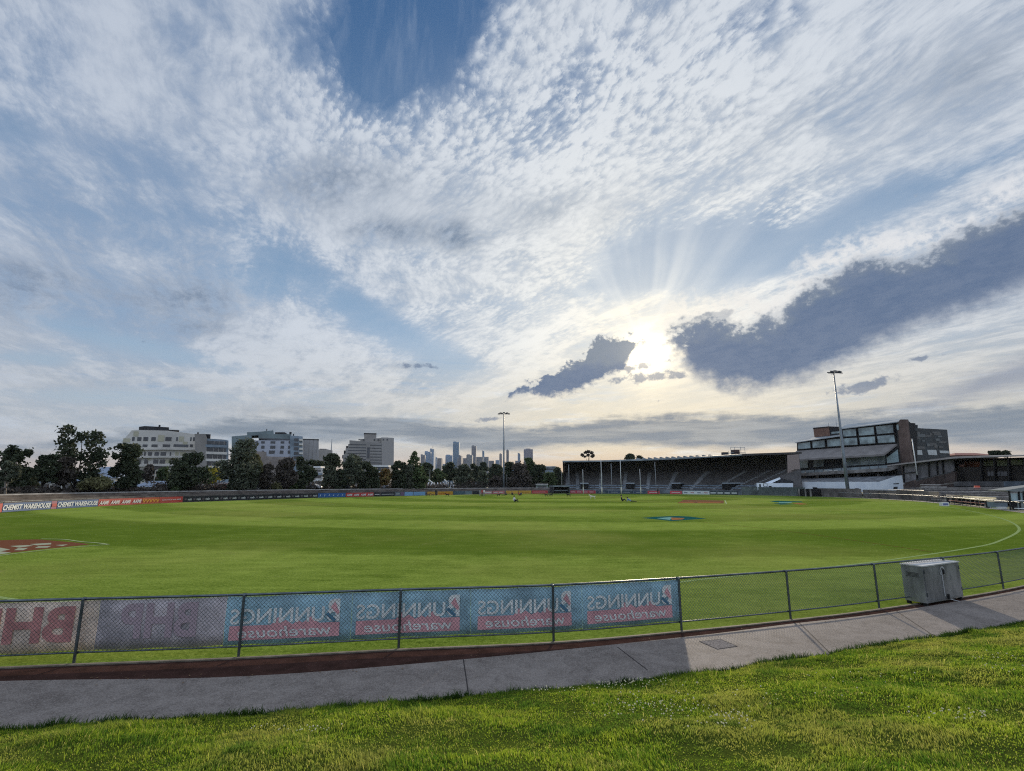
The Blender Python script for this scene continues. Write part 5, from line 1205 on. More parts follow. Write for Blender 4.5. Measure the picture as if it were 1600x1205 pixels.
one(B1, (247.5, 664, 250.5, 667.5), 'roof_vent', m_dark, b1, -5, 1.5, True); one(B1, (279, 672.5, 279.8, 676), 'awning_post', m_dark, b1, -1, 0.3, True)
windows(B1, [(683, 689, [(206, 210), (214, 220.5), (223.5, 231), (236, 243), (258, 267.5), (275, 277.5), (297, 299), (301.5, 304)]),
             (694.5, 698.5, [(213, 219), (222.5, 230), (236.5, 246), (254, 265.5), (271, 294), (296.5, 301)]),
             (706.5, 712, [(216, 222), (224.5, 227.5), (231, 237), (241, 248), (250.5, 259), (265, 267)]), (718, 724.5, [(216, 220), (225, 231), (239, 247), (249, 257.5)]), (730, 733, [(236, 262), (280, 300)])], b1)
for y0, y1, x0, x1 in ((680, 690, 246, 256), (682, 690, 279, 287), (690, 699, 285, 292), (706, 712, 273, 279), (706, 712, 281, 290), (714, 720, 230, 235), (718, 724, 258, 265), (674, 682, 208, 216), (685, 691, 192, 203)): one(B1, (x0, y0, x1, y1), 'cream_panel', m_cream2, b1, 0.08, 0.3, True)
for y in (701, 713.5, 727): one(B1, [(200, y + .5), (255, y - .8), (307, y + .8), (307, y + 3), (255, y + 1.6), (200, y + 2.8)], 'balcony_band', m_bw, b1, 0.9, 0.9)
one(B1, (236, 728.8, 305, 730), 'soffit', m_dark, b1, 0.95, 0.9, True)
B2 = facing(335, 188); b2 = empty('apartment_building', tuple(B2.pt(335, 760)), 'grey apartment wing with glazed balconies joined right of the white block', 'apartment block')
one(B2, [(304, 678), (321, 678), (323, 683), (323, 762), (306, 762)], 'stair_tower', m_bgrey, b2, 0.5, 14); one(B2, [(320, 685), (350, 687), (357, 688.5), (357, 762), (320, 762)], 'wall', m_bgl, b2, -1, 14)
one(B2, (320.5, 678.5, 328.5, 684), 'roof_box', m_dark, b2, -3, 5, True); one(B2, (308, 675.5, 310.5, 678), 'roof_vent', m_dark, b2, -3, 1, True)
for y in (689.5, 700.5, 711.5, 722.5):
    one(B2, (322, y, 353, y + 5), 'balcony_recess', m_win, b2, -0.8, 0.4, True); one(B2, (321, y + 5.5, 355, y + 9.5), 'balustrade', m_bw if y > 695 else m_bgl, b2, 0.6, 0.4, True)
for x in (330, 338, 346): one(B2, (x, 689, x + .8, 730), 'divider', m_bgrey, b2, 0.3, 1.0, True)
B3 = facing(417, 210); b3 = empty('apartment_building', tuple(B3.pt(415, 760)), 'stepped grey and white apartment block with green-grey top floors', 'apartment block')
one(B3, [(362, 682), (393, 679.5), (393, 700), (400, 762), (362, 762)], 'west_wall', m_gg, b3, -1, 20)
one(B3, [(388, 688), (453, 688.5), (457, 714), (457, 762), (390, 762)], 'wall', mat('lilac_white_render', (0.40, 0.42, 0.48), 0.9, 0.15, 0.1), b3, 0, 18)
one(B3, [(404, 678), (455, 678.5), (455, 688.5), (404, 686)], 'upper_floor', m_gg, b3, -0.5, 16); one(B3, [(386, 675.5), (408, 674.5), (427, 672.5), (428, 679), (386, 681)], 'penthouse', m_gg, b3, -2, 14)
one(B3, [(430, 675.5), (445, 675.5), (450, 679), (430, 679)], 'penthouse', m_dark, b3, -2, 10); one(B3, [(405, 684.5), (455, 686), (455, 689), (405, 686.5)], 'terrace_gap', m_win, b3, -0.3, 0.4)
one(B3, [(453, 680.5), (473, 682), (474, 762), (455, 762)], 'glazed_corner', m_bgl, b3, 0.6, 14)
for x, y, w, h in ((416, 670.2, 1.4, 3), (452, 675, 3.5, 4), (457.5, 678, 2, 3)): one(B3, (x, y, x + w, y + h), 'roof_vent', m_dark, b3, -4, 1, True)
windows(B3, [(689.5, 693, [(392, 397), (399.5, 403), (408, 413.5), (422.5, 430), (438.5, 444), (451, 455)]), (696.5, 701, [(393.5, 397), (408, 413), (422, 430), (438, 443.5), (450, 455)]), (704, 709, [(409, 412), (420, 429), (437, 442.5), (449.5, 454)]),
             (714, 717.5, [(421, 427), (436, 448)]), (720.5, 725, [(422, 425), (430, 433.5), (441, 444)])], b3)
for y in (685, 692, 699, 706, 713): one(B3, (459, y, 466, y + 4.5), 'window', m_win, b3, 0.7, 0.2, True); one(B3, (467.5, y + 1, 473, y + 3.8), 'white_balcony', m_bw, b3, 2.0, 1.4, True)
one(B3, [(395, 705), (416, 706), (416, 762), (397, 762)], 'brick_base', m_pink, b3, 0.3, 3); one(B3, [(416, 713), (460, 715), (460, 762), (416, 762)], 'brick_base', m_pink, b3, 0.2, 3)
B4 = facing(485, 228); b4 = empty('concrete_tower', tuple(B4.pt(485, 760)), 'plain windowless pale concrete tower beside the stepped apartment block', 'tower')
one(B4, [(473.5, 687), (498, 687), (498, 762), (473.5, 762)], 'wall', mat('precast_pale', (0.34, 0.33, 0.33), 0.9, 0.1, 0.2), b4, 0, 14); one(B4, (473, 686, 498.5, 687.2), 'parapet', m_dark, b4, 0.2, 14.4, True)
for x in (479.5, 486, 492): one(B4, (x, 688, x + .4, 740), 'joint', m_bgrey, b4, 0.06, 0.1, True)
B5 = facing(508, 300); b5 = empty('office_building', tuple(B5.pt(508, 760)), 'dull grey office block just right of the plain concrete tower', 'office block')
one(B5, [(497, 702.5), (511, 702), (519.5, 704), (519.5, 762), (497, 762)], 'wall', m_bgrey, b5, 0, 20); one(B5, (499, 701.3, 510, 702.6), 'parapet', m_dark, b5, -2, 10, True)
mst = empty('radio_mast', tuple(B5.pt(517, 760)), 'thin radio mast rising right of the grey office block', 'mast')
a_ = B5.pt(517, 710, -5); t_ = B5.pt(517, 686, -5); mb = MB(); mb.tube([(a_.x, a_.y, 0), a_, (a_.x, a_.y, t_.z)], [0.5, 0.4, 0.12], 5); mb.build('mast', m_pole, mst)
B6 = facing(575, 243); b6 = empty('hospital_building', tuple(B6.pt(575, 760)), 'large grey multi-storey block with stepped left side and dark vertical slot', 'office block')
one(B6, [(546, 688), (571, 690), (597, 693), (597, 762), (536, 762), (536, 711), (540, 708), (540, 701), (544, 699.5), (544, 694), (546, 694)], 'wall', mat('hospital_grey', (0.255, 0.245, 0.235), 0.9, 0.15, 0.15), b6, 0, 22)
one(B6, [(562.5, 686), (587, 685), (606, 683.5), (606, 694), (563, 690)], 'upper_floor', m_bgrey, b6, -1, 18); one(B6, [(596, 683.5), (615.5, 684.2), (615, 762), (597, 762)], 'end_block', mat('hospital_pale', (0.31, 0.295, 0.285), 0.9), b6, 0.3, 22)
one(B6, [(569, 679), (574, 677.5), (588, 677.5), (588, 686), (569, 686)], 'plant_room', m_bgrey, b6, -3, 10); one(B6, (568.5, 676.9, 588.3, 678.2), 'plant_cap', m_dark, b6, -2.8, 10.5, True)
for i in range(8):
    y = 694 + i * 4.6; one(B6, [(546 - i * 1.0, y), (572, y + .4), (572, y + 1.7), (546 - i, y + 1.3)], 'window_band', m_win, b6, 0.08, 0.2); one(B6, [(578.5, y + 1), (596, y + 1.4), (596, y + 2.6), (578.5, y + 2.3)], 'window_band', m_win, b6, 0.08, 0.2)
one(B6, (573, 699, 577, 716), 'stair_slot', m_win, b6, 0.15, 0.3, True)
for x in (560, 567, 584, 590, 598, 604): one(B6, (x, 686, x + 2.2, 688.2), 'window', m_win, b6, -0.7 if x < 597 else 0.4, 0.2, True)
for i, (x0, y0, x1, y1) in enumerate(((534.5, 711, 537, 716), (537, 704, 541, 709), (540.5, 697, 544.5, 702))): one(B6, (x0, y0, x1, y1), 'step_block', m_dark, b6, -0.5, 5, True)
# houses and low buildings
m_roofb = mat('blue_grey_roof', (0.22, 0.27, 0.35), 0.55, 0.15, 0.5, metal=0.2); m_roofr = mat('brown_tile_roof', (0.16, 0.12, 0.11), 0.9, 0.3, 1.0)
def house(px0, px1, yr, ye, yb, D, label, wall, roof, hip=True, cat='house', n_win=2, door=False, name='house'):
    D = behind((px0 + px1) / 2, D) + 4 if D > 0 else D
    pl = Plane((px0 + px1) / 2, D); z0 = TZ - 0.1
    a, b = pl.pt(px0, yb), pl.pt(px1, yb); w = b.x - a.x; e = pl.pt(px0, ye).z; r = pl.pt((px0 + px1) / 2, yr).z; dp = max(6, w * .55)
    h = empty(name, (a.x + w / 2, D, z0), label, cat)
    mb = MB(); mb.box(a.x, D, z0 - 2, b.x, D + dp, e); mb.build('wall', wall, h)
    ov = 0.5; i_ = w * .28 if hip else w * 0.0; x0, x1, y0, y1 = a.x - ov, b.x + ov, D - ov, D + dp + ov; ym = (y0 + y1) / 2
    mb = MB(); mb.add([(x0, y0, e), (x1, y0, e), (x1, y1, e), (x0, y1, e), (x0 + i_, ym, r), (x1 - i_, ym, r)], [(0, 1, 5, 4), (2, 3, 4, 5), (1, 2, 5), (3, 0, 4), (3, 2, 1, 0)]); mb.build('roof', roof, h)
    for k in range(n_win):
        cx = a.x + w * (k + .5 + (.25 if door else 0)) / (n_win + (.5 if door else 0)); mb = MB(); mb.box(cx - w * .09, D - 0.08, z0 + (e - z0) * .35, cx + w * .09, D + .05, z0 + (e - z0) * .8); mb.build('window', m_win, h)
    if door: cx = a.x + w * .1; mb = MB(); mb.box(cx - .45, D - .07, z0, cx + .45, D + .05, z0 + 2.05); mb.build('door', m_dark, h)
    return h
house(136, 176, 729, 740, 752, 150, 'large pale blue-roofed house between the tall gum and the dense dark tree', m_bw, m_roofb, True, n_win=4)
house(150, 180, 738, 747, 756, 125, 'pale-walled house with low blue-grey roof behind the olive shrub', m_bw, m_roofb, True, n_win=2)
house(170, 186, 751, 757, 765, 112, 'small blue-grey gabled shed under the dense dark tree', m_bgrey, m_roofb, False, n_win=1)
house(60, 132, 746, 754, 765, 118, 'long pale house half hidden by the forked trees at left', m_bw, m_roofb, True, n_win=4)
house(206, 262, 751.5, 761, 771, 108, 'white weatherboard cottage with blue-grey roof left of the big round tree', m_bw, m_roofb, True, n_win=2)
house(320, 352, 754, 763, 770, 122, 'small house with pinkish grey hipped roof under the yellow-leaved tree', m_bgrey, mat('pinkish_roof', (0.27, 0.23, 0.23), 0.8), True, n_win=2)
house(350, 376, 757, 764, 770, 128, 'low grey house right of the pinkish-roofed house', m_bgrey, m_roofb, True, n_win=2)
house(384, 402, 763, 766, 770.5, 118, 'tiny white flat-roofed hut between the tree trunks', m_bw, m_bgrey, False, n_win=1, cat='hut', name='hut')
house(404, 440, 757, 763, 769, 135, 'low brown-roofed house in front of the beige brick block', m_pink, m_roofr, True, n_win=3)
house(448, 476, 756, 763, 769, 138, 'low cream house right of the rounded brown-green tree', m_cream2, m_roofr, True, n_win=2)
house(470, 502, 758, 762, 768, 140, 'long white-trimmed low building below the white three-storey house', m_bw, m_bgrey, False, n_win=3)
pl = Plane(497, 152); th = empty('terrace_house', tuple(pl.pt(497, 765)), 'narrow white three-storey house between dark trees', 'house')
one(pl, (490, 731, 503.5, 765), 'wall', m_bw, th, 0, 8, True); one(pl, (489.5, 728.6, 501, 731.2), 'roof', m_white, th, 0.4, 9, True)
for y in (734, 744, 753): one(pl, (491.5, y, 501, y + 3), 'window', m_win, th, 0.08, 0.2, True)
one(pl, (490, 739.5, 504, 742.5), 'balcony', m_bgl, th, 0.9, 0.8, True); one(pl, (490, 749, 504, 751.5), 'balcony', m_white, th, 0.9, 0.8, True)
pl = Plane(588, 175); wb = empty('low_hall', tuple(pl.pt(588, 765)), 'dark low hall with thin white roof edge below the large grey block', 'hall')
one(pl, (571, 729.5, 606, 765), 'wall', mat('hall_slate', (0.10, 0.11, 0.13), 0.9), wb, 0, 12, True); one(pl, (570, 727, 607, 729.8), 'roof', m_white, wb, 0.4, 13, True); one(pl, (590, 736, 593.5, 750), 'window', m_white, wb, 0.1, 0.2, True)
for x in (575, 583, 598): one(pl, (x, 733, x + 4, 737), 'window', m_win, wb, 0.08, 0.2, True)
house(592, 601, 757, 762, 768, 128, 'tiny dark brick shed with pale blue roof below the autumn tree', m_brick, m_roofb, False, n_win=1, cat='shed', name='shed')
house(604, 616, 761, 764, 768.5, 130, 'tiny pink-walled hut right of the pale blue roofed shed', mat('pink_wall', (0.35, 0.25, 0.23), 0.9), m_dark, False, n_win=1, cat='hut', name='hut')
for x0, x1, y0, D, lb in ((691, 708, 741, 260, 'pale flat-roofed building behind the umbrellas'), (741, 770, 742, 250, 'pale grey low warehouse glimpsed between trees left of the light pole'), (627, 634, 727, 300, 'tiny white building top behind the pointed tree'), (832, 868, 729.5, 270, 'grey flat-roofed block behind trees left of the stand'), (838, 856, 757, 178, 'pale green low clubroom left of the shelter')):
    pl = Plane((x0 + x1) / 2, D); e = empty('low_building', tuple(pl.pt((x0 + x1) / 2, 765)), lb, 'building'); one(pl, (x0, y0, x1, 765), 'wall', m_bgl if D != 178 else mat('pale_green_wall', (0.25, 0.30, 0.27), 0.9), e, 0, 10, True)
    one(pl, (x0 - .5, y0 - 1, x1 + .5, y0 + .6), 'roof', m_concl, e, 0.4, 11, True); one(pl, (x0 + 2, y0 + 2.5, x1 - 2, y0 + 5), 'window_band', m_win, e, 0.1, 0.3, True)
house(1495, 1560, 707, 711.5, 730, 150, 'red-roofed building just showing above the low stand roof', m_brick, mat('red_roof', (0.25, 0.10, 0.08), 0.8), True, n_win=2)
# market umbrellas
for i, px in enumerate((669, 673.5, 678.5, 683.5, 688.5, 693, 697, 704.5, 708.5)):
    b = P(px, 765, 174); D = 174; z0 = TZ; t = 3.1 + (756.3 - 754.8) * D / FPX; lo = 3.1 - (763 - 756) * D / FPX
    e = empty('market_umbrella', (b[0], D, z0), 'folded white market umbrella, one of a row on the far bank', 'umbrella', 'folded white umbrellas')
    mb = MB(); mb.tube([(b[0], D, lo - .1), (b[0] + .12, D, lo + .7), (b[0] + .05, D, t - .1), (b[0], D, t + .25)], [.50, .46, .20, .02], 8); mb.build('canopy', mat('canvas_white', (0.62, 0.63, 0.66), 0.9), e, True)
    mb = MB(); mb.tube([(b[0], D, z0 - .1), (b[0], D, t + .3)], 0.05, 6); mb.build('pole', m_dark, e)
for a, b_, lb in (((645.5, 749.5), (656, 756.5), 'left one of three pale slanting booms by the umbrellas'), ((669.5, 749.5), (679, 757), 'middle one of three pale slanting booms by the umbrellas'), ((694, 749.5), (701, 755.5), 'right one of three pale slanting booms by the umbrellas')):
    A3, B3_ = P(*a, 172), P(*b_, 172); mb = MB(); mb.tube([A3, B3_], 0.22, 6); e = empty('boom_gate', (B3_[0], 172, TZ), lb, 'boom'); mb.build('boom', m_white, e)
    mb = MB(); mb.tube([(B3_[0], 172, TZ - .1), B3_], 0.12, 6); mb.build('support_post', m_pole, e)
# small poles on the left bank
for px, yt, D, lb in ((151 + 88, 735, 100, 'slim grey street light by the white cottage'), (10, 755, 72, 'short pale post below the small round tree'), (671, 735, 176, 'thin white pole behind the slanting booms'), (792, 742, 178, 'thin pale pole just right of the tall light pole'), (809, 745, 178, 'pale bare pole among dark trees right of the light pole'), (517.5 + 362 - 1.5, 738, 184, 'thin pole at the left corner of the covered stand')):
    D = behind(px, D); b = P(px, 765, D); t = 3.1 + (756.3 - yt) * D / FPX; mb = MB(); mb.tube([(b[0], D, TZ - .2), (b[0], D, t)], [.09, .06], 6); e = empty('lamp_post', (b[0], D, TZ), lb, 'post'); mb.build('pole', m_concl, e)
    mb = MB(); mb.box(b[0] - .25, D - .15, t, b[0] + .25, D + .15, t + .12); mb.build('lamp_head', m_dark, e)
# ------------------------------------------------------------------ city skyline
sk = [(656, 662.5, 711, 'brown', 'narrow brown tower at the left edge of the skyline'), (662, 671, 706, 'blue', 'pale blue slab tower beside the brown one at the skyline left'), (670.5, 676.5, 702, 'blue', 'taller blue tower with rooftop mast in the left skyline cluster'),
      (676, 681.5, 714.5, 'blue', 'short blue tower right of the masted tower'), (682, 689, 716, 'brown', 'dark brown block between two pale blue groups'), (681, 697, 725, 'pale', 'low wide pale block in front of the dark brown one'),
      (695, 706, 711.5, 'blue', 'wide blue tower left of the tallest skyscraper'), (706.5, 716, 691, 'teal', 'tallest blue glass skyscraper of the skyline with flat top'), (716, 720, 712, 'brown', 'slim brown block right of the tallest skyscraper'), (713, 722, 716, 'grey', 'low grey-brown block under the tallest skyscraper'),
      (722, 728.5, 716, 'brown', 'low dark brown block left of the second tallest tower'), (728, 737, 711, 'grey', 'grey shoulder block left of the second tallest tower'), (736, 743, 697, 'brown', 'second tallest tower, purple brown'), (743, 754, 714, 'grey', 'wide grey block right of the second tallest tower'),
      (753, 756, 705, 'teal', 'very thin dark teal tower in mid skyline'), (755.5, 763, 714, 'grey', 'grey block right of the thin teal tower'), (763, 771.5, 720, 'brown', 'low pinkish block at the right of the mid skyline cluster'),
      (774, 780.5, 719, 'blue', 'low blue block left of the light pole'), (780, 784, 709.5, 'brown', 'slim purple tower just left of the light pole'), (791, 795, 703.5, 'brown', 'very slim dark tower just right of the light pole'), (795, 803, 722.5, 'teal', 'low teal block right of the slim dark tower'),
      (809, 813, 707, 'blue', 'slim blue tower with slanted top'), (805, 810, 720, 'brown', 'small dark tower base left of the slanted one'), (819, 833, 702, 'violet', 'broad flat-topped violet grey tower at the right end of the skyline')]
cols = {'blue': (0.13, 0.21, 0.32), 'brown': (0.12, 0.125, 0.155), 'pale': (0.22, 0.28, 0.37), 'teal': (0.06, 0.15, 0.25), 'grey': (0.14, 0.155, 0.18), 'violet': (0.15, 0.15, 0.20)}
for i, (x0, x1, yt, c, lb) in enumerate(sk):
    D = 2600 + (i * 137) % 500; pl = Plane((x0 + x1) / 2, D); e = empty('skyscraper', tuple(pl.pt((x0 + x1) / 2, 757)), lb, 'skyscraper', 'city skyline towers')
    if 'slanted' in lb and 'small' not in lb: one(pl, [(x0, yt), (x1, yt + 3), (x1, 757), (x0, 757)], 'tower', mat('tower_' + c, cols[c], 0.5, 0.2, 0.02), e, 0, 30)
    else: one(pl, (x0, yt, x1, 757), 'tower', mat('tower_' + c, cols[c], 0.5, 0.2, 0.02), e, 0, 30 + 20 * (i % 3), True)
    w = x1 - x0
    if yt < 713 and 'slanted' not in lb: one(pl, (x0 + w * .2, yt - 1.0, x0 + w * .7, yt + .5), 'plant_room', mat('tower_' + c, cols[c], 0.5), e, -5, 15, True)
    nn_ = max(1, int(w / 1.6))
    for k in range(nn_): one(pl, (x0 + w * (k + .3) / nn_, yt + 1.2, x0 + w * (k + .62) / nn_, 745), 'window_strip', mat('strip_' + c, tuple(q * .55 for q in cols[c]), 0.2), e, 0.6, 0.6, True)
    if 'masted' in lb or 'mast' in lb and i == 2: one(pl, (676, 696.5, 676.35, 703), 'mast', m_dark, e, -2, 2, True)
# ------------------------------------------------------------------ trees
def leaf_mat(name, c1, c2):
    m = bpy.data.materials.new(name); m.use_nodes = True; t = m.node_tree; S.T = t
    b = t.nodes['Principled BSDF']; b.inputs['Roughness'].default_value = 0.8; b.inputs['Specular IOR Level'].default_value = 0.1
    g = t.nodes.new('ShaderNodeNewGeometry'); rnd = S(g.outputs['Random Per Island']); pos = S(g.outputs['Position'])
    c = mixc(sm(rnd * 0.5 + noise(pos, 0.45, 3, 0.6) * 0.7, 0.3, 0.8), c2, c1); t.links.new(c.k, b.inputs['Base Color'])
    tr = t.nodes.new('ShaderNodeBsdfTranslucent'); t.links.new(c.k, tr.inputs[0]); mx = t.nodes.new('ShaderNodeMixShader'); mx.inputs[0].default_value = 0.18
    t.links.new(b.outputs[0], mx.inputs[1]); t.links.new(tr.outputs[0], mx.inputs[2]); t.links.new(mx.outputs[0], t.nodes['Material Output'].inputs[0]); return m
LM = {'dark': leaf_mat('leaf_dark', (0.067, 0.083, 0.048), (0.029, 0.038, 0.024)), 'green': leaf_mat('leaf_green', (0.096, 0.131, 0.058), (0.042, 0.061, 0.029)), 'gum': leaf_mat('leaf_gum', (0.115, 0.131, 0.090), (0.048, 0.058, 0.042)),
      'olive': leaf_mat('leaf_olive', (0.160, 0.155, 0.075), (0.112, 0.112, 0.056)), 'yellow': leaf_mat('leaf_yellow', (0.340, 0.290, 0.035), (0.192, 0.192, 0.032)), 'autumn': leaf_mat('leaf_autumn', (0.200, 0.120, 0.050), (0.160, 0.136, 0.048)), 'brown': leaf_mat('leaf_brown', (0.104, 0.088, 0.077), (0.048, 0.043, 0.038))}
m_bark = mat('bark_dark', (0.045, 0.038, 0.03), 0.95, 0.4, 2.0); m_barkp = mat('bark_pale', (0.23, 0.20, 0.17), 0.9, 0.3, 2.0)
def quads_mesh(name, C_, size, rng, m, parent, flat=0.6):
    k = len(C_); a = rng.normal(size=(k, 3)); a /= np.linalg.norm(a, axis=1)[:, None]; b = rng.normal(size=(k, 3)); b -= (b * a).sum(1)[:, None] * a; b /= np.linalg.norm(b, axis=1)[:, None]
    s = size * rng.uniform(.6, 1.4, k)[:, None]; V = np.stack([C_ - a * s, C_ + b * s * flat, C_ + a * s, C_ - b * s * flat], 1).astype(np.float32)
    me = bpy.data.meshes.new(name); me.vertices.add(4 * k); me.vertices.foreach_set('co', V.reshape(-1)); me.loops.add(4 * k); me.loops.foreach_set('vertex_index', np.arange(4 * k, dtype=np.int32))
    me.polygons.add(k); me.polygons.foreach_set('loop_start', np.arange(0, 4 * k, 4, dtype=np.int32)); me.update(calc_edges=True); me.materials.append(m)
    o = bpy.data.objects.new(name, me); COL.objects.link(o)
    if parent: o.parent = parent; o.matrix_parent_inverse = Matrix.Translation(parent.location).inverted()
    return o
def tree(px, hw, yt, yc, yb, D, kind, label, seed, pale=False, lobes=None, dens=1.0, base=TZ, fork=1, gap=0.0, name='tree'):
    D = behind(px, D) if px < 885 else D; hw = hw * 1.04
    rng = np.random.RandomState(seed); x = P(px, 757, D)[0]; sc = D / FPX * 1.0
    zt, zc = CAMH + (756.2 - yt) * sc, CAMH + (756.2 - yc) * sc; W = hw * sc
    e = empty(name, (x, D, base), label, 'tree'); H = zt - zc; R = W * .55
    if lobes is None:
        lobes = []
        nl = 15 + int(H / 0.8)
        for i in range(nl):
            t = rng.uniform(0, 1); wv = math.sin(math.pi * min(1, (t * .82 + .16))) ** .6
            lobes.append((rng.uniform(-.62, .62) * wv, t, rng.uniform(.20, .44)))
        lobes += [(0, .86, .34), (0, .5, .55), (-.4, .35, .46), (.4, .4, .46), (0, .2, .5)]
    pts = []
    for lx, lt, lr in lobes:
        r = lr * max(W, H * .42) * 0.9; cx, cz = x + lx * W, zc + lt * H; cz = min(cz, zt - r * .7); cz = max(cz, zc + r * .5)
        n = int(230 * dens * (r / 1.6) ** 1.6) + 60; d = rng.normal(size=(n, 3)); d /= np.linalg.norm(d, axis=1)[:, None]
        rad = r * rng.uniform(.35, 1.06, n) ** .6; cy = D + rng.uniform(-.5, .5) * W
        q = d * rad[:, None] * np.array([1, .9, .78]) + np.array([cx, cy, cz]); q += rng.normal(0, .16 * r, (n, 3)) * (np.sin(q * 2.3) > 0); sp_k = rng.rand(n) < .10; q[sp_k] += rng.normal(0, .34 * r, (int(sp_k.sum()), 3)) * np.array([1, 1, .8])
        pts.append(q)
    C_ = np.concatenate(pts)
    hsh = np.sin(C_[:, 0] * 1.9 + seed) * np.sin(C_[:, 2] * 2.3 + seed * 2) * np.sin(C_[:, 1] * 1.7); C_ = C_[hsh > -0.30 + gap]
    quads_mesh('crown', C_, 0.17 + D / 900, rng, LM[kind], e)
    mb = MB(); mt = m_barkp if pale else m_bark; r0 = max(.16, W * .05)
    mb.tube([(x, D, base - .3), (x + rng.uniform(-.3, .3), D, base + (zc - base) * .6), (x + rng.uniform(-.5, .5), D, zc + H * .35), (x, D, zc + H * .75)], [r0, r0 * .8, r0 * .5, r0 * .2], 7)
    for i in range(5):
        a = rng.uniform(-1, 1); s0_ = base + (zc - base) * rng.uniform(.45, .95); mb.tube([(x, D, s0_), (x + a * W * .35, D + rng.uniform(-.5, .5), s0_ + (zc + H * .3 - s0_) * .6), (x + a * W * .6, D + rng.uniform(-1, 1), zc + H * rng.uniform(.3, .6))], [r0 * .5, r0 * .35, r0 * .12], 5)
    mb.build('trunk', mt, e, True)
TALL = [(-.62, .88, 0.33), (-.72, .72, 0.38), (-.45, .60, 0.38), (-.1, .80, 0.28), (-.85, .50, 0.28), (-.2, .45, 0.38), (.25, .42, 0.38), (.62, .66, 0.38), (.58, .80, 0.26), (.85, .50, 0.28), (.45, .50, 0.36), (.75, .36, 0.28), (-.5, .30, 0.38), (.1, .22, 0.44), (.45, .18, 0.36), (-.1, .08, 0.44), (.3, .02, 0.38), (-.45, .12, 0.26)]
PT = [(0, .92, .22), (-.1, .8, .3), (.25, .72, .32), (-.3, .62, .36), (.2, .5, .42), (-.45, .4, .42), (.45, .3, .45), (0, .3, .5), (-.3, .15, .5), (.3, .12, .5)]
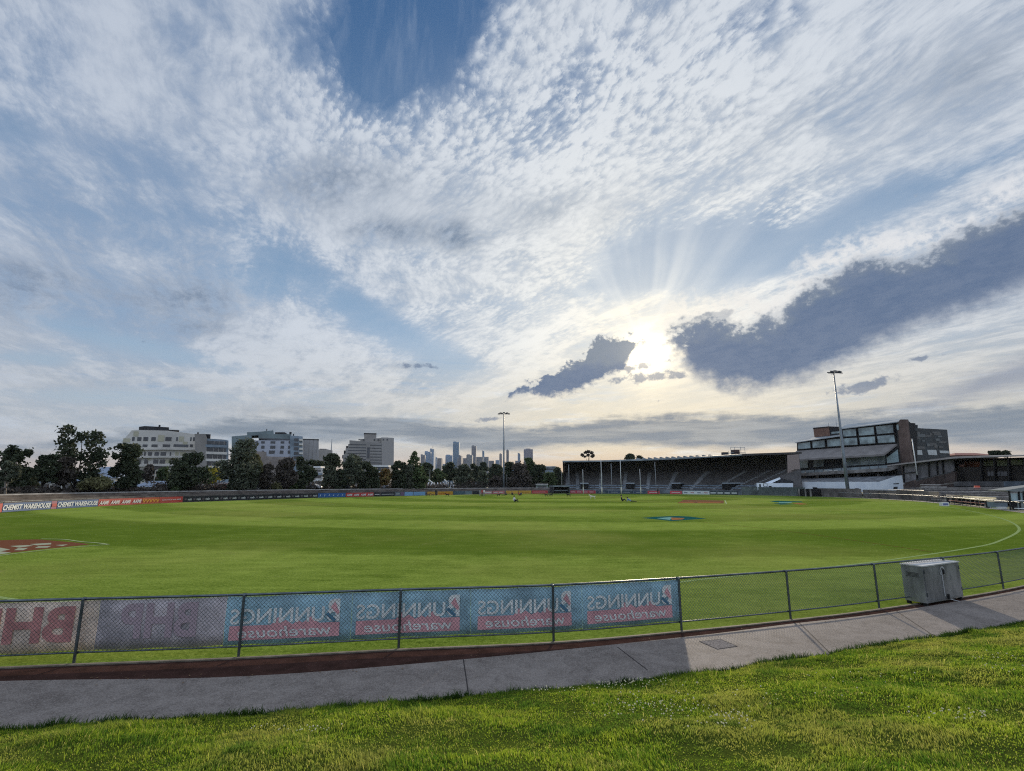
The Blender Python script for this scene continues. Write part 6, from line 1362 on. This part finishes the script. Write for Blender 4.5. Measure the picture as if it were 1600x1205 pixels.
TR = [(18, 27, 700, 766, 773, 76, 'dark', 'broad dark tree with two rounded tops at the left edge', {}), (11, 14, 722, 752, 777, 68, 'gum', 'small round grey-green tree with thin pale trunk at the left edge', dict(pale=True)),
      (44, 14, 737, 770, 773, 84, 'dark', 'low dark tree filling the gap left of the forked tree', {}), (68, 20, 711, 753, 773, 80, 'dark', 'airy dark tree on a forked trunk left of the tall gum', {}),
      (117, 32, 664, 757, 775, 84, 'dark', 'tallest gum at left with three open leafy heads', dict(lobes=TALL, dens=1.1)), (100, 16, 716, 756, 774, 82, 'brown', 'brownish mid-height tree in front of the tall gum', {}),
      (154, 23, 747, 763, 777, 75, 'olive', 'low spreading pale olive shrub on a stout dark trunk', {}), (196, 25, 696, 760, 774, 83, 'dark', 'dense dark oval tree in front of the white apartment block', dict(dens=1.5)),
      (228, 12, 727, 752, 769, 122, 'brown', 'small brownish tree below the left windows of the white block', {}), (252, 14, 731, 753, 769, 126, 'green', 'small rounded tree below the middle of the white block', {}),
      (293, 29, 710, 764, 772, 98, 'dark', 'large round dark tree covering the right end of the white block', dict(dens=1.3)), (272, 12, 745, 766, 771, 104, 'dark', 'dark bush at the left foot of the large round tree', {}),
      (331, 20, 733, 752, 769, 130, 'yellow', 'bright yellow-leaved tree left of the big olive gum', {}), (322, 12, 739, 758, 769, 124, 'green', 'dark green bush under the yellow-leaved tree', {}),
      (374, 30, 689, 765, 772, 104, 'gum', 'big loose olive gum in front of the stepped apartment block', dict(dens=1.2)), (394, 14, 712, 748, 770, 100, 'olive', 'paler olive top at the right side of the big olive gum', {}), (412, 19, 726, 764, 770, 112, 'brown', 'brownish tree right of the big olive gum', {}),
      (447, 22, 718, 760, 770, 104, 'brown', 'rounded brown-green tree before the beige brick base', dict(dens=1.3)), (470, 12, 738, 765, 769, 118, 'dark', 'low dark tree right of the rounded brown-green tree', {}), (482, 11, 720, 753, 768, 116, 'dark', 'slim dark tree below the concrete tower', {}),
      (467, 9, 716, 735, 765, 160, 'dark', 'small dark treetop behind the rounded brown-green tree', {}), (496, 10, 722, 733, 760, 190, 'dark', 'flat dark treetop above the white three-storey house', {}), (517, 14, 711, 731, 762, 185, 'dark', 'domed dark tree just below the radio mast', {}),
      (515, 15, 729, 762, 770, 122, 'gum', 'grey gum with a pale trunk right of the white three-storey house', dict(pale=True)), (549, 22, 711, 758, 771, 112, 'gum', 'large grey gum with pale trunk before the large grey block', dict(pale=True)), (531, 12, 735, 766, 770, 118, 'dark', 'dark tree between the two pale-trunked gums', {}),
      (572, 13, 724, 764, 770, 114, 'dark', 'slim dark tree right of the large grey gum', {}), (584, 11, 733, 764, 769, 122, 'dark', 'low dark tree beneath the white roof edge', {}), (602, 11, 734, 757, 767, 126, 'autumn', 'small orange-brown autumn tree', {}),
      (622, 14, 721, 762, 769, 128, 'dark', 'dark green tree right of the autumn tree', {}), (637, 10, 728, 765, 769, 124, 'gum', 'low grey-green tree left of the pointed tree', {}), (646, 13, 707, 750, 768, 138, 'green', 'pointed tall green tree left of the skyline', dict(lobes=PT)), (655, 16, 730, 762, 768, 134, 'green', 'broad low tree at the foot of the pointed tree', {}),
      (668, 13, 725, 752, 766, 180, 'dark', 'dark tree under the leftmost skyline towers', {}), (684, 14, 734, 756, 766, 190, 'green', 'low green tree behind the folded umbrellas', {}), (703, 15, 724, 750, 766, 240, 'dark', 'dark treetop below the tallest skyscraper', {}),
      (724, 17, 728, 764, 769, 172, 'gum', 'loose grey-green gum right of the umbrellas', {}), (740, 10, 726, 752, 766, 230, 'dark', 'dark treetop right of the grey-green gum', {}), (754, 11, 737, 764, 769, 174, 'gum', 'pointed olive bush behind the standing walker', {}), (755, 8, 724, 742, 762, 270, 'dark', 'small flat dark crown under the thin teal tower', {}),
      (774, 14, 727, 752, 766, 240, 'dark', 'dark tree just left of the tall light pole', {}), (773, 12, 745, 766, 769, 176, 'brown', 'low brown bushes at the foot of the light pole', {}), (797, 11, 724, 762, 769, 180, 'dark', 'dark tree immediately right of the light pole', {}), (813, 20, 726, 765, 769, 178, 'brown', 'broad purplish brown tree right of the light pole', dict(pale=True)),
      (826, 15, 717, 748, 768, 195, 'green', 'tall green tree below the violet grey tower', {}), (842, 17, 728, 762, 769, 188, 'dark', 'dark tree right of the violet grey tower', {}), (858, 15, 740, 763, 769, 184, 'green', 'lighter green tree left of the covered stand', {}), (872, 11, 731, 760, 768, 230, 'dark', 'dark tree touching the left end of the stand', {}),
      (790, 10, 742, 766, 769, 182, 'brown', 'low bush behind the pole right of the light pole', {}), (735, 12, 752, 768, 769, 172, 'brown', 'low brown scrub between the gum and pointed bush', {}), (630, 12, 755, 768, 769, 128, 'dark', 'low dark shrub below the dark green tree', {}), (455, 12, 755, 768, 769, 116, 'green', 'low green hedge clump by the cream house', {}),
      (430, 12, 756, 768, 770, 112, 'olive', 'low olive shrub right of the brown-roofed house', {}), (275, 9, 758, 769, 771, 95, 'green', 'small green shrub in front of the white cottage end', {}), (365, 12, 750, 768, 771, 101, 'dark', 'dark bush at the foot of the big olive gum', {})]
for i, (px, hw, yt, yc, yb, D, k, lb, kw) in enumerate(TR): tree(px, hw, yt, yc, yb, D, k, lb, 11 + i * 7, **kw)
CR = [(-.7, .5, .25), (-.35, .75, .22), (.05, .85, .24), (.45, .7, .25), (.75, .45, .22), (.0, .45, .22), (-.45, .3, .18), (.5, .3, .18)]
tree(920, 11, 705.5, 718.5, 726, 222, 'brown', 'small open-crowned tree showing above the left part of the stand roof', 401, lobes=CR, dens=.8)
tree(986, 9, 711.5, 720, 726, 215, 'dark', 'low dark treetop peeping over the stand roof', 402); tree(1001, 6, 714, 720, 726, 215, 'dark', 'smaller treetop peeping over the stand roof, right of the other', 403)
tree(1564, 8, 706.5, 713, 730, 150, 'dark', 'left dark treetop above the low stand roof at right', 404); tree(1581, 9, 706.5, 713, 730, 150, 'dark', 'right dark treetop above the low stand roof at right', 405)
tree(1431, 4, 662, 668, 680, 185, 'dark', 'tiny treetop above the dark east wing of the pavilion', 406)
# far woods that read as one mass
rng = np.random.RandomState(77); pts = []
for px in np.arange(-120, 905, 7.0):
    D = 300 + rng.uniform(-20, 20); x = P(px, 757, D)[0]; h = CAMH + (756 - (742 + 5 * math.sin(px * .05) + rng.uniform(-3, 3))) * D / FPX; n = 150
    q = rng.uniform(-1, 1, (n, 3)) * np.array([5, 6, (h - 1) / 2]) + np.array([x, D, 1 + (h - 1) / 2]); pts.append(q)
tag(quads_mesh('distant_wood', np.concatenate(pts), 0.85, rng, LM['dark'], None), 'distant band of dark woodland along the horizon behind the houses', 'woodland', kind='stuff')
# low scrub and hedges along the top of the bank
rng = np.random.RandomState(78); pts = []
for px in np.arange(-25, 866, 3.2):
    s = FF.at_px(min(max(px, -30), 866))
    if s is None: continue
    of = rng.uniform(12, 17); c = FF.off(s, of, 0); h = rng.uniform(.6, 2.3) * (0.5 if px < 330 else 1.0); n = 70
    pts.append(rng.normal(0, 1, (n, 3)) * np.array([.9, .7, h * .32]) + np.array([c[0], c[1], TZ + h * .4]))
tag(quads_mesh('hedge_scrub', np.concatenate(pts), 0.26, rng, LM['brown'], None), 'low brownish scrub and hedging along the top of the far bank', 'scrub', kind='stuff')
# ------------------------------------------------------------------ people and dogs on the turf
def skin_mesh(name, joints, edges, mats, parent=None, sub=2, face_mat=None):
    me = bpy.data.meshes.new(name); me.from_pydata([j[0] for j in joints], edges, []); o = bpy.data.objects.new(name, me); COL.objects.link(o)
    me.skin_vertices.new() if hasattr(me.skin_vertices, 'new') else None
    md = o.modifiers.new('skin', 'SKIN'); md.use_smooth_shade = True
    if not me.skin_vertices:
        bpy.context.view_layer.objects.active = o
    for i, j in enumerate(joints): me.skin_vertices[0].data[i].radius = (j[1], j[1])
    me.skin_vertices[0].data[0].use_root = True
    s2 = o.modifiers.new('sub', 'SUBSURF'); s2.levels = sub; s2.render_levels = sub
    dg = bpy.context.evaluated_depsgraph_get(); m2 = bpy.data.meshes.new_from_object(o.evaluated_get(dg)); m2.name = name
    o.modifiers.clear(); o.data = m2; m2.materials.clear()
    for m in mats: m2.materials.append(m)
    if face_mat:
        for p in m2.polygons: p.material_index = face_mat(p.center)
    for p in m2.polygons: p.use_smooth = True
    if parent: o.parent = parent
    return o
m_skinp = mat('skin', (0.42, 0.26, 0.19), 0.6)
def cloth(n, c): return mat('cloth_' + n, c, 0.9)
def person(px, py, rz, pose, top, legs, hairc, label, s=1.0):
    g_ = G(px, py); e = empty('person', (g_[0], g_[1], 0), label, 'person', None, rz)
    if pose == 'stand':
        J = [((0, 0, .95), .13), ((0, 0, 1.15), .12), ((0, 0, 1.36), .15), ((0, 0, 1.50), .055), ((0, -.01, 1.64), .10), ((0, 0, 1.74), .07),
             ((-.19, 0, 1.42), .055), ((-.25, .02, 1.14), .045), ((-.22, -.12, .92), .034), ((-.21, -.16, .84), .03), ((.19, 0, 1.42), .055), ((.26, .02, 1.14), .045), ((.25, -.1, .92), .034), ((.24, -.14, .84), .03),
             ((-.10, 0, .86), .095), ((-.12, -.03, .48), .065), ((-.12, .03, .09), .045), ((-.12, -.12, .04), .04), ((.10, 0, .86), .095), ((.14, .04, .48), .065), ((.15, .12, .09), .045), ((.15, -.02, .04), .04)]
        E = [(0, 1), (1, 2), (2, 3), (3, 4), (4, 5), (2, 6), (6, 7), (7, 8), (8, 9), (2, 10), (10, 11), (11, 12), (12, 13), (0, 14), (14, 15), (15, 16), (16, 17), (0, 18), (18, 19), (19, 20), (20, 21)]
        fm = lambda c: 2 if c.z > 1.5 or c.z < .075 else (1 if c.z < .93 and abs(c.x) < .205 else (2 if c.z < .98 and abs(c.x) > .2 else 0)); head = (0, -.01, 1.66)
    else:
        lean = -.0 if pose == 'sit' else .28; tz = .58 if pose == 'sit' else .42; hz = .86 if pose == 'sit' else .62; sy = .06 if pose == 'sit' else .42
        J = [((0, 0, .14), .15), ((0, sy * .4, .34), .13), ((0, sy, tz), .145), ((0, sy + .02, tz + .14), .055), ((0, sy, hz), .10), ((0, sy, hz + .09), .07),
             ((-.19, sy, tz + .04), .055), ((-.27, sy + .05, tz - .22), .045), ((-.30, sy + (.22 if pose != 'sit' else -.1), .08 if pose != 'sit' else .30), .034), ((.19, sy, tz + .04), .055), ((.27, sy - .02, tz - .22), .045), ((.24, sy - .25, .34 if pose == 'sit' else .1), .034),
             ((-.13, -.08, .14), .10), ((-.22, -.45, .36 if pose == 'sit' else .12), .07), ((-.10, -.68 if pose == 'sit' else -.92, .08), .045), ((-.1, -.76 if pose == 'sit' else -1.0, .12), .035), ((.13, -.08, .14), .10), ((.2, -.42, .42 if pose == 'sit' else .14), .07), ((.12, -.62 if pose == 'sit' else -.9, .08), .045), ((.12, -.7 if pose == 'sit' else -.98, .12), .035)]
        E = [(0, 1), (1, 2), (2, 3), (3, 4), (4, 5), (2, 6), (6, 7), (7, 8), (2, 9), (9, 10), (10, 11), (0, 12), (12, 13), (13, 14), (14, 15), (0, 16), (16, 17), (17, 18), (18, 19)]
        fm = lambda c: 2 if c.z > tz + .12 else (1 if c.y < -.06 else 0); head = (0, sy, hz + .02)
    o = skin_mesh('body', J, E, [top, legs, m_skinp], e, 2, fm)
    mb = MB(); mb.ball((head[0], head[1] + .02, head[2] + .03), .118, n=10, m=7, sq=(.95, 1.05, .95)); h = MB()
    hb = mb.build('hair', hairc, None, True); hb.parent = e
    mb = MB(); mb.ball((head[0], head[1] - .10, head[2] - .03), .02, n=6, m=4); nb_ = mb.build('nose', m_skinp, None, True); nb_.parent = e
    e.scale = (s, s, s); return e
hd_, hb_ = mat('hair_dark', (0.03, 0.022, 0.018), 0.7), mat('hair_brown', (0.10, 0.06, 0.035), 0.7)
ck, cw, cn, cr, cg, cb = cloth('black', (0.02, 0.02, 0.025)), cloth('white', (0.6, 0.6, 0.58)), cloth('navy', (0.03, 0.04, 0.08)), cloth('red', (0.35, 0.06, 0.05)), cloth('grey', (0.22, 0.23, 0.24)), cloth('blue', (0.16, 0.24, 0.38))
person(681, 776, 2.6, 'stand', ck, ck, hd_, 'person standing in dark clothes in front of the orange boards', 1.05)
person(753.3, 775.6, 0.2, 'stand', cr, ck, hd_, 'adult in red top and dark trousers standing by the pink board')
person(756.3, 775.4, -0.5, 'stand', cw, cg, hb_, 'person in white top beside the red-topped adult')
person(749.8, 774.8, 0.8, 'stand', cg, cg, hd_, 'person in grey top just left of the red-topped adult', .95)
person(804, 784.6, 0.9, 'sit', cw, ck, hd_, 'person in white top sitting alone on the turf, nearest the middle', 1.1)
person(789.3, 774.4, -1.2, 'recline', ck, ck, hd_, 'person in black reclining left of the small seated group')
person(800.2, 773.8, 0.3, 'sit', ck, ck, hb_, 'small dark seated person in the middle of the far group')
person(811, 774.6, 1.0, 'sit', cr, ck, hd_, 'seated person in red top at the right of the far group')
person(814, 774.2, -0.6, 'sit', cn, cn, hd_, 'seated person in navy at the far right of the group')
person(971.8, 783.8, 1.3, 'sit', ck, ck, hd_, 'dark-clothed person sitting upright, left one of a pair', 1.15)
person(985, 784.4, 1.5, 'recline', cb, ck, hd_, 'person in pale blue top leaning back, right one of a pair', 1.1)
person(1028, 772.9, 0.2, 'stand', ck, ck, hd_, 'lone dark-clothed person standing by the red board under the stand')
def dog(px, py, rz, m, label, pose='stand', s=1.0):
    g_ = G(px, py); e = empty('dog', (g_[0], g_[1], 0), label, 'dog', 'dogs playing on the turf', rz)
    J = [((-.28, 0, .46), .11), ((0, 0, .47), .12), ((.26, 0, .50), .145), ((.42, 0, .62), .08), ((.54, 0, .72), .085), ((.68, 0, .68), .045),
         ((-.36, .09, .40), .085), ((-.30, .10, .27), .05), ((-.42, .10, .15), .028), ((-.37, .10, .02), .03), ((-.36, -.09, .40), .085), ((-.22, -.10, .27), .05), ((-.34, -.10, .15), .028), ((-.29, -.10, .02), .03),
         ((.28, .09, .36), .05), ((.30, .09, .18), .032), ((.31, .09, .02), .03), ((.28, -.09, .36), .05), ((.38, -.09, .20), .032), ((.42, -.09, .04), .03), ((-.46, 0, .52), .03), ((-.62, 0, .62), .018)]
    E = [(0, 1), (1, 2), (2, 3), (3, 4), (4, 5), (0, 6), (6, 7), (7, 8), (8, 9), (0, 10), (10, 11), (11, 12), (12, 13), (2, 14), (14, 15), (15, 16), (2, 17), (17, 18), (18, 19), (0, 20), (20, 21)]
    skin_mesh('body', J, E, [m], e, 2)
    for sg in (1, -1):
        mb = MB(); mb.add([(.48, sg * .05, .78), (.54, sg * .07, .79), (.50, sg * .10, .68), (.49, sg * .06, .87)], [(0, 1, 2), (0, 3, 1), (1, 3, 2), (2, 3, 0)]); q = mb.build('ear', m, None); q.parent = e
    e.scale = (s, s, s)
mk_, mw_, mt_ = mat('fur_black', (0.02, 0.018, 0.018), 0.9), mat('fur_cream', (0.55, 0.52, 0.42), 0.9), mat('fur_tan', (0.10, 0.07, 0.045), 0.9)
dog(669, 775.6, 0.1, mt_, 'tan dog standing left of the orange boards walker'); dog(676, 775.4, 2.9, mt_, 'tan dog close to the orange boards walker', s=.8)
dog(699, 776.2, 3.0, mk_, 'black dog alone right of the orange boards walker', s=1.05); dog(779, 775.8, 0.3, mk_, 'black dog between the walkers and the light pole', s=.9)
dog(854, 776.2, 3.1, mk_, 'black dog, left one of two facing dogs', s=.95); dog(861, 775.8, 0.4, mk_, 'black dog, right one of two facing dogs', s=.95)
dog(888.5, 776.3, 2.9, mk_, 'black dog alone below the red board left of the goal', s=1.05); dog(926, 780.3, 3.2, mw_, 'cream dog running below the goal posts', s=1.2)
# ------------------------------------------------------------------ things along the right side
SD = Plane(1450, 92, 1600, 57)                       # just outside the boundary on the right
sg_ = empty('field_sign', tuple(SD.pt(1478, 791, 2)), 'small white sign box on the turf edge at the end of the benches', 'sign')
q0 = G(1478, 791); one(Plane(1478, q0[1]), (1472.5, 785, 1483.5, 791.4), 'box', m_white, sg_, 0, 0.5, True); one(Plane(1478, q0[1]), (1474, 786.5, 1482, 789.2), 'print', mat('sign_blue', (0.12, 0.15, 0.33), 0.7), sg_, 0.03, 0.05, True)
m_cr = mat('cream_plank', (0.60, 0.55, 0.40), 0.7, 0.2, 2.0); m_wb = mat('bench_red', (0.25, 0.08, 0.07), 0.8)
def bench(x0, y0, x1, y1, m, label, th=1.7, legs=4):
    e = empty('long_bench', tuple(SD.pt((x0 + x1) / 2, max(y0, y1) + 4)), label, 'bench', 'long benches beside the turf')
    A3, B3_ = SD.pt(x0, y0), SD.pt(x1, y1); d = (B3_ - A3); n3 = Vector((SD.n.x, SD.n.y)) * .38
    z = (A3.z + B3_.z) / 2
    mb = MB(); mb.add([(A3.x, A3.y, A3.z), (B3_.x, B3_.y, B3_.z), (B3_.x - n3.x, B3_.y - n3.y, B3_.z), (A3.x - n3.x, A3.y - n3.y, A3.z)] + [(A3.x, A3.y, A3.z - .07), (B3_.x, B3_.y, B3_.z - .07), (B3_.x - n3.x, B3_.y - n3.y, B3_.z - .07), (A3.x - n3.x, A3.y - n3.y, A3.z - .07)], [(0, 1, 2, 3), (7, 6, 5, 4), (0, 4, 5, 1), (1, 5, 6, 2), (2, 6, 7, 3), (3, 7, 4, 0)])
    mb.build('seat', m, e)
    mb = MB(); mb.obox((A3.x - n3.x, A3.y - n3.y), (d.x, d.y), (-n3.x * .12, -n3.y * .12), .22, z + .16); mb.build('backrest', m, e)
    for k in range(legs):
        c = A3 + d * ((k + .5) / legs); mb = MB(); mb.obox((c.x, c.y), (d.normalized().x * .08, d.normalized().y * .08), (-n3.x, -n3.y), max(.1, c.z - .07), 0.0); mb.build('leg', m_dark, e)
bench(1474, 776.5, 1500, 778.5, m_conc, 'grey bench behind the left end of the cream one', legs=3)
bench(1493, 777.3, 1551, 783.2, m_cr, 'long cream bench, brightest and furthest back', legs=8)
bench(1482, 781.5, 1538, 786.8, m_wb, 'long dark red bench in front of the cream one', legs=7)
bench(1485, 785.5, 1538, 792, m_cr, 'low cream plank bench nearest the turf edge', legs=7)
def bin_(x0, y0, x1, y1, m, label, name='rubbish_bin', lid=None):
    Dg = G((x0 + x1) / 2, y1)[1]; pl = Plane((x0 + x1) / 2, Dg); e = empty(name, tuple(pl.pt((x0 + x1) / 2, y1)), label, 'bin')
    one(pl, (x0, y0 + (y1 - y0) * .15, x1, y1), 'body', m, e, 0, 0.7, True); one(pl, (x0 - .3, y0, x1 + .3, y0 + (y1 - y0) * .16), 'lid', lid or m_dark, e, .04, .8, True)
    for xx in (x0 + .5, x1 - 1.6): one(pl, (xx, y1 - 1, xx + 1.1, y1 + .3), 'wheel', m_black, e, .05, .2, True)
bin_(1542, 784.5, 1550.5, 793.5, mat('panel_pale_blue', (0.40, 0.44, 0.52), 0.8), 'pale grey-blue bin right of the long benches')
e = empty('equipment_box', tuple(P(1566, 795, 64)), 'low grey and white equipment box between bin and dugout', 'box'); pl = Plane(1566, 64)
one(pl, (1555, 785, 1575, 792.5), 'body', m_bgl, e, 0, 1.0, True); one(pl, (1559, 792, 1573.5, 795.5), 'base', m_white, e, .15, .8, True); one(pl, (1554.5, 784, 1575.5, 785.2), 'lid', m_conc, e, .05, 1.1, True)
bo = empty('barrel', tuple(RS.pt(1528, 769, 5)), 'bright orange-red barrel against the grey wall of the low stand', 'barrel')
c = RS.pt(1528, 769, 5); t_ = RS.pt(1528, 759, 5); mb = MB(); mb.tube([(c.x, c.y, c.z - .6), (c.x, c.y, c.z), (c.x, c.y, (c.z + t_.z) / 2), (c.x, c.y, t_.z)], [.42, .45, .5, .42], 12); mb.build('drum', mat('barrel_orange', (0.50, 0.09, 0.05), 0.6), bo, True)
mb = MB(); mb.tube([(c.x, c.y, (c.z + t_.z) / 2), (c.x, c.y, (c.z + t_.z) / 2 + .08)], .54, 12); mb.build('hoop', m_dark, bo)
du = empty('dugout', tuple(P(1590, 797, 59)), 'glass-sided team dugout with flat grey roof at the right edge', 'shelter'); pl = Plane(1590, 59.5)
mb = MB(); 
one(pl, [(1570, 766.5), (1600, 761.5), (1640, 757), (1640, 766), (1596, 768), (1584, 768.3)], 'roof', mat('dugout_roof', (0.17, 0.185, 0.185), 0.6, 0.1, 1.0), du, 0.3, 2.2)
for x in (1577, 1592, 1599.5): one(pl, [(x, 767), (x + 1.5, 767), (x + 4, 797), (x + 2.5, 797)], 'post', m_pframe, du, .2, .15)
one(pl, [(1579, 771), (1591, 771), (1593, 783), (1581, 783)], 'glass_panel', m_pglass, du, 0, .06); one(pl, [(1594, 770), (1640, 770), (1640, 783), (1596, 783)], 'glass_panel', m_pglass, du, 0, .06)
one(pl, [(1581, 783), (1589, 783), (1591, 797), (1583, 797)], 'entry', m_black, du, .05, .1); one(pl, [(1589, 783), (1640, 783), (1640, 799), (1591, 797)], 'lower_panel', mat('dugout_panel', (0.20, 0.23, 0.22), 0.6, 0.4, 1.0), du, .1, .2)
one(pl, [(1588, 782), (1640, 782), (1640, 783.4), (1588, 783.4)], 'bench', m_white, du, .4, .4); one(pl, [(1590, 794), (1640, 795), (1640, 796.4), (1590, 795.4)], 'bench', m_white, du, .6, .4)
# crates and pens below the pavilion end
gt = empty('timber_pen', tuple(P(1450, 778, 98)), 'dark slatted pen and gate posts at the end of the low grey-brown wall', 'fence'); pl = Plane(1450, 98)
one(pl, (1441, 762, 1443.5, 781.5), 'post', m_conc, gt, 0, .3, True)
for i in range(14): one(pl, (1445 + i * 3.6, 768, 1447.2 + i * 3.6, 774.5), 'slat', mat('slat_grey', (0.10, 0.10, 0.11), 0.9, 0.4, 1.0), gt, -1, .15, True)
one(pl, (1444, 774.5, 1496, 780), 'base', m_black, gt, -1.3, 1, True); one(pl, (1440, 757, 1470, 758.2), 'top_rail', m_concl, gt, -2, .3, True); one(pl, (1440, 760.5, 1480, 761.6), 'top_rail', m_concl, gt, -1, .3, True)
# ------------------------------------------------------------------ parked cars on the far bank
def car(px, D, col, label, rz=0.0):
    D = behind(px, D) + 3; x = P(px, 757, D)[0]; e = empty('parked_car', (x, D, TZ), label, 'car', 'cars parked beyond the bank', rz); z = 0
    def lk(mb, n, m, sm_=False): o = mb.build(n, m, None, sm_); o.parent = e; return o
    pr = [(-2.1, .35), (-2.1, .75), (-1.9, .9), (-1.1, .98), (-.6, 1.40), (.7, 1.42), (1.3, 1.0), (2.0, .85), (2.15, .6), (2.15, .35)]
    mb = MB(); k = len(pr); mb.add([(a, -.85, b) for a, b in pr] + [(a, .85, b) for a, b in pr], [tuple(range(k)), tuple(range(2 * k - 1, k - 1, -1))] + [(i, i + k, (i + 1) % k + k, (i + 1) % k) for i in range(k)]); lk(mb, 'body', mat('car_' + label.split()[0], col, 0.35, spec=.6))
    mb = MB(); mb.add([(-.95, -.87, .98), (-.55, -.87, 1.33), (.65, -.87, 1.34), (1.1, -.87, 1.0)], [(0, 3, 2, 1)]); lk(mb, 'side_window', m_win)
    for wx_ in (-1.3, 1.35):
        for wy in (-.8, .8): mb = MB(); mb.tube([(wx_, wy - .1, .32), (wx_, wy + .1, .32)], .32, 12); lk(mb, 'wheel', m_black)
for i, (px, D, c, lb) in enumerate(((182, 104, (0.30, 0.31, 0.33), 'silver car parked under the dense dark tree'), (308, 106, (0.04, 0.04, 0.05), 'black car parked below the large round tree'), (351, 110, (0.22, 0.05, 0.04), 'maroon car parked left of the big olive gum'), (392, 112, (0.5, 0.5, 0.5), 'white car parked right of the big olive gum'), (462, 122, (0.06, 0.09, 0.18), 'navy car parked by the cream house'), (489, 125, (0.5, 0.5, 0.52), 'whitish car parked below the white three-storey house'), (536, 126, (0.10, 0.11, 0.12), 'charcoal car parked under the large grey gum'))): car(px, D, c, lb)
# ------------------------------------------------------------------ the air between here and the city
hm = bpy.data.materials.new('haze_air'); hm.use_nodes = True; t = hm.node_tree; t.nodes.clear()
pv_ = t.nodes.new('ShaderNodeVolumePrincipled'); pv_.inputs['Color'].default_value = (0.72, 0.84, 1.0, 1); pv_.inputs['Density'].default_value = 0.000032; pv_.inputs['Anisotropy'].default_value = 0.2
ou = t.nodes.new('ShaderNodeOutputMaterial'); t.links.new(pv_.outputs[0], ou.inputs['Volume'])
mb = MB(); mb.box(-3700, -2600, -3.0, 3700, 3900, 300.0)
tag(mb.build('haze', hm), kind='stuff')
